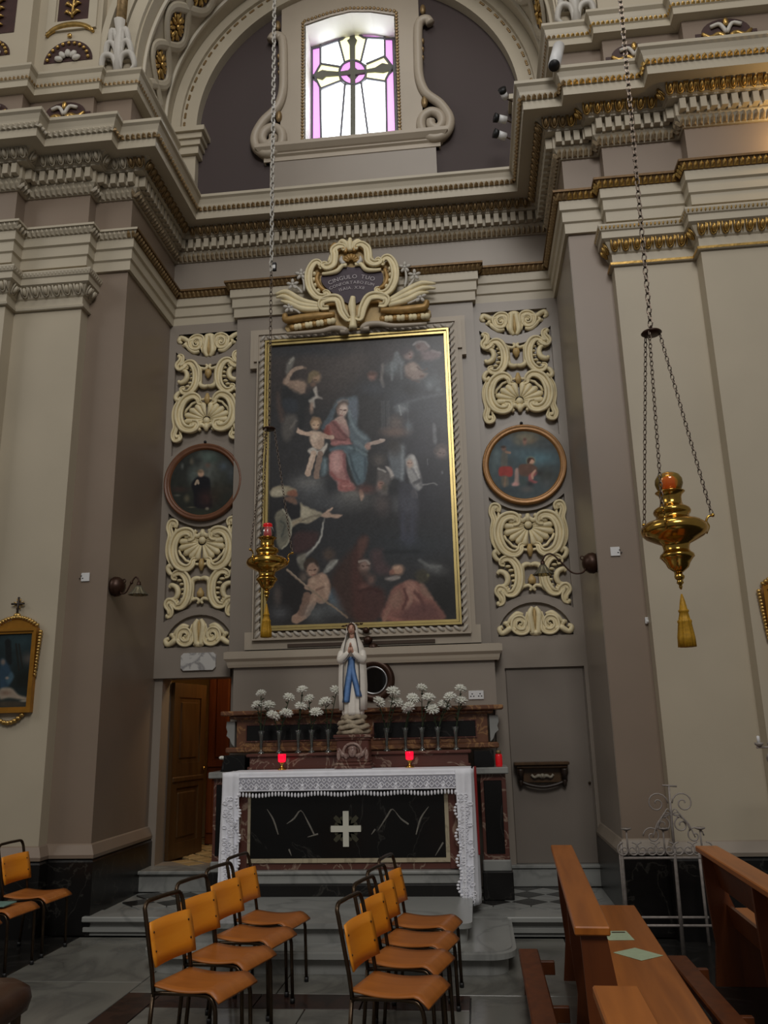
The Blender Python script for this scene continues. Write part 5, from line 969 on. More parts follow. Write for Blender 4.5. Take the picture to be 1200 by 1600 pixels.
# ================================================================== altar
al = thing('altar', 'marble altar with black inlaid front, white cross and red-brown borders', 'altar', (XC, 7.9, .30))
ax0, ax1 = -2.20, -.19
MB().bbox(ax0 - .06, ax1 + .06, 7.60, 8.1, .30, .395, .006).build('black_base', PLINTHM, al)
MB().bbox(ax0 - .04, ax1 + .04, 7.62, 8.1, .395, .50, .01).build('grey_marble_base', GREYM, al); MB().bbox(ax0 - .06, ax1 + .06, 7.60, 8.1, .475, .505, .008).build('base_moulding', GREYM, al)
MB().bbox(ax0, ax1, 7.68, 8.1, .505, 1.25, .004).build('altar_body', REDM, al)
CREAMM = marble('cream_marble_inlay', (176, 164, 138), (150, 138, 116), .35, 4, .04, .1)
fx0, fx1, fz0, fz1 = -2.075, -.325, .60, 1.21
fixn(frame_rect(fx0, fx1, fz0, fz1, .035, 7.664, 7.69).build('inlay_border', CREAMM, al))
MB().bbox(fx0, fx1, 7.672, 7.69, fz0, fz1, .003).build('black_panel', BLACKM, al)
def fp(a, b): x, y, z = at(330 + a / 2.4, 950 + b / 2.4, 7.66); return (x, z)
cxx, czz = fp(505, 828)
gl = MB()
for k in range(16):
    a = 2 * PI * k / 16; l_ = .11 if k % 2 else .145
    gl.add([(cxx + .03 * math.cos(a + 1.5), 7.668, czz + .03 * math.sin(a + 1.5)), (cxx + .03 * math.cos(a - 1.5), 7.668, czz + .03 * math.sin(a - 1.5)), (cxx + l_ * math.cos(a - .12), 7.668, czz + l_ * math.sin(a - .12)), (cxx + l_ * math.cos(a + .12), 7.668, czz + l_ * math.sin(a + .12))], [(0, 1, 2, 3)])
gl.build('glory_rays', mat('olive_marble_rays', (66, 64, 50), .4, var=.2, scale=10), al)
cw_, cl = .026, .135
fixn(poly([[(cxx - cw_, czz - cl * 1.1), (cxx + cw_, czz - cl * 1.1), (cxx + cw_, czz - cw_), (cxx + cl, czz - cw_), (cxx + cl, czz + cw_), (cxx + cw_, czz + cw_), (cxx + cw_, czz + cl * 1.1), (cxx - cw_, czz + cl * 1.1), (cxx - cw_, czz + cw_), (cxx - cl, czz + cw_), (cxx - cl, czz - cw_), (cxx - cw_, czz - cw_)]], 7.655, 7.672).build('altar_cross', mat('white_marble_cross', (206, 204, 190), .4, var=.05), al))
VEIN = mat('white_vein', (112, 108, 100), .4, var=.3, scale=20)
for pts in ([(208, 755), (232, 795), (250, 850)], [(282, 810), (310, 790), (335, 760), (360, 800), (385, 850)], [(625, 835), (660, 780), (680, 755), (710, 790), (740, 812)], [(815, 745), (785, 790), (768, 850)], [(360, 860), (400, 848)], [(600, 850), (615, 830)], [(300, 930), (290, 905)], [(840, 930), (870, 880)]):
    P = [(fp(a, b)[0], 7.6715, fp(a, b)[1]) for a, b in cr(pts, 3)]; MB().tube(P, [.002 + .006 * abs(math.sin(2.7 * i)) for i in range(len(P))], 5, flat=.2).build('marble_vein', VEIN, al)
MB().bbox(ax0 - .10, ax1 + .10, 7.63, 8.12, 1.25, 1.29, .008).build('table_moulding', GREYM, al)
MB().bbox(-2.26, -.09, 7.605, 8.12, 1.29, 1.335, .006).build('table_top', GREYM, al)
for x0 in (ax0 - .02, ax1 - .10): MB().bbox(x0, x0 + .12, 7.655, 7.70, .51, 1.25, .004).build('corner_pilaster', REDM, al)
# cloths
cl_ = thing('altar_cloth', 'white linen altar cloth with deep lace border hanging over the altar', 'cloth', (XC, 7.8, 1.335))
MB().bbox(-2.275, -.075, 7.585, 7.98, 1.337, 1.343, .002).build('cloth_top', CLOTH, cl_)
def drape(path, z0, z1, nz, wav, name, m):
    pts = cr(path, 10); mb = MB(); n = len(pts); vs = []
    for j in range(nz + 1):
        z = z0 + (z1 - z0) * j / nz
        for i, p in enumerate(pts):
            k = wav * (j / nz) ** .7; vs.append((p[0] + k * math.sin(i * .75 + j * .14) * .6, p[1] - k * math.sin(i * .62 + 1 + j * .1), z))
    mb.add(vs, [(j * n + i, j * n + i + 1, (j + 1) * n + i + 1, (j + 1) * n + i) for j in range(nz) for i in range(n - 1)])
    o = mb.build(name, m, cl_, True); md = o.modifiers.new('thickness', 'SOLIDIFY'); md.thickness = .004; return o
drape([(-2.285 + 2.215 * i / 16, 7.583) for i in range(17)], 1.343, 1.175, 8, .006, 'front_drop', CLOTH)
drape([(-.215, 7.575), (-.15, 7.545), (-.08, 7.56), (-.055, 7.65), (-.06, 7.8), (-.05, 7.95)], 1.34, .24, 24, .022, 'side_drop', CLOTH)
drape([(-2.16, 7.575), (-2.22, 7.55), (-2.30, 7.56), (-2.335, 7.65), (-2.31, 7.8), (-2.32, 7.95)], 1.34, .36, 24, .022, 'side_drop', CLOTH)
LACE = mat('lace_thread', (236, 236, 242), .9, var=.05, scale=40)
LACEB = mat('lace_ground', (168, 168, 178), .9, var=.08, scale=40)
mb = MB().box(-2.27, -.085, 7.575, 7.579, 1.185, 1.292); mb.build('lace_ground', LACEB, cl_)
mb = MB()
for k in range(44):
    x = -2.245 + .0492 * k
    for zz, s_ in ((1.262, .8), (1.216, 1.0)):
        xx = x + (.0246 if zz > 1.25 else 0); r_ = .020 * s_
        mb.tube([(xx, 7.573, zz + r_ * 1.15), (xx + r_, 7.573, zz), (xx, 7.573, zz - r_ * 1.15), (xx - r_, 7.573, zz)], .0055, 5, closed=True)
mb.tube([(-2.275, 7.575, 1.298), (-.08, 7.575, 1.298)], .006, 5); mb.tube([(-2.275, 7.575, 1.182), (-.08, 7.575, 1.182)], .005, 5)
mb.build('lace_diamonds', LACE, cl_, kind='stuff')
mb = MB()
for k in range(74):
    x = -2.27 + .0297 * k; z = 1.168 + .006 * math.sin(k * .5); mb.ball((x, 7.574, z - .022), (.010, .008, .021), 6, 5)
for side in (-1, 1):
    for k in range(36):
        z = 1.15 - k * .026; x = (-.212 + .02 * math.sin(k * .8)) if side > 0 else (-2.163 - .02 * math.sin(k * .8)); mb.ball((x, 7.565, z), (.014, .01, .011), 6, 4)
mb.build('fringe', LACE, cl_, kind='stuff')
# lace clusters on the side drops
mb = MB()
for k in range(26):
    for side in (-1, 1):
        z = 1.12 - .034 * k
        for q in range(2):
            x = (-.135 if side > 0 else -2.235) + random.uniform(-.045, .045); y = 7.535
            a = random.uniform(0, 3); mb.tube([(x + .02 * math.cos(a + t), y, z + .014 * math.sin(a + t)) for t in np.linspace(0, 2 * PI, 7)[:-1]], .004, 4, closed=True)
mb.build('lace_rosettes', LACE, cl_, kind='stuff')
tag(MB().bbox(-.052, -.030, 7.66, 8.0, .62, 1.342, .004).build('red_altar_cover', REDC), 'red cloth edge hanging behind the lace at the right end of the altar', 'cloth')
# gradines behind the table
g1 = thing('gradine', 'low red-brown marble ledge at the back of the altar table', 'ledge', (XC, 8.2, 1.335))
MB().bbox(-2.22, -.10, 8.13, 8.36, 1.0, 1.455, .004).build('ledge_body', REDM, g1); MB().bbox(-2.25, -.07, 8.10, 8.36, 1.455, 1.485, .008).build('ledge_top', REDM, g1); MB().bbox(-2.24, -.08, 8.115, 8.14, 1.335, 1.365, .006).build('ledge_moulding', REDM, g1)
g2 = thing('altar_shelf', 'long brown breccia marble shelf with black inlays behind the flowers', 'shelf', (XC, 8.6, 1.49))
sx0, sx1 = -2.44, .10
MB().bbox(sx0 - .10, sx1 + .10, 8.37, YB - .24, 1.49, 1.545, .012).build('lower_moulding', BROWNM, g2); MB().bbox(sx0, sx1, 8.42, YB - .24, 1.545, 1.83, .004).build('shelf_body', BROWNM, g2)
for x0, x1 in ((-2.33, -1.33), (-1.03, -.02)):
    MB().bbox(x0, x1, 8.412, 8.43, 1.605, 1.755, .003).build('black_inlay', BLACKM, g2); fixn(frame_rect(x0, x1, 1.605, 1.755, .012, 8.405, 8.43).build('inlay_border', REDM, g2))
MB().bbox(sx0 - .06, sx1 + .06, 8.36, YB - .24, 1.82, 1.855, .01).build('upper_moulding', BROWNM, g2); MB().bbox(sx0 - .14, sx1 + .16, 8.30, YB - .235, 1.855, 1.90, .01).build('shelf_top', BROWNM, g2)
for s_, x in ((-1, sx0 - .02), (1, sx1 + .02)):
    P = [(x, 1.80), (x + s_ * .085, 1.80), (x + s_ * .09, 1.74), (x + s_ * .075, 1.70), (x + s_ * .085, 1.66), (x + s_ * .05, 1.63), (x + s_ * .03, 1.58), (x, 1.55)]
    fixn(poly([P], 8.42, 8.56).build('scroll_bracket', GREYM, g2))
# side piers of the altar
for s_, x0, x1, w in ((-1, -2.62, -2.30, 'left'), (1, -.02, .27, 'right')):
    t = thing('altar_side_pier', 'dark marble side pier at the %s end of the altar' % w, 'pier', ((x0 + x1) / 2, 8.5, dz), 0, 'altar side piers')
    MB().bbox(x0, x1 - .01, 8.18, 8.66, dz, .40, .006).build('black_base', PLINTHM, t); MB().bbox(x0 + .02, x1 - .03, 8.22, 8.66, .40, 1.26, .004).build('pier_body', REDM, t)
    MB().bbox(x0 + .05, x1 - .07, 8.212, 8.23, .55, 1.20, .004).build('dark_panel', BLACKM, t); MB().bbox(x0 + .01, x1 - .02, 8.20, 8.66, .40, .50, .01).build('base_moulding', GREYM, t); MB().bbox(x0 - .02, x1, 8.16, 8.66, 1.26, 1.32, .008).build('cap_slab', GREYM, t)
    xb = (-2.50, -2.28) if s_ < 0 else (-.05, .14)
    tag(MB().bbox(xb[0], xb[1], 8.19, 8.355, 1.322, 1.475, .004).build('black_marble_block', BLACKM), 'small black marble block on the %s altar pier' % w, 'block', 'black blocks on the altar piers')
# pedestal with angel, and the statue
pd = thing('statue_pedestal', 'glossy red-brown marble pedestal with a carved angel head under the statue', 'pedestal', (-1.165, 7.97, 1.343))
px_, py_ = -1.165, 7.955
for w, z0, z1 in ((.175, 1.344, 1.372), (.165, 1.372, 1.40), (.15, 1.40, 1.60), (.165, 1.60, 1.62), (.18, 1.62, 1.65)): MB().bbox(px_ - w, px_ + w, py_ - w * .72, py_ + w * .72, z0, z1, .008).build('pedestal_body' if z0 == 1.40 else 'pedestal_moulding', REDM, pd)
PINKM = marble('pale_pink_marble', (150, 124, 114), (120, 92, 84), .3, 6, .05, .2)
yf = py_ - .108
MB().tube([(px_ + .085 * math.cos(a) * (1 if abs(math.cos(a)) < .99 else 1), yf - .006, 1.495 + .075 * math.sin(a)) for a in np.linspace(-.9, PI + .9, 14)], .014, 6).build('cherub_frame', PINKM, pd, True)
MB().ball((px_, yf - .012, 1.495), (.040, .03, .048), 10, 8).ball((px_, yf - .035, 1.488), (.010, .012, .012), 6, 4).ball((px_, yf - .01, 1.525), (.044, .03, .026), 8, 6).build('cherub_head', PINKM, pd, True)
for s_ in (-1, 1): MB().tube([(px_ + s_ * .03, yf - .008, 1.46), (px_ + s_ * .09, yf - .008, 1.47), (px_ + s_ * .13, yf - .006, 1.53)], [.018, .022, .008], 6).build('cherub_wing', PINKM, pd, True)
for s_ in (-1, 1): MB().ball((px_ + s_ * .13, yf - .004, 1.47), (.02, .012, .05), 8, 6).build('side_scroll', PINKM, pd, True)

sxx, syy, sz0 = -1.175, 7.975, 1.652
st = thing('statue', 'painted statue of a praying woman in white mantle with blue sash', 'statue', (sxx, syy, sz0))
rk = MB()
for k in range(4):
    prof = [(.0, .045 * k), (.135 - .006 * k, .045 * k), (.145 - .008 * k, .045 * k + .02), (.125 - .006 * k, .045 * k + .044), (0, .045 * k + .046)]
    ring = []
    for r, z in prof: ring.append([(sxx + r * (1 + .13 * math.sin(3 * a + k * 2.3) + .08 * math.sin(5 * a + k * 1.7) + .05 * math.sin(9 * a + k)) * math.cos(a), syy + .72 * r * (1 + .1 * math.cos(4 * a + k)) * math.sin(a), sz0 + z + (.010 * math.sin(4 * a + 2 * k) if 0 < z < .17 and r > .01 else 0)) for a in np.linspace(0, 2 * PI, 29)[:-1]])
    rk.loft(ring, False)
rk.build('rock_base', ROCK, st, True)
def fig(prof, mod, n=48, cx=sxx, cy=syy, a0=0, a1=2 * PI):
    rings = []
    for (z, rx, ry, ox, oy) in prof:
        rings.append([(cx + ox + rx * mod(a, z) * math.cos(a), cy + oy + ry * mod(a, z) * math.sin(a), z) for a in np.linspace(a0, a1, n + 1)[:-1]])
    return MB().loft(rings)
zb = 1.825
def S(p): return [(zb + z, rx, ry, ox, oy) for z, rx, ry, ox, oy in p]
gown = S([(0, .098, .075, 0, 0), (.03, .102, .08, 0, 0), (.12, .098, .074, 0, 0), (.26, .092, .068, 0, 0), (.42, .084, .062, 0, 0), (.50, .076, .056, 0, 0), (.54, .072, .054, 0, 0), (.60, .080, .058, 0, 0), (.67, .078, .054, 0, 0), (.71, .05, .04, 0, 0), (.735, .026, .026, 0, -.004), (.77, .024, .024, 0, -.006)])
fig(gown, lambda a, z: 1 + (.055 * math.sin(13 * a) + .03 * math.sin(7 * a + 1)) * max(0, min(1, (zb + .56 - z) / .2)), 72).build('gown', ROBE, st, True)
# mantle: an open shell from the crown down both sides
mt = []
mp_ = [(.05, .132, .100), (.15, .136, .102), (.28, .140, .098), (.42, .136, .092), (.54, .128, .084), (.62, .120, .080), (.68, .100, .072), (.73, .072, .066), (.78, .060, .064), (.83, .058, .062), (.865, .044, .050), (.885, .015, .02)]
rings = []
for (z, rx, ry) in mp_:
    op = .62 if z < .7 else (.75 if z < .8 else .62)
    if z > .86: op = .3
    R_ = []
    aa = np.linspace(-PI / 2 + op, 1.5 * PI - op, 44)
    for a in aa: f_ = 1 + .05 * math.sin(11 * a + z * 3) * max(0, .75 - z); R_.append((sxx + rx * f_ * math.cos(a), syy + ry * f_ * math.sin(a) + .004, zb + z))
    for a in aa[::-1]: f_ = (1 + .05 * math.sin(11 * a + z * 3) * max(0, .75 - z)) * .90; R_.append((sxx + rx * f_ * math.cos(a), syy + ry * f_ * math.sin(a) + .004, zb + z))
    rings.append(R_)
MB().loft(rings).build('mantle', ROBE, st, True)
EDGE = mat('mantle_edge_line', (70, 66, 66), .5, var=.2)
for s_ in (-1, 1):
    P = []
    for (z, rx, ry) in mp_[:9]:
        op = .62 if z < .7 else .75
        a = -PI / 2 + op * s_; P.append((sxx + rx * 1.0 * math.cos(a), syy + ry * 1.0 * math.sin(a) - .003, zb + z))
    MB().tube(P, .0045, 6).build('mantle_edge', EDGE, st, True)
    # sleeves meeting at the hands
    MB().tube(cr([(sxx + s_ * .098, syy - .01, zb + .60), (sxx + s_ * .105, syy - .05, zb + .52), (sxx + s_ * .065, syy - .085, zb + .545), (sxx + s_ * .022, syy - .098, zb + .585)], 5), [.035, .038, .040, .040, .040, .040, .038, .036, .036, .034, .034, .032, .032, .030, .028, .026], 10).build('sleeve', ROBE, st, True)
    MB().tube([(sxx + s_ * .070, syy - .095, zb + .512), (sxx + s_ * .040, syy - .108, zb + .535), (sxx + s_ * .012, syy - .118, zb + .575)], .005, 6).build('mantle_edge', EDGE, st, True)
hd = MB()
for s_ in (-1, 1):
    hd.tube([(sxx + s_ * .016, syy - .098, zb + .585), (sxx + s_ * .012, syy - .108, zb + .61), (sxx + s_ * .008, syy - .112, zb + .64)], [.013, .015, .012], 8, flat=.9)
    for q in range(4): hd.tube([(sxx + s_ * .007, syy - .098 - .007 * q, zb + .635), (sxx + s_ * .006, syy - .103 - .007 * q, zb + .66), (sxx + s_ * .003, syy - .106 - .006 * q, zb + .682 - abs(q - 1.4) * .006)], [.0055, .005, .003], 6)
    hd.tube([(sxx + s_ * .010, syy - .094, zb + .612), (sxx + s_ * .010, syy - .086, zb + .632), (sxx + s_ * .005, syy - .085, zb + .652)], [.006, .0055, .003], 6)
hd.build('praying_hands', SKIN, st, True)
# head with face
hz = zb + .818
fc = MB(); rings = []
for i in range(15):
    t = PI * i / 14; zz = hz + .058 * math.cos(t); r = math.sin(t)
    jaw = 1 - .26 * max(0, -math.cos(t)) ; R_ = []
    for a in np.linspace(0, 2 * PI, 25)[:-1]:
        x = sxx + .043 * r * jaw * math.cos(a); y = syy - .018 + .046 * r * math.sin(a)
        if math.sin(a) < 0:
            nb = math.exp(-((a - 1.5 * PI) / .16) ** 2); u = (zz - hz) / .058
            y -= .012 * nb * math.exp(-((u + .12) / .2) ** 2) + .006 * nb * math.exp(-((u - .12) / .25) ** 2)
            for s_ in (-1, 1): y += .006 * math.exp(-(((a - 1.5 * PI) - s_ * .42) / .22) ** 2) * math.exp(-((u - .10) / .13) ** 2)
            y -= .004 * math.exp(-((a - 1.5 * PI) / .3) ** 2) * math.exp(-((u + .48) / .10) ** 2)
            y -= .004 * math.exp(-((a - 1.5 * PI) / .3) ** 2) * math.exp(-((u + .78) / .12) ** 2)
        R_.append((x, y, zz))
    rings.append(R_)
fc.loft(rings).tube([(sxx, syy - .008, hz - .11), (sxx, syy - .012, hz - .03)], [.026, .023], 12)
fo = fc.build('head', SKIN, st, True)
for s_ in (-1, 1):
    MB().ball((sxx + s_ * .017, syy - .0565, hz + .006), (.0065, .004, .0032), 8, 5).build('eye', EDGE, fo, True); MB().tube([(sxx + s_ * .009, syy - .060, hz + .017), (sxx + s_ * .018, syy - .058, hz + .020), (sxx + s_ * .027, syy - .052, hz + .015)], .0022, 5).build('eyebrow', mat('brown_brow', (84, 56, 40), .6), fo, True)
MB().ball((sxx, syy - .0605, hz - .028), (.010, .004, .0038), 8, 5).build('lips', mat('painted_lips', (168, 84, 80), .5), fo, True)
MB().tube(cr([(sxx - .036, syy - .045, hz - .01), (sxx - .030, syy - .052, hz + .03), (sxx, syy - .052, hz + .052), (sxx + .030, syy - .052, hz + .03), (sxx + .036, syy - .045, hz - .01)], 4), .009, 6).build('hair', mat('brown_hair', (92, 64, 44), .6, var=.2, scale=40), fo, True)
# blue sash
def sash(pts, w, nm):
    P = cr(pts, 6); mb = MB(); vs = []; n = len(P)
    for i, p in enumerate(P):
        ww = float(np.interp(i / (n - 1), np.linspace(0, 1, len(w)), w))
        vs += [(p[0] - ww, p[1] + .006, p[2]), (p[0], p[1] - .004, p[2]), (p[0] + ww, p[1] + .006, p[2]), (p[0], p[1] + .01, p[2])]
    fsx = [(4 * i + j, 4 * i + (j + 1) % 4, 4 * (i + 1) + (j + 1) % 4, 4 * (i + 1) + j) for i in range(n - 1) for j in range(4)] + [(3, 2, 1, 0), tuple(4 * (n - 1) + j for j in range(4))]
    mb.add(vs, fsx).build(nm, BLUE, st, True)
sash([(sxx + .0, syy - .062, zb + .535), (sxx - .012, syy - .070, zb + .42), (sxx - .035, syy - .080, zb + .28), (sxx - .055, syy - .086, zb + .12)], [.030, .034, .034, .036], 'sash')
sash([(sxx + .004, syy - .064, zb + .535), (sxx + .012, syy - .072, zb + .42), (sxx + .04, syy - .084, zb + .30), (sxx + .072, syy - .088, zb + .17)], [.026, .028, .028, .030], 'sash')
MB().tube([(sxx - .07, syy - .02, zb + .535), (sxx - .04, syy - .05, zb + .535), (sxx, syy - .060, zb + .535), (sxx + .04, syy - .05, zb + .535), (sxx + .07, syy - .02, zb + .535)], .014, 8).build('waistband', BLUE, st, True)
hl = MB().tube([(sxx + .10 * math.cos(a), syy + .02 + .05 * math.sin(a), hz + .045 + .01 * math.cos(a)) for a in np.linspace(0, 2 * PI, 25)[:-1]], .003, 5, closed=True)
for a in np.linspace(0, 2 * PI, 13)[:-1]: hl.ball((sxx + .10 * math.cos(a), syy + .02 + .05 * math.sin(a), hz + .045 + .01 * math.cos(a)), .008, 6, 4)
hl.build('halo', IRONB, st, True)
# cluster of dark brown lumps on the wall behind the statue's shoulder, and the round dark mirror
ox, oy, oz = at(588, 1008, 8.64)
mb = MB()
for k, (a, b, r) in enumerate(((575, 1000, .05), (583, 1012, .055), (592, 1016, .045), (572, 985, .04), (562, 1020, .045))):
    q = at(a, b, 8.66); mb.ball(q, (r, .04, r * .9), 8, 6)
tag(mb.build('wall_dark_lumps', IRONB, None, True), 'dark lumpy carved ornament on the wall behind the statue\'s shoulder', 'ornament')
mx, my, mz = at(584, 1063, 8.69)
mr = thing('round_mirror', 'round dark mirror in a wide brown frame behind the statue', 'mirror', (mx, 8.70, mz - .2))
def ring_y(cx, cz_, prof, y, n=40):
    mb = MB(); vs = [(cx + r * math.cos(2 * PI * i / n), y - d, cz_ + r * math.sin(2 * PI * i / n)) for r, d in prof for i in range(n)]
    return mb.add(vs, [(j * n + i, j * n + (i + 1) % n, (j + 1) * n + (i + 1) % n, (j + 1) * n + i) for j in range(len(prof) - 1) for i in range(n)])
fixn(ring_y(mx, mz, [(.140, .002), (.150, .03), (.185, .05), (.215, .03), (.222, .0)], 8.70).build('mirror_frame', IRONB, mr, True)); fixn(ring_y(mx, mz, [(.125, .002), (.132, .026), (.145, .026), (.150, .002)], 8.70).build('silver_rim', mat('silver_rim', (170, 170, 172), .3, metal=.8, var=.05), mr, True))
fixn(poly([[(mx + .13 * math.cos(2 * PI * i / 32), mz + .13 * math.sin(2 * PI * i / 32)) for i in range(32)]], 8.690, 8.699).build('dark_glass', mat('dark_glass', (10, 10, 12), .06, var=0), mr))
# socket plates
def plate(px, py, Y, w, h, lab, holes, rz=0, name='socket_plate'):
    x, y, z = at(px, py, Y); t = thing(name, lab, 'socket', (x, Y, z), rz, 'socket plates'); MB().bbox(-w / 2, w / 2, -.014, -.001, -h / 2, h / 2, .003).build('plate', WHITE, t, local=True)
    for hx, hz_ in holes: MB().bbox(hx - .007, hx + .007, -.016, -.012, hz_ - .005, hz_ + .005, .001).build('pin_hole', BLACK, t, local=True)
    return t
H6 = [(-.04, .012), (-.055, -.012), (-.025, -.012), (.04, .012), (.025, -.012), (.055, -.012)]
plate(744, 1086, 8.70, .155, .088, 'white double wall socket above the right end of the altar shelf', H6)
plate(134, 902, YP, .085, .085, 'white socket plate on the left pier beside the wall lamp', H6[:3]); plate(961, 862, YP, .085, .085, 'white socket plate on the right pier beside the wall lamp', H6[3:])
x, y, z = at(1011, 970, YP)
tag(MB().bbox(x - .02, x + .02, YP - .03, YP - .001, z - .03, z + .03, .005).ball((x, YP - .035, z - .01), .014, 8, 5).build('wall_sensor', WHITE), 'tiny white sensor on the edge of the right pier', 'sensor')
# votive lights on the table
def votive(x, lab):
    t = thing('votive_lamp', lab, 'candle', (x, 7.9, 1.344), 0, 'red votive lights on the altar')
    MB().lathe([(.0, 0), (.042, 0), (.042, .008), (.024, .018), (.014, .03), (.012, .05), (.02, .058), (.03, .064), (.012, .068), (0, .068)], n=20).build('brass_foot', BRASS, t, True, local=True)
    MB().lathe([(.0, .069), (.03, .069), (.036, .08), (.038, .13), (.036, .142), (.031, .142), (.030, .085), (0, .082)], n=20).build('red_glass', REDGLASS, t, True, local=True)
    MB().lathe([(0, .083), (.026, .083), (.026, .11), (0, .11)], n=14).build('wax', REDCAN, t, local=True)
votive(-1.845, 'glowing red votive light on brass foot, left on the altar cloth'); votive(-.64, 'glowing red votive light on brass foot, right on the altar cloth')
x, y, z = at(775, 1195, 8.22)
rc_ = thing('red_candle', 'small red plastic candle on the right altar pier', 'candle', (x + .03, 8.24, 1.322)); MB().lathe([(0, 0), (.03, 0), (.033, .02), (.033, .10), (.028, .115), (0, .115)], n=18).build('candle_body', REDCAN, rc_, True, local=True); MB().lathe([(0, .116), (.024, .116), (.024, .14), (.018, .15), (0, .15)], n=16).build('candle_cap', GOLDD, rc_, True, local=True)
x, y, z = at(353, 1181, 8.28)
wf = thing('plaster_rosette', 'small white blossom on a dark stand at the left end of the altar', 'flower', (x - .02, 8.28, 1.322)); MB().lathe([(0, 0), (.035, 0), (.02, .03), (.012, .1), (0, .1)], n=14).build('stand', BLACK, wf, True, local=True)
mb = MB()
for k in range(5): a = 2 * PI * k / 5; mb.ball((.025 * math.cos(a), .025 * math.sin(a) - .01, .13), (.024, .02, .018), 7, 5)
mb.ball((0, 0, .125), .02, 8, 5).build('blossom', PETAL, wf, True, local=True)

# vases with chrysanthemums
vz = 1.486
VX = [(408, 'fifth vase left of the statue'), (436, 'fourth vase left of the statue'), (466, 'third vase left of the statue'), (487, 'second vase left of the statue'), (513, 'first vase left of the statue'), (604.5, 'first vase right of the statue'), (634, 'second vase right of the statue'), (660, 'third vase right of the statue'), (685, 'fourth vase right of the statue'), (713, 'fifth vase right of the statue')]
vprof = [(0, 0), (.034, 0), (.036, .006), (.016, .02), (.012, .04), (.015, .10), (.022, .17), (.034, .215), (.031, .215), (.019, .17), (.012, .10), (.008, .05), (0, .045)]
vme = MB().lathe(vprof, n=18).mesh('glass_body', CLEARG, True)
vase_at = []
for px, w in VX:
    x, y, z = at(px, 1172, 8.22); t = thing('bud_vase', 'slender clear glass bud vase, ' + w, 'vase', (x, 8.22, vz), 0, 'glass bud vases on the ledge'); piece('glass_body', vme, t, (x, 8.22, vz)); vase_at.append((x, w))
hm = MB(); r_ = random.Random(3)
for lay, (n, el, ln, rr) in enumerate(((10, -25, .9, .13), (12, 0, 1.0, .13), (11, 22, .95, .13), (9, 45, .9, .13), (6, 68, .85, .13), (1, 90, .8, .15))):
    for k in range(n):
        a = 2 * PI * (k + .5 * (lay % 2)) / n + r_.uniform(-.1, .1); e = math.radians(el + r_.uniform(-8, 8)); d = Vector((math.cos(a) * math.cos(e), math.sin(a) * math.cos(e), math.sin(e) * .75))
        q = d.to_track_quat('X', 'Z').to_matrix(); hm.ball(d * ln * .55, (.45 * ln, rr, .10), 6, 4, q)
hm.ball((0, 0, 0), (.5, .5, .35), 8, 6); HEAD = hm.mesh('flower_head', PETAL, True)
FL = [(340 + a / 5.4545, 1060 + b / 5.4545, r / 5.4545) for a, b, r in ((370, 130, 38), (340, 228, 45), (436, 230, 50), (475, 320, 50), (585, 300, 50), (610, 163, 45), (722, 97, 42), (712, 240, 47), (778, 170, 40), (842, 290, 50), (918, 203, 50), (1012, 107, 50))] + \
     [(570 + a / 5.217, 1060 + b / 5.217, r / 5.217) for a, b, r in ((232, 108, 50), (118, 195, 48), (255, 195, 52), (357, 240, 48), (392, 163, 46), (465, 80, 40), (520, 160, 48), (548, 250, 50), (648, 220, 48), (695, 150, 45), (782, 85, 42), (785, 185, 46))]
own = [0, 0, 0, 1, 1, 1, 2, 2, 3, 3, 4, 4, 5, 5, 5, 6, 6, 7, 7, 8, 8, 8, 9, 9]
cnt = {}
for i, (fx, fy, fr) in enumerate(FL):
    vx, w = vase_at[own[i]]; yo = 8.21 + (-.05, -.01, .02)[i % 3]; x, y, z = at(fx, fy, yo)
    mates = sorted([(FL[j][1], j) for j in range(len(FL)) if own[j] == own[i]]); rank = [j for _, j in mates].index(i)
    pos = {1: ['only'], 2: ['upper', 'lower'], 3: ['topmost', 'middle', 'lowest']}[len(mates)][rank]
    t = thing('chrysanthemum', '%s white chrysanthemum in the %s' % (pos, w), 'flower', (vx, 8.22, vz + .05), 0, 'white chrysanthemums on the altar')
    R = fr / 1280 * 8.6 * 1.28
    ro = r_.uniform(-.5, .5); o = piece('flower_head', HEAD, t, (x, y, z), (.35 + r_.uniform(-.3, .3), ro * .6, r_.uniform(0, 6)), (R, R, R))
    k_ = (i % 3 - 1) * .005
    P = cr([(vx + k_, 8.22, vz + .05), (vx + (x - vx) * .12 + k_, 8.22 + (yo - 8.22) * .1, vz + .2), (vx + (x - vx) * .6, 8.22 + (yo - 8.22) * .6, vz + .2 + (z - vz - .2) * .55), (x, y, z - R * .2)], 5)
    MB().tube(P, .0045, 6).build('stem', LEAF, t, True)
    for q in range(4):
        p0 = Vector(P[7 + q * 2]); a = r_.uniform(0, 6.28); tip = p0 + Vector((.05 * math.cos(a), .04 * math.sin(a), .03)); md = (p0 + tip) / 2 + Vector((0, 0, .012)); sd = Vector((-math.sin(a), math.cos(a), 0)) * .014
        MB().add([p0, md + sd, tip, md - sd, md - Vector((0, 0, .006))], [(0, 1, 2, 3), (0, 4, 1), (1, 4, 2), (2, 4, 3), (3, 4, 0)]).build('leaf', LEAF, t)
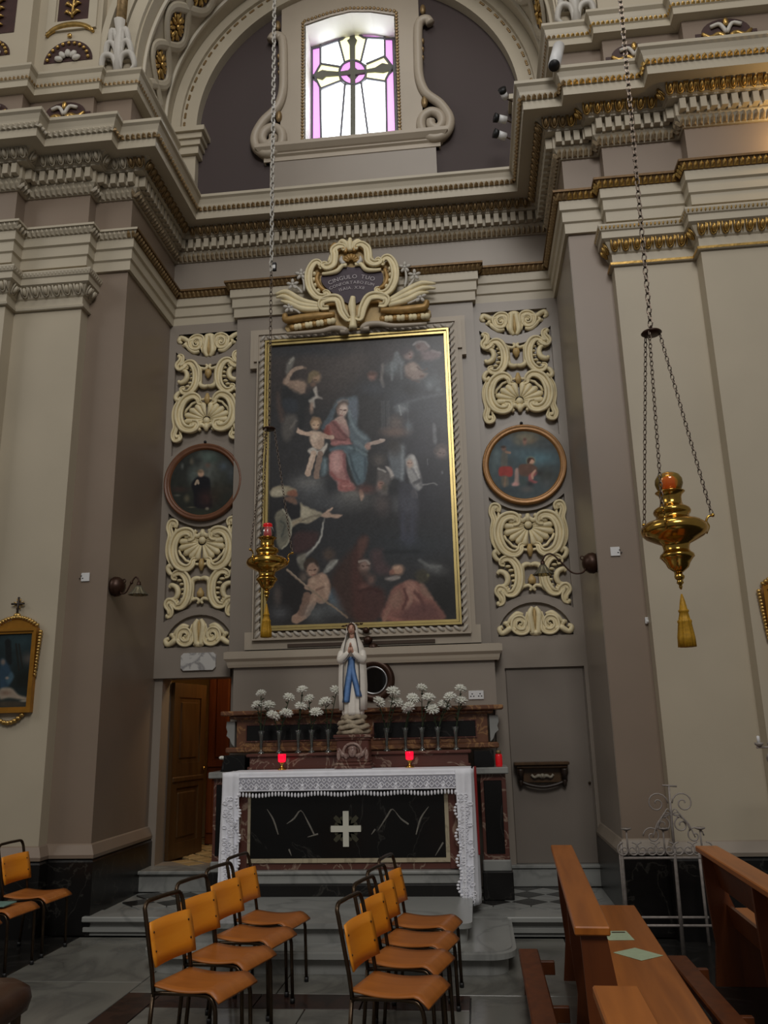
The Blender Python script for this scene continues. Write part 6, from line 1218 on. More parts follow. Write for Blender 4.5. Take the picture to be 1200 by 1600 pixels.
# ================================================================== carved bracket on the panel door
bk = thing('wall_bracket', 'dark carved wooden bracket shelf on the closed panel door', 'bracket', (.62, YB - .03, 1.09))
MB().bbox(.35, .90, 8.74, YB - .023, 1.305, 1.335, .006).build('bracket_top', DARKW, bk); MB().bbox(.37, .88, 8.77, YB - .023, 1.275, 1.305, .008).build('bracket_moulding', DARKW, bk)
MB().bbox(.40, .86, 8.86, YB - .023, 1.13, 1.275, .006).build('bracket_back', DARKW, bk)
BLKW = mat('blackened_wood', (44, 32, 24), .45, var=.2, scale=20)
for x in (.41, .85): MB().tube(cr([(x, 8.78, 1.27), (x, 8.79, 1.22), (x, 8.85, 1.17), (x, 8.84, 1.12), (x, 8.885, 1.10)], 4), [.035] * 5 + [.03] * 6 + [.02] * 6, 8).build('scroll_foot', BLKW, bk, True)
MB().tube(cr([(.42, 8.85, 1.14), (.50, 8.84, 1.11), (.63, 8.84, 1.09), (.76, 8.84, 1.11), (.84, 8.85, 1.14)], 4), .018, 8).build('carved_garland', BLKW, bk, True)
PALEC = mat('silvered_carving', (150, 142, 126), .5, var=.2, scale=30)
for s_ in (-1, 1): MB().tube(cr([(.63, 8.84, 1.185), (.63 + s_ * .04, 8.83, 1.20), (.63 + s_ * .08, 8.835, 1.185), (.63 + s_ * .11, 8.84, 1.21)], 4), [.018] * 6 + [.014] * 7, 8).build('carved_wing', PALEC, bk, True)
MB().ball((.63, 8.83, 1.20), (.025, .02, .022), 8, 6).build('carved_head', PALEC, bk, True)

# ================================================================== sanctuary lamps
def chain_mesh(P0, P1, link, r, sc=1.0):
    P0, P1 = Vector(P0), Vector(P1); d = P1 - P0; n = max(2, int(d.length / link)); d.normalize(); mb = MB()
    a = d.orthogonal().normalized(); b = d.cross(a)
    for k in range(n):
        c = P0 + (P1 - P0) * ((k + .5) / n); s_ = a if k % 2 else b
        mb.tube([c + d * (link * .62 * math.cos(t)) + s_ * (link * .33 * math.sin(t)) for t in np.linspace(0, 2 * PI, 9)[:-1]], r, 4, closed=True)
    return mb
def sanctuary_lamp(name, label, loc, ztop_disc, chainx, amber, chm):
    t = thing(name, label, 'lamp', loc, .06); k = 1 / 1420.0
    prof = [(0, 960), (30, 962), (80, 920), (95, 885), (118, 852), (135, 835), (130, 815), (112, 800), (100, 780), (102, 750), (112, 728), (170, 700), (228, 668), (255, 640), (262, 612), (252, 580), (215, 550), (150, 530), (132, 512), (128, 490), (142, 478), (148, 460), (140, 440), (120, 425), (95, 412), (86, 385), (84, 345), (92, 318), (112, 300), (118, 294), (112, 292), (60, 296), (0, 300)]
    MB().lathe([(r * k, (620 - y) * k) for r, y in prof], n=36).build('lamp_bowl', BRASS, t, True, local=True)
    fin = [(0, 1100), (8, 1095), (14, 1078), (12, 1062), (28, 1045), (24, 1032), (22, 1024), (36, 1008), (40, 992), (28, 976), (24, 962), (0, 960)]
    MB().lathe([(r * k, (620 - y) * k) for r, y in fin], n=20).build('finial', BRASS, t, True, local=True)
    MB().tube([(0, 0, -.338), (0, 0, -.365)], .004, 6).build('tassel_cord', BRASS, t, local=True)
    TAS = mat('gold_tassel_silk', (176, 132, 26), .6, var=.2, scale=60, metal=.2)
    tas = MB(); rings = []
    for z, r in ((-.362, .004), (-.40, .014), (-.448, .022), (-.452, .028), (-.462, .028), (-.466, .024), (-.505, .030), (-.51, .036), (-.52, .036), (-.525, .034), (-.60, .044), (-.655, .046)):
        rings.append([(r * (1 + (.10 * math.cos(9 * a) if z < -.5 else 0)) * math.cos(a), r * (1 + (.10 * math.cos(9 * a) if z < -.5 else 0)) * math.sin(a), z) for a in np.linspace(0, 2 * PI, 37)[:-1]])
    tas.loft(rings[::-1]).build('tassel', TAS, t, True, local=True)
    for j in range(3):
        a = 2 * PI * j / 3; d = Vector((math.cos(a), math.sin(a), 0))
        hk = [d * .178 + Vector((0, 0, -.02)), d * .196 + Vector((0, 0, .02)), d * .186 + Vector((0, 0, .05)), d * .20 + Vector((0, 0, .078)), d * .225 + Vector((0, 0, .085))]
        MB().tube(cr(hk, 4), .007, 6).build('hook_arm', BRASS, t, True, local=True)
        MB().ball(d * .226 + Vector((0, 0, .086)), .012, 8, 5).build('hook_knob', BRASS, t, True, local=True)
        chain_mesh(d * .222 + Vector((0, 0, .09)), d * .05 + Vector((0, 0, ztop_disc - .01)), .030, .0032).build('chain', CHAINM, t, local=True)
        MB().lathe([(0, 0), (.018, .004), (.024, .018), (.016, .03), (0, .034)], n=10).build('cast_boss', BRASS, t, True, local=True); b_ = t.children[-1]; b_.location = d * .098 + Vector((0, 0, .085))
    MB().lathe([(0, -.012), (.05, -.012), (.062, -.002), (.055, .006), (.015, .012), (0, .012)], c=(0, 0, ztop_disc), n=24).build('top_disc', IRONB, t, True, local=True)
    MB().tube([(0, .018 * math.cos(a), ztop_disc + .028 + .018 * math.sin(a)) for a in np.linspace(0, 2 * PI, 13)[:-1]], .004, 6, closed=True).build('ring', IRONB, t, local=True)
    if amber:
        MB().lathe([(.055, .232), (.068, .25), (.078, .278), (.076, .305), (.062, .33), (.035, .345), (.033, .343), (.058, .328), (.072, .304), (.074, .279), (.064, .252), (.052, .236), (.055, .232)], n=28).build('glass_globe', AMBERG, t, True, local=True)
        MB().lathe([(0, .23), (.036, .23), (.036, .325), (.030, .336), (0, .338)], n=20).build('red_candle_tube', REDCAN, t, True, local=True)
    else:
        MB().lathe([(.05, .232), (.060, .245), (.058, .29), (.048, .325), (.046, .322), (.055, .288), (.056, .248), (.048, .236), (.05, .232)], n=24).build('glass_globe', CLEARG, t, True, local=True)
        MB().lathe([(0, .23), (.042, .23), (.044, .26), (.042, .335), (0, .335)], n=20).build('red_candle_tube', REDCAN, t, True, local=True); MB().lathe([(0, .336), (.04, .336), (.042, .352), (.036, .362), (0, .362)], n=20).build('red_cap', REDCAN, t, True, local=True)
    return t
lr = sanctuary_lamp('sanctuary_lamp', 'brass sanctuary lamp with amber globe hanging before the right pilaster', (1.17, 4.7, 2.75), 1.24, 0, True, CHAINM)
chain_mesh((1.17, 4.7, 2.75 + 1.28), (1.235, 4.7, 7.2), .045, .005).build('hanging_chain', CHAINM, lr); chain_mesh((1.235, 4.7, 7.2), (1.30, 4.7, 13.9), .06, .005).build('hanging_chain', CHAINM, lr)
ll = sanctuary_lamp('sanctuary_lamp', 'brass sanctuary lamp with red glass hanging before the great painting', (-1.785, 7.0, 3.14), 1.27, 0, False, CHAINM)
chain_mesh((-1.785, 7.0, 3.14 + 1.31), (-1.785, 7.0, 6.05), .045, .0045).build('hanging_chain', CHAINM, ll)
chain_mesh((-1.785, 7.0, 6.05), (-1.795, 7.0, 9.6), .055, .009).build('upper_chain', CHAINW, ll); chain_mesh((-1.795, 7.0, 9.6), (-1.80, 7.0, 13.9), .08, .009).build('upper_chain', CHAINW, ll)
MB().bbox(-1.775, -1.735, 6.985, 7.015, 6.05, 6.14, .006).build('chain_clip', BLACK, ll); MB().bbox(-1.768, -1.742, 6.982, 6.99, 6.07, 6.11, .003).build('clip_label', WHITE, ll)

# ================================================================== wall lamps on the piers
FROST = glass('frosted_fluted_glass', (200, 192, 166), .25, .14)
def sconce(label, base, dirx, arm, grp):
    t = thing('wall_lamp', label, 'wall lamp', base, 0, grp); s_ = dirx
    m_ = MB(); rings = []
    prof = [(0.0, .002), (.085, .002), (.10, .03), (.095, .07), (.07, .11), (.035, .13), (0.0, .135)]
    n = 24; vs = [(s_ * d, r * math.cos(2 * PI * i / n), r * math.sin(2 * PI * i / n)) for r, d in prof for i in range(n)]
    m_.add(vs, [(j * n + i, j * n + (i + 1) % n, (j + 1) * n + (i + 1) % n, (j + 1) * n + i) for j in range(len(prof) - 1) for i in range(n)])
    fixn(m_.build('wooden_boss', IRONB, t, True, local=True)); MB().tube([(s_ * (.13 + .016 * math.cos(a)), -.02, .05 + .018 * math.sin(a)) for a in np.linspace(0, 2 * PI, 11)[:-1]], .006, 6, closed=True).build('ring', IRONB, t, True, local=True)
    K = arm / .5; P = cr([(s_ * .10, -.03, -.05)] + [(s_ * (.10 + (q - .10) * (arm - .10) / .40), -.06, z * (.5 + .5 * K)) for q, z in ((.15, -.10), (.24, -.09), (.33, .01), (.41, .09), (.47, .08), (.50, .03))], 5)
    MB().tube(P, .0085, 8).build('curved_arm', IRONB, t, True, local=True); q = P[16]; MB().ball(q, (.018, .018, .018), 8, 5).build('arm_knop', IRONB, t, True, local=True)
    MB().lathe([(0, .03), (.018, .028), (.022, -.01), (.016, -.02), (0, -.02)], c=(s_ * arm, -.06, .0), n=14).build('lamp_holder', IRONB, t, True, local=True)
    rings = []
    for z, r in ((-.01, .022), (-.03, .034), (-.06, .052), (-.095, .085), (-.102, .092)):
        rings.append([(s_ * arm + r * (1 + .08 * math.cos(12 * a)) * math.cos(a), -.06 + r * (1 + .08 * math.cos(12 * a)) * math.sin(a), z) for a in np.linspace(0, 2 * PI, 49)[:-1]])
    sh = MB().loft(rings, False).build('fluted_shade', FROST, t, True, local=True); md = sh.modifiers.new('thickness', 'SOLIDIFY'); md.thickness = .003
    MB().ball((s_ * arm, -.06, -.055), (.022, .022, .032), 10, 7).build('bulb', mat('lamp_bulb', (230, 220, 190), .3, var=0), t, True, local=True)
    return t
zr = at(935, 880, 7.72)[2]
sconce('brown wall lamp with curved arm and fluted shade on the right pier', (XR, 7.70, zr), -1, .50, 'wall lamps on the piers')
zl = at(165, 918, 7.72)[2]
sconce('brown wall lamp with fluted shade on the left pier', (XL, 7.70, zl), 1, .30, 'wall lamps on the piers')

# ================================================================== framed pictures on the pilasters
def station(px, py):
    p = Paint(px * 6.4, (py - 900) * 6.4, (34, 44, 46)); B, Po, Ln = p.blob, p.poly, p.line
    B(200, 640, 200, 90, (44, 60, 64), .8, .7); B(290, 830, 70, 60, (92, 82, 76), .7, .7); B(260, 1040, 160, 130, (28, 30, 26), .9, .6); Ln([(80, 660), (90, 860)], 30, (26, 28, 28), .9, 14); Ln([(160, 680), (190, 940)], 9, (34, 32, 28), .8, 8); Ln([(190, 680), (225, 920)], 8, (34, 32, 28), .8, 8)
    Po([(0, 860), (40, 830), (90, 900), (120, 1000), (90, 1100), (0, 1120)], (48, 66, 82), .95, 14); Po([(60, 1040), (110, 960), (140, 1010), (90, 1080)], (66, 88, 100), .9, 12); B(70, 1020, 18, 14, (150, 132, 116), .8, .5); B(30, 860, 24, 30, (120, 104, 92), .8, .5)
    Po([(0, 1130), (110, 1120), (190, 1190), (300, 1220), (290, 1250), (170, 1230), (80, 1220), (0, 1230)], (146, 132, 116), .95, 12); B(60, 1170, 50, 26, (112, 90, 76), .7, .6); B(100, 1280, 200, 40, (72, 62, 50), .8, .6); B(240, 1250, 40, 10, (170, 160, 142), .7, .6)
    return p.grain(.1, .04, 4).c
GFR = mat('gilded_picture_frame', (170, 118, 40), .35, metal=.6, var=.15, scale=12)
def station_picture(label, cx, z0, z1, hw, Y, fn, cross):
    t = thing('station_picture', label, 'picture', (cx, Y, z0)); w = .052
    if fn: grid_mesh('canvas', cx - hw + w, cx + hw - w, z0 + w, z1 - w, Y - .025, 60, 90, fn, OIL2, t, 1.05)
    else: MB().box(cx - hw + w, cx + hw - w, Y - .026, Y - .02, z0 + w, z1 - w).build('canvas', mat('dark_canvas', (40, 44, 46), .5), t)
    fixn(frame_rect(cx - hw + w, cx + hw - w, z0 + w, z1 - w, w * .45, Y - .04, Y - .001).build('inner_frame', GFR, t)); fixn(frame_rect(cx - hw + w * .55, cx + hw - w * .55, z0 + w * .55, z1 - w * .55, w * .55, Y - .06, Y - .001).build('outer_frame', GFR, t))
    rr = random.Random(5)
    for s_ in (-1, 1):
        for k in range(15):
            f = k / 14; x = cx + s_ * (hw + .030 * (1 - .75 * f)); z = z1 - .04 - .40 * f
            MB().ball((x, Y - .035, z), (.022 - .010 * f, .02, .020), 7, 5, Matrix.Rotation(rr.uniform(-.7, .7), 3, 'Y')).build('carved_leaf', GOLD, t, True)
    for k in range(17):
        f = k / 16 * 2 - 1; z = z1 + .02 + .085 * (1 - f * f); MB().ball((cx + f * hw * .95, Y - .035, z), (.026, .02, .018), 7, 5, Matrix.Rotation(-f * .8, 3, 'Y')).build('carved_crest', GOLD, t, True)
    fixn(poly([[(cx - hw * .95, z1), (cx + hw * .95, z1), (cx + hw * .6, z1 + .05), (cx, z1 + .10), (cx - hw * .6, z1 + .05)]], Y - .03, Y - .002).build('crest_board', GFR, t))
    for k in range(9):
        f = k / 8 * 2 - 1; z = z0 - .02 - .07 * (1 - f * f); MB().ball((cx + f * hw * .6, Y - .03, z), (.026, .02, .022), 7, 5).build('carved_apron', GOLD, t, True)
    MB().tube([(cx, Y - .035, z1 + .10), (cx + .005, Y - .035, z1 + .30)], .010, 6).build('cross_upright', BLKW, t, True); MB().tube([(cx - .065, Y - .035, z1 + .235), (cx + .065, Y - .035, z1 + .235)], .010, 6).build('cross_arm', BLKW, t, True)
    MB().ball((cx, Y - .03, z1 + .12), (.04, .025, .03), 8, 6).build('cross_mount', GOLD, t, True)
    for k in range(8): a = 2 * PI * k / 8 + .4; MB().tube([(cx + .02 * math.cos(a), Y - .022, z1 + .235 + .02 * math.sin(a)), (cx + .055 * math.cos(a), Y - .022, z1 + .235 + .055 * math.sin(a))], [.008, .004], 5).build('ray', GOLD, t, True)
    return t
station_picture('gilt framed dark painting of a mourning scene topped by a small cross on left pilaster', -4.335, 1.915, 2.70, .225, YP - .15, station, True)
station_picture('gilt framed picture cut by the right edge of the view', 2.70, 2.02, 2.80, .225, YP - .32, None, True)

# ================================================================== lights and fittings on the cornice
def spot(px, py, Y, r, ln, lab, col, dirv):
    x, y, z = at(px, py, Y); t = thing('spotlight', lab, 'spotlight', (x, y, z), 0, 'small spotlights on the cornice'); d = Vector(dirv).normalized()
    MB().tube([(0, 0, 0), d * ln], r, 14).build('barrel', col, t, True, local=True); MB().tube([d * ln, d * (ln + .05)], [r * 1.05, r * 1.25], 14).build('black_hood', BLACK, t, True, local=True)
    MB().tube([(0, 0, 0), (.06, .02, -.02), (.84 - x, .02, -.06), (.86 - x, .02, 8.092 - z)], .008, 6).build('bracket', STEEL, t, local=True)
spot(790, 154, 8.35, .04, .08, 'topmost of three small spotlights beside the right cornice', WHITE, (-.4, -1, .4)); spot(791, 188, 8.35, .045, .10, 'middle of three small spotlights beside the right cornice', WHITE, (-1, -.35, .1)); spot(790, 214, 8.35, .045, .10, 'lowest of three small spotlights beside the right cornice', WHITE, (-1, -.45, .15))
x, y, z = at(873, 74, 7.25); q = at(866, 102, 6.95)
cm = thing('projector_tube', 'white cylindrical projector with black lens standing on the right cornice', 'projector', (x, y, z)); d = (Vector(q) - Vector((x, y, z)))
MB().tube([(0, 0, 0), d], .062, 24).build('white_housing', WHITE, cm, True, local=True); MB().tube([d, d * 1.03], .056, 24).build('black_lens', BLACK, cm, True, local=True); MB().tube([d * .5, d * .5 + Vector((.0, .10, -.22)), (0, .06, 8.10 - z)], .012, 8).build('mount_arm', WHITE, cm, local=True)

# ================================================================== carved ornaments on the attic
MARL = mat('dark_red_panel_ground', (58, 34, 30), .6, var=.2, scale=10)
def attic_panel(name, label, x0, x1, z0, z1, Y, arch=True):
    t = thing(name, label, 'relief panel', ((x0 + x1) / 2, Y, z0), 0, 'gilded relief panels of the attic'); cx = (x0 + x1) / 2; w = (x1 - x0) / 2; h = z1 - z0
    lp = [(x0, z0), (x1, z0), (x1, z0 + h * .55)] + ([(cx + w * .8 * math.cos(PI * i / 12), z0 + h * .55 + h * .45 * math.sin(PI * i / 12)) for i in range(13)] if arch else [(x1, z1), (x0, z1)]) + [(x0, z0 + h * .55)]
    fixn(poly([lp], Y - .012, Y - .001).build('panel_ground', MARL, t))
    for s_ in (-1, 1):
        MB().tube(cr([(cx, Y - .03, z0 + h * .1), (cx + s_ * w * .25, Y - .035, z0 + h * .4), (cx + s_ * w * .55, Y - .035, z0 + h * .3), (cx + s_ * w * .8, Y - .03, z0 + h * .5)], 4), [.02, .03, .035, .035, .03, .03, .03, .03, .03, .025, .025, .02, .015], 7).build('gilded_leaf', GOLD, t, True)
        MB().tube(cr([(cx, Y - .03, z0 + h * .45), (cx + s_ * w * .2, Y - .035, z0 + h * .75), (cx + s_ * w * .5, Y - .03, z0 + h * .7)], 4), .022, 7).build('pale_leaf', STUCCO2, t, True)
        MB().ball((cx + s_ * w * .8, Y - .03, z0 + h * .25), (.035, .025, .035), 8, 6).build('rosette', GOLD, t, True)
    MB().ball((cx, Y - .035, z0 + h * .82), (.03, .025, .05), 8, 6).build('gilded_bud', GOLD, t, True)
attic_panel('attic_relief', 'gilded scroll relief panel on the left attic course', -4.68, -4.07, 8.44, 8.78, YA - .08); attic_panel('attic_relief', 'first gilded relief panel on the right attic course, behind the lamp chain', 1.72, 2.32, 8.42, 8.74, YA - .12); attic_panel('attic_relief', 'second gilded relief panel on the right attic course, by the right edge', 2.62, 3.24, 8.44, 8.80, YA - .26)
attic_panel('attic_relief', 'gilded relief panel at the far left end of the attic course', -5.5, -4.93, 8.47, 8.74, YA - .23)
# upper attic pilasters with sunk panels on the left
up = MB().box(-4.82, -4.02, YA - .08, YA + .3, 9.09, 13.5).box(-9, -4.82, YA - .23, YA + .3, 9.09, 13.5).build('wall_left_upper', BEIGE); struct(up, 'pale upper pilasters at the top left')
ur = MB().box(1.70, 2.6, YA - .12, YA + .3, 9.09, 13.5).box(2.5, 7, YA - .26, YA + .3, 9.09, 13.5).build('wall_right_upper', BEIGE); struct(ur, 'pale upper pilasters at the top right')
def shell_niche(label, cx, z0, r, Y):
    t = thing('shell_relief', label, 'relief panel', (cx, Y, z0), 0, 'shell reliefs of the upper pilasters')
    fixn(poly([arc(cx, z0, r, 0, 180, 20)], Y - .006, Y - .001).build('panel_ground', MARL, t))
    for k in range(11): a = PI * (k + .5) / 11; MB().ball((cx + r * .84 * math.cos(a), Y - .02, z0 + r * .84 * math.sin(a)), (.022, .02, .022), 7, 5).build('gilded_bead', GOLD, t, True)
    for k in range(5): a = PI * (k + .5) / 5; MB().ball((cx + r * .38 * math.cos(a), Y - .025, z0 + r * .34 * math.sin(a)), (.055, .03, .035), 8, 6, Matrix.Rotation(-a, 3, 'Y')).build('shell_lobe', STUCCO2, t, True)
def gold_panel(label, x0, x1, z0, z1, Y):
    t = thing('gilded_panel', label, 'relief panel', ((x0 + x1) / 2, Y, z0), 0, 'tall gilded panels of the upper pilasters'); cx = (x0 + x1) / 2
    MB().box(x0, x1, Y - .006, Y - .001, z0, z1).build('panel_ground', MARL, t)
    MB().tube([(cx, Y - .02, z0 + .03), (cx + .01, Y - .025, z0 + .3), (cx, Y - .02, z1)], .016, 6).build('stem', GOLD, t, True)
    n = int((z1 - z0) / .12)
    for k in range(n):
        for s_ in (-1, 1): MB().tube([(cx, Y - .02, z0 + .06 + .12 * k), (cx + s_ * .06, Y - .03, z0 + .12 + .12 * k), (cx + s_ * .10, Y - .02, z0 + .11 + .12 * k)], [.012, .025, .008], 6).build('gilded_leaf', GOLD, t, True)
shell_niche('gilded half-round shell relief on the upper left pilaster', -4.40, 9.36, .30, YA - .08); shell_niche('half-round shell relief cut by the left edge at the top', -5.28, 9.40, .24, YA - .23)
gold_panel('tall gilded leaf panel on the upper left pilaster', -4.58, -4.20, 9.95, 12.5, YA - .08); gold_panel('tall gilded leaf panel cut by the top left corner', -5.5, -5.02, 9.72, 12.3, YA - .23)
fixn(poly([rect(-4.70, -4.08, 9.80, 12.8), rect(-4.60, -4.18, 9.93, 12.7)], YA - .11, YA - .08).build('panel_border', LINTEL, up))
mb = MB()
MB().tube([(-4.40 + .30 * math.cos(a), YA - .10, 9.70 + .17 * math.sin(a)) for a in np.linspace(.25, PI - .25, 14)], [.02 + .02 * math.sin(PI * i / 13) for i in range(14)], 7).build('gilded_swag', GOLD, up, True)
MB().ball((-4.40, YA - .1, 9.72), (.03, .02, .03), 8, 6).build('gilded_boss', GOLD, up, True)
def acanthus(label, cx, z0, Y, sc=1.0):
    t = thing('acanthus_bracket', label, 'bracket', (cx, Y, z0), 0, 'acanthus brackets beside the arch')
    for s_ in (-1, 1):
        for k in range(3):
            zz = z0 + (.04 + .17 * k) * sc; wd_ = (.20 - .045 * k) * sc
            MB().tube(cr([(cx + s_ * .02, Y - .05, zz), (cx + s_ * .05, Y - .09, zz + .22 * sc), (cx + s_ * wd_ * .8, Y - .10, zz + .25 * sc), (cx + s_ * wd_, Y - .06, zz + .12 * sc), (cx + s_ * wd_ * .75, Y - .05, zz + .06 * sc)], 4), [.02 * sc + .018 * sc * math.sin(PI * i / 16) for i in range(17)], 7).build('acanthus_leaf', STUCCO2, t, True)
    MB().tube([(cx, Y - .05, z0), (cx, Y - .08, z0 + .45 * sc), (cx, Y - .07, z0 + .62 * sc), (cx, Y - .10, z0 + .78 * sc)], [.05 * sc, .06 * sc, .05 * sc, .07 * sc], 8).build('acanthus_stem', STUCCO2, t, True)
    MB().tube([(cx, Y - .06, z0 + .7 * sc), (cx + .02, Y - .06, z0 + 2.2)], .07 * sc, 8).build('gilded_shaft', GOLDD, t, True)
acanthus('white acanthus leaf bracket on the attic left of the arch', -3.80, 9.10, YA + .02); acanthus('white acanthus leaf bracket on the attic right of the arch', 1.47, 9.10, YA + .02)

# ================================================================== stacking chairs
def make_chair(label, group):
    t = thing('stacking_chair', label, 'chair', (0, 0, 0), 0, group); W = .17
    for s_ in (-1, 1):
        y = s_ * W
        fr = MB().tube([(.185, y, .012), (.175, y, .335)] + [(.175 - .05 * (1 - math.cos(a)), y, .335 + .085 * math.sin(a) + .0 * a) for a in np.linspace(.2, PI / 2, 5)] + [(.05, y, .423), (-.14, y, .413), (-.19, y, .407)], .0115, 8).build('front_leg', STEEL, t, True, local=True)
        MB().lathe([(0, 0), (.015, 0), (.016, .03), (0, .03)], c=(.185, y, 0), n=10).build('rubber_foot', BLACK, fr, True, local=True)
        bl = MB().tube([(-.235, y, .012), (-.20, y, .405)], .0115, 8).build('back_leg', STEEL, t, True, local=True); MB().lathe([(0, 0), (.015, 0), (.016, .03), (0, .03)], c=(-.236, y, 0), n=10).build('rubber_foot', BLACK, bl, True, local=True)
    P = [(-.195, -W, .395), (-.215, -W, .52), (-.272, -W, .785)] + [(-.276 - .006 * math.sin(a), -W + .045 * (1 - math.cos(a)), .79 + .045 * math.sin(a)) for a in np.linspace(.3, PI / 2, 4)] + [(-.284, 0, .837)]
    P = P + [(p[0], -p[1], p[2]) for p in P[:-1][::-1]]
    MB().tube(P, .0115, 8).build('back_frame', STEEL, t, True, local=True)
    # curved plywood back
    def sheet(nu, nv, fn, th):
        vs = [fn(i / nu, j / nv, 0) for j in range(nv + 1) for i in range(nu + 1)] + [fn(i / nu, j / nv, th) for j in range(nv + 1) for i in range(nu + 1)]; o_ = (nu + 1) * (nv + 1); F_ = []
        for j in range(nv):
            for i in range(nu): a = j * (nu + 1) + i; F_.append((a, a + 1, a + nu + 2, a + nu + 1)); F_.append((a + o_ + nu + 1, a + o_ + nu + 2, a + o_ + 1, a + o_))
        for i in range(nu): a = i; F_.append((a + o_, a + 1 + o_, a + 1, a)); a = nv * (nu + 1) + i; F_.append((a, a + 1, a + 1 + o_, a + o_))
        for j in range(nv): a = j * (nu + 1); F_.append((a, a + nu + 1, a + nu + 1 + o_, a + o_)); a += nu; F_.append((a + o_, a + nu + 1 + o_, a + nu + 1, a))
        return MB().add(vs, F_)
    def bf(u, v, k):
        y = (u * 2 - 1) * (W + .018); z = .530 + .210 * v; bow = -.022 * (1 - (2 * u - 1) ** 2); cz_ = .012 * (1 - (2 * v - 1) ** 2) * ((2 * u - 1) ** 2)
        return (-.205 - (.058) * (z - .52) / .265 + .018 + bow + k, y * (1 - .03 * (2 * v - 1) ** 4), z)
    b_ = fixn(sheet(10, 4, bf, .009).build('backrest', PLYB, t, True, local=True))
    for s_ in (-1, 1):
        for z in (.60, .69):
            q = bf(.5 + s_ * .42, (z - .530) / .210, .010); MB().ball(q, .006, 6, 4).build('rivet', STEEL, b_, True, local=True)
    def sf_(u, v, k):
        x = -.205 + .41 * u; y = (2 * v - 1) * (W + .022 - .02 * (1 - u)); z = .450 - .016 * math.sin(PI * min(1, u * 1.2)) - (.045 * max(0, (u - .82) / .18) ** 1.6)
        return (x, y, z - k)
    fixn(sheet(16, 6, sf_, .010).build('seat', PLYS, t, True, local=True))
    MB().tube([(-.12, -W, .413), (-.12, W, .413)], .009, 6).build('crossbar', STEEL, t, True, local=True); MB().tube([(.08, -W, .423), (.08, W, .423)], .009, 6).build('crossbar', STEEL, t, True, local=True)
    return t
g_ = 'plywood stacking chairs'
SC = 1.0
ch0 = make_chair('plywood stacking chair nearest the camera in the left centre row', g_)
def put(o, x, y, deg): o.location = (x, y, 0); o.rotation_euler = (0, 0, math.radians(deg)); return o
ords = ['nearest the camera', 'second from the camera', 'third from the camera', 'farthest from the camera']
row1 = [(-1.49, 4.66, -15), (-1.51, 5.19, -14), (-1.49, 5.68, -13), (-1.49, 6.14, -11)]
row2 = [(-.45, 4.61, -14), (-.44, 5.13, -14), (-.42, 5.57, -13), (-.405, 6.04, -11)]
put(ch0, *row1[0])
for k in range(1, 4): put(dup(ch0, (0, 0, 0), 0, 'plywood stacking chair %s in the left centre row' % ords[k], g_), *row1[k])
for k in range(4): put(dup(ch0, (0, 0, 0), 0, 'plywood stacking chair %s in the right centre row' % ords[k], g_), *row2[k])
row0 = [(-3.70, 7.02, -4), (-3.70, 6.49, -4), (-3.70, 5.96, -4)]
for k in range(3): put(dup(ch0, (0, 0, 0), 0, 'plywood stacking chair %s at the far left edge' % ('standing by the black plinth', 'with a teal booklet on its seat', 'mostly cut off')[k], g_), *row0[k])
tag(MB().bbox(-3.86, -3.63, 6.40, 6.58, .453, .463, .002).build('booklet', TEAL), 'teal booklet lying on a chair at the far left', 'booklet')

# ================================================================== pews
def make_pew(label, y0, y1, group):
    t = thing('pew', label, 'pew', (0, 0, 0), 0, group)
    MB().bbox(-.075, .075, y0, y1, .825, .862, .006).build('top_rail', PEWW, t, local=True)
    # slanted back boards
    def board(z0, z1, nm):
        def X(z): return .02 + (.80 - z) * .22
        mb = MB(); mb.add([(X(z0) - .012, y0 + .03, z0), (X(z0) + .012, y0 + .03, z0), (X(z0) + .012, y1 - .03, z0), (X(z0) - .012, y1 - .03, z0), (X(z1) - .012, y0 + .03, z1), (X(z1) + .012, y0 + .03, z1), (X(z1) + .012, y1 - .03, z1), (X(z1) - .012, y1 - .03, z1)], [(3, 2, 1, 0), (4, 5, 6, 7), (0, 1, 5, 4), (1, 2, 6, 5), (2, 3, 7, 6), (3, 0, 4, 7)]).build(nm, PEWD, t, local=True)
    board(.60, .825, 'back_board'); board(.36, .50, 'back_board')
    MB().bbox(.09, .47, y0 + .02, y1 - .02, .445, .472, .006).build('seat', PEWW, t, local=True); MB().bbox(.41, .44, y0 + .04, y1 - .04, .35, .445, .004).build('seat_apron', PEWD, t, local=True)
    side = [(-.05, 0), (.46, 0), (.44, .10), (.38, .42), (.46, .445), (.14, .445), (.10, .55), (.06, .825), (-.05, .825), (-.04, .5), (-.02, .25)]
    for y in (y0 + .03, (y0 + y1) / 2, y1 - .065):
        fixn(poly([side], y, y + .035).build('end_panel', PEWD, t, local=True))
    return t
pg = 'wooden pews at the right'
pw = make_pew('wooden pew with two green leaflets on its seat', -1.25, 1.25, pg); pw.location = (.50, 5.15, 0); pw.rotation_euler = (0, 0, -.045)
pB = dup(pw, (1.50, 5.05, 0), -.03, 'wooden pew at the right edge seen from behind', pg)
pC = dup(pw, (.385, 1.83, 0), -.02, 'pew end nearest the camera at the bottom edge', pg)
def kneeler(label, x, y0, y1):
    t = thing('kneeler', label, 'kneeler', (x, (y0 + y1) / 2, 0), 0, 'kneelers behind the pews'); MB().bbox(x - .065, x + .065, y0, y1, .20, .245, .008).build('kneeling_board', PEWD, t)  # dark wood here carries the shade beside the pew
    for y in (y0 + .12, (y0 + y1) / 2, y1 - .12): MB().bbox(x - .02, x + .16, y - .02, y + .02, .12, .20, .004).build('bracket_arm', PEWD, t); MB().bbox(x - .045, x + .045, y - .018, y + .018, 0, .20, .004).build('foot', PEWD, t)
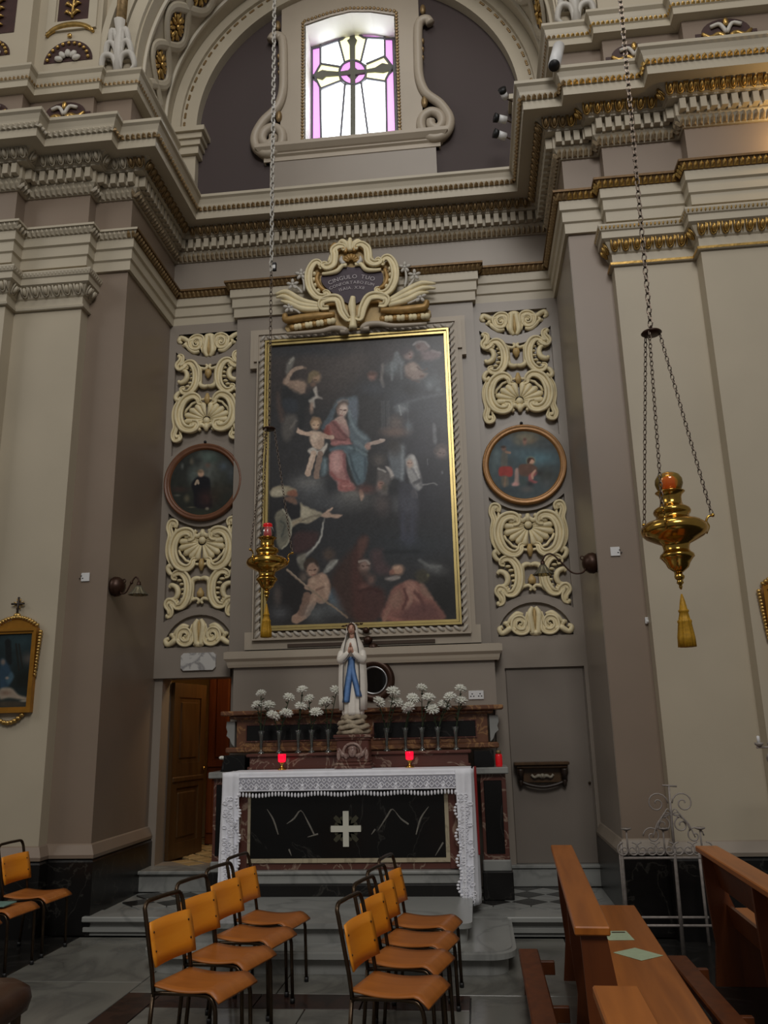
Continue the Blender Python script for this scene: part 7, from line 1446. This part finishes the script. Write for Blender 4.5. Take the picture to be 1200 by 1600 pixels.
kneeler('wooden kneeler, darkened as in shade, behind the pew with leaflets', .265, 4.1, 6.15); kneeler('wooden kneeler, darkened as in shade, behind the right edge pew', 1.20, 4.0, 6.0)
def leaflet(label, px, py, w, d, rz, m=PAPER, z=.473, name='leaflet'):
    x, y, zz = atz(px, py, z); t = thing(name, label, 'leaflet', (x, y, z), rz, 'leaflets on the pew'); MB().bbox(-w / 2, w / 2, -d / 2, d / 2, 0, .002, .0006).build('sheet', m, t, local=True); return t
a_ = leaflet('pale green leaflet with a dark printed bar on the pew seat', 965, 1462, .15, .22, .05); MB().box(-.02, .06, .06, .085, .0021, .0026).build('printed_bar', mat('dark_print', (60, 44, 30), .7), a_, local=True)
leaflet('pale green leaflet lying askew nearer on the pew seat', 997, 1491, .17, .20, .65)
x, y, z = .478, 4.75, .66
tag(MB().bbox(x, x + .004, y - .08, y + .08, .64, .72, .001).build('leaflet_card', PAPER), 'pale green card tucked on the back of the pew with leaflets', 'leaflet')

# ================================================================== iron candle stands, prie-dieu
def spiral(c, r0, r1, a0, turns, n=22): return [(c[0] + (r0 + (r1 - r0) * i / n) * math.cos(a0 + turns * 2 * PI * i / n), c[1], c[2] + (r0 + (r1 - r0) * i / n) * math.sin(a0 + turns * 2 * PI * i / n)) for i in range(n + 1)]
cs = thing('candle_stand', 'grey scrolled wrought iron candle stand before the right pier', 'candle stand', (1.35, 7.05, 0))
Yc_ = 7.02
for x in (1.06, 1.46): MB().tube([(x, Yc_, .0), (x + .01, Yc_, .72), (x + .01, Yc_, .80)], [.016, .013, .010], 8).build('leg', IRONW, cs, True)
for x in (1.10, 1.72): MB().tube([(x, 7.30, .0), (x, 7.30, .68)], .012, 8).build('leg', IRONW, cs, True)
for z in (.68, .20): MB().tube([(1.06, Yc_, z), (1.74, Yc_, z)], .010, 8).build('crossbar', IRONW, cs, True); MB().tube([(1.10, 7.30, z), (1.74, 7.30, z)], .010, 8).build('crossbar', IRONW, cs, True)
MB().tube([(1.72, Yc_, 0), (1.72, Yc_, .68)], .012, 8).build('leg', IRONW, cs, True)
for k in range(5):
    x = 1.12 + .14 * k
    for s_ in (-1, 1): MB().tube(spiral((x + s_ * .035, Yc_ - .01, .74), .055, .012, PI / 2 if s_ > 0 else PI / 2, -s_ * 1.2), .006, 6).build('scroll', IRONW, cs, True)
    if k in (0, 2, 4): MB().tube([(x, Yc_, .70), (x, Yc_, .90)], .007, 6).build('pricket', IRONW, cs, True); MB().lathe([(0, 0), (.012, 0), (.040, .012), (.042, .02), (.01, .016), (0, .016)], c=(x, Yc_, .88), n=14).build('drip_pan', IRONW, cs, True)
MB().tube([(1.47, Yc_, .72), (1.475, Yc_, 1.0), (1.48, Yc_, 1.22)], [.012, .010, .007], 8).build('central_stem', IRONW, cs, True); MB().tube([(1.43, Yc_, 1.215), (1.54, Yc_, 1.205)], .008, 6).build('top_bar', IRONW, cs, True)
for s_ in (-1, 1):
    for c, r, a0, tn in (((1.475 + s_ * .10, Yc_, 1.08), .085, PI, -s_ * 1.5), ((1.475 + s_ * .07, Yc_, .92), .06, PI / 2, s_ * 1.3), ((1.475 + s_ * .16, Yc_, .84), .07, 0, s_ * 1.3)): MB().tube(spiral(c, r, .012, a0 if s_ > 0 else PI - a0, tn), .006, 6).build('scroll', IRONW, cs, True)
    for k in range(4): MB().tube(cr([(1.475, Yc_, 1.0), (1.475 + s_ * (.03 + .025 * k), Yc_ - .02, 1.04 - .03 * k), (1.475 + s_ * (.07 + .03 * k), Yc_ - .02, .98 - .05 * k)], 4), .005, 5).build('leaf_spray', IRONW, cs, True)
s2 = thing('candle_stand', 'tall twisted iron candle stand at the right edge', 'candle stand', (2.14, 6.62, 0))
MB().tube([(2.14 + .012 * math.cos(i * .9), 6.62 + .012 * math.sin(i * .9), .05 + 1.42 * i / 90) for i in range(91)], .010, 6).build('twisted_pole', IRONW, s2, True); MB().lathe([(0, 0), (.14, 0), (.14, .015), (.03, .05), (0, .05)], c=(2.14, 6.62, 0), n=20).build('foot', IRONW, s2, True)
MB().tube([(2.06, 6.62, 1.50), (2.37, 6.62, 1.50)], .008, 6).build('top_bar', IRONW, s2, True)
for k in range(4): MB().lathe([(0, 0), (.01, 0), (.03, .02), (.032, .035), (.008, .03), (0, .03)], c=(2.08 + .09 * k, 6.62, 1.50), n=12).build('drip_pan', IRONW, s2, True); MB().lathe([(0, .03), (.012, .03), (.012, .08), (0, .085)], c=(2.08 + .09 * k, 6.62, 1.50), n=10).build('candle_stub', WHITE, s2, True)
pdx = thing('padded_kneeling_stool', 'brown leatherette padded stool at the bottom left corner', 'stool', (-2.74, 4.35, 0))
rings = []
for z, g in ((.28, .06), (.30, .015), (.36, .0), (.41, .01), (.44, .05), (.452, .12)):
    rings.append([(-2.74 + (.33 - g) * np.sign(math.cos(a)) * abs(math.cos(a)) ** .35, 4.35 + (.36 - g) * np.sign(math.sin(a)) * abs(math.sin(a)) ** .35, z + .006 * math.sin(6 * a)) for a in np.linspace(0, 2 * PI, 41)[:-1]])
MB().loft(rings).build('padded_seat', LEATHER, pdx, True)
for x in (-2.98, -2.50):
    for y in (4.08, 4.62): MB().bbox(x - .02, x + .02, y - .02, y + .02, 0, .29, .004).build('leg', DARKW, pdx)

# ================================================================== warm uplight fixed on the right pilaster, beyond the frame
l = bpy.data.lights.new('cornice_uplight', 'POINT'); l.energy = 9; l.color = (1.0, .66, .28); l.shadow_soft_size = .06
lo = bpy.data.objects.new('cornice_uplight', l); COL.objects.link(lo); lo.location = (3.35, 7.03, 7.19)
up_ = thing('uplight', 'small bronze uplight bowl on the right cornice beyond the view', 'lamp', (3.35, 7.03, 7.012))
MB().lathe([(0, 0), (.03, 0), (.035, .01), (.015, .02), (.05, .045), (.07, .075), (.066, .075), (.045, .05), (0, .04)], n=20).build('lamp_bowl', IRONB, up_, True, local=True)
MB().lathe([(0, .045), (.022, .05), (.026, .075), (.016, .09), (0, .093)], n=14).build('bulb', mat('lamp_bulb', (230, 220, 190), .3, var=0), up_, True, local=True)
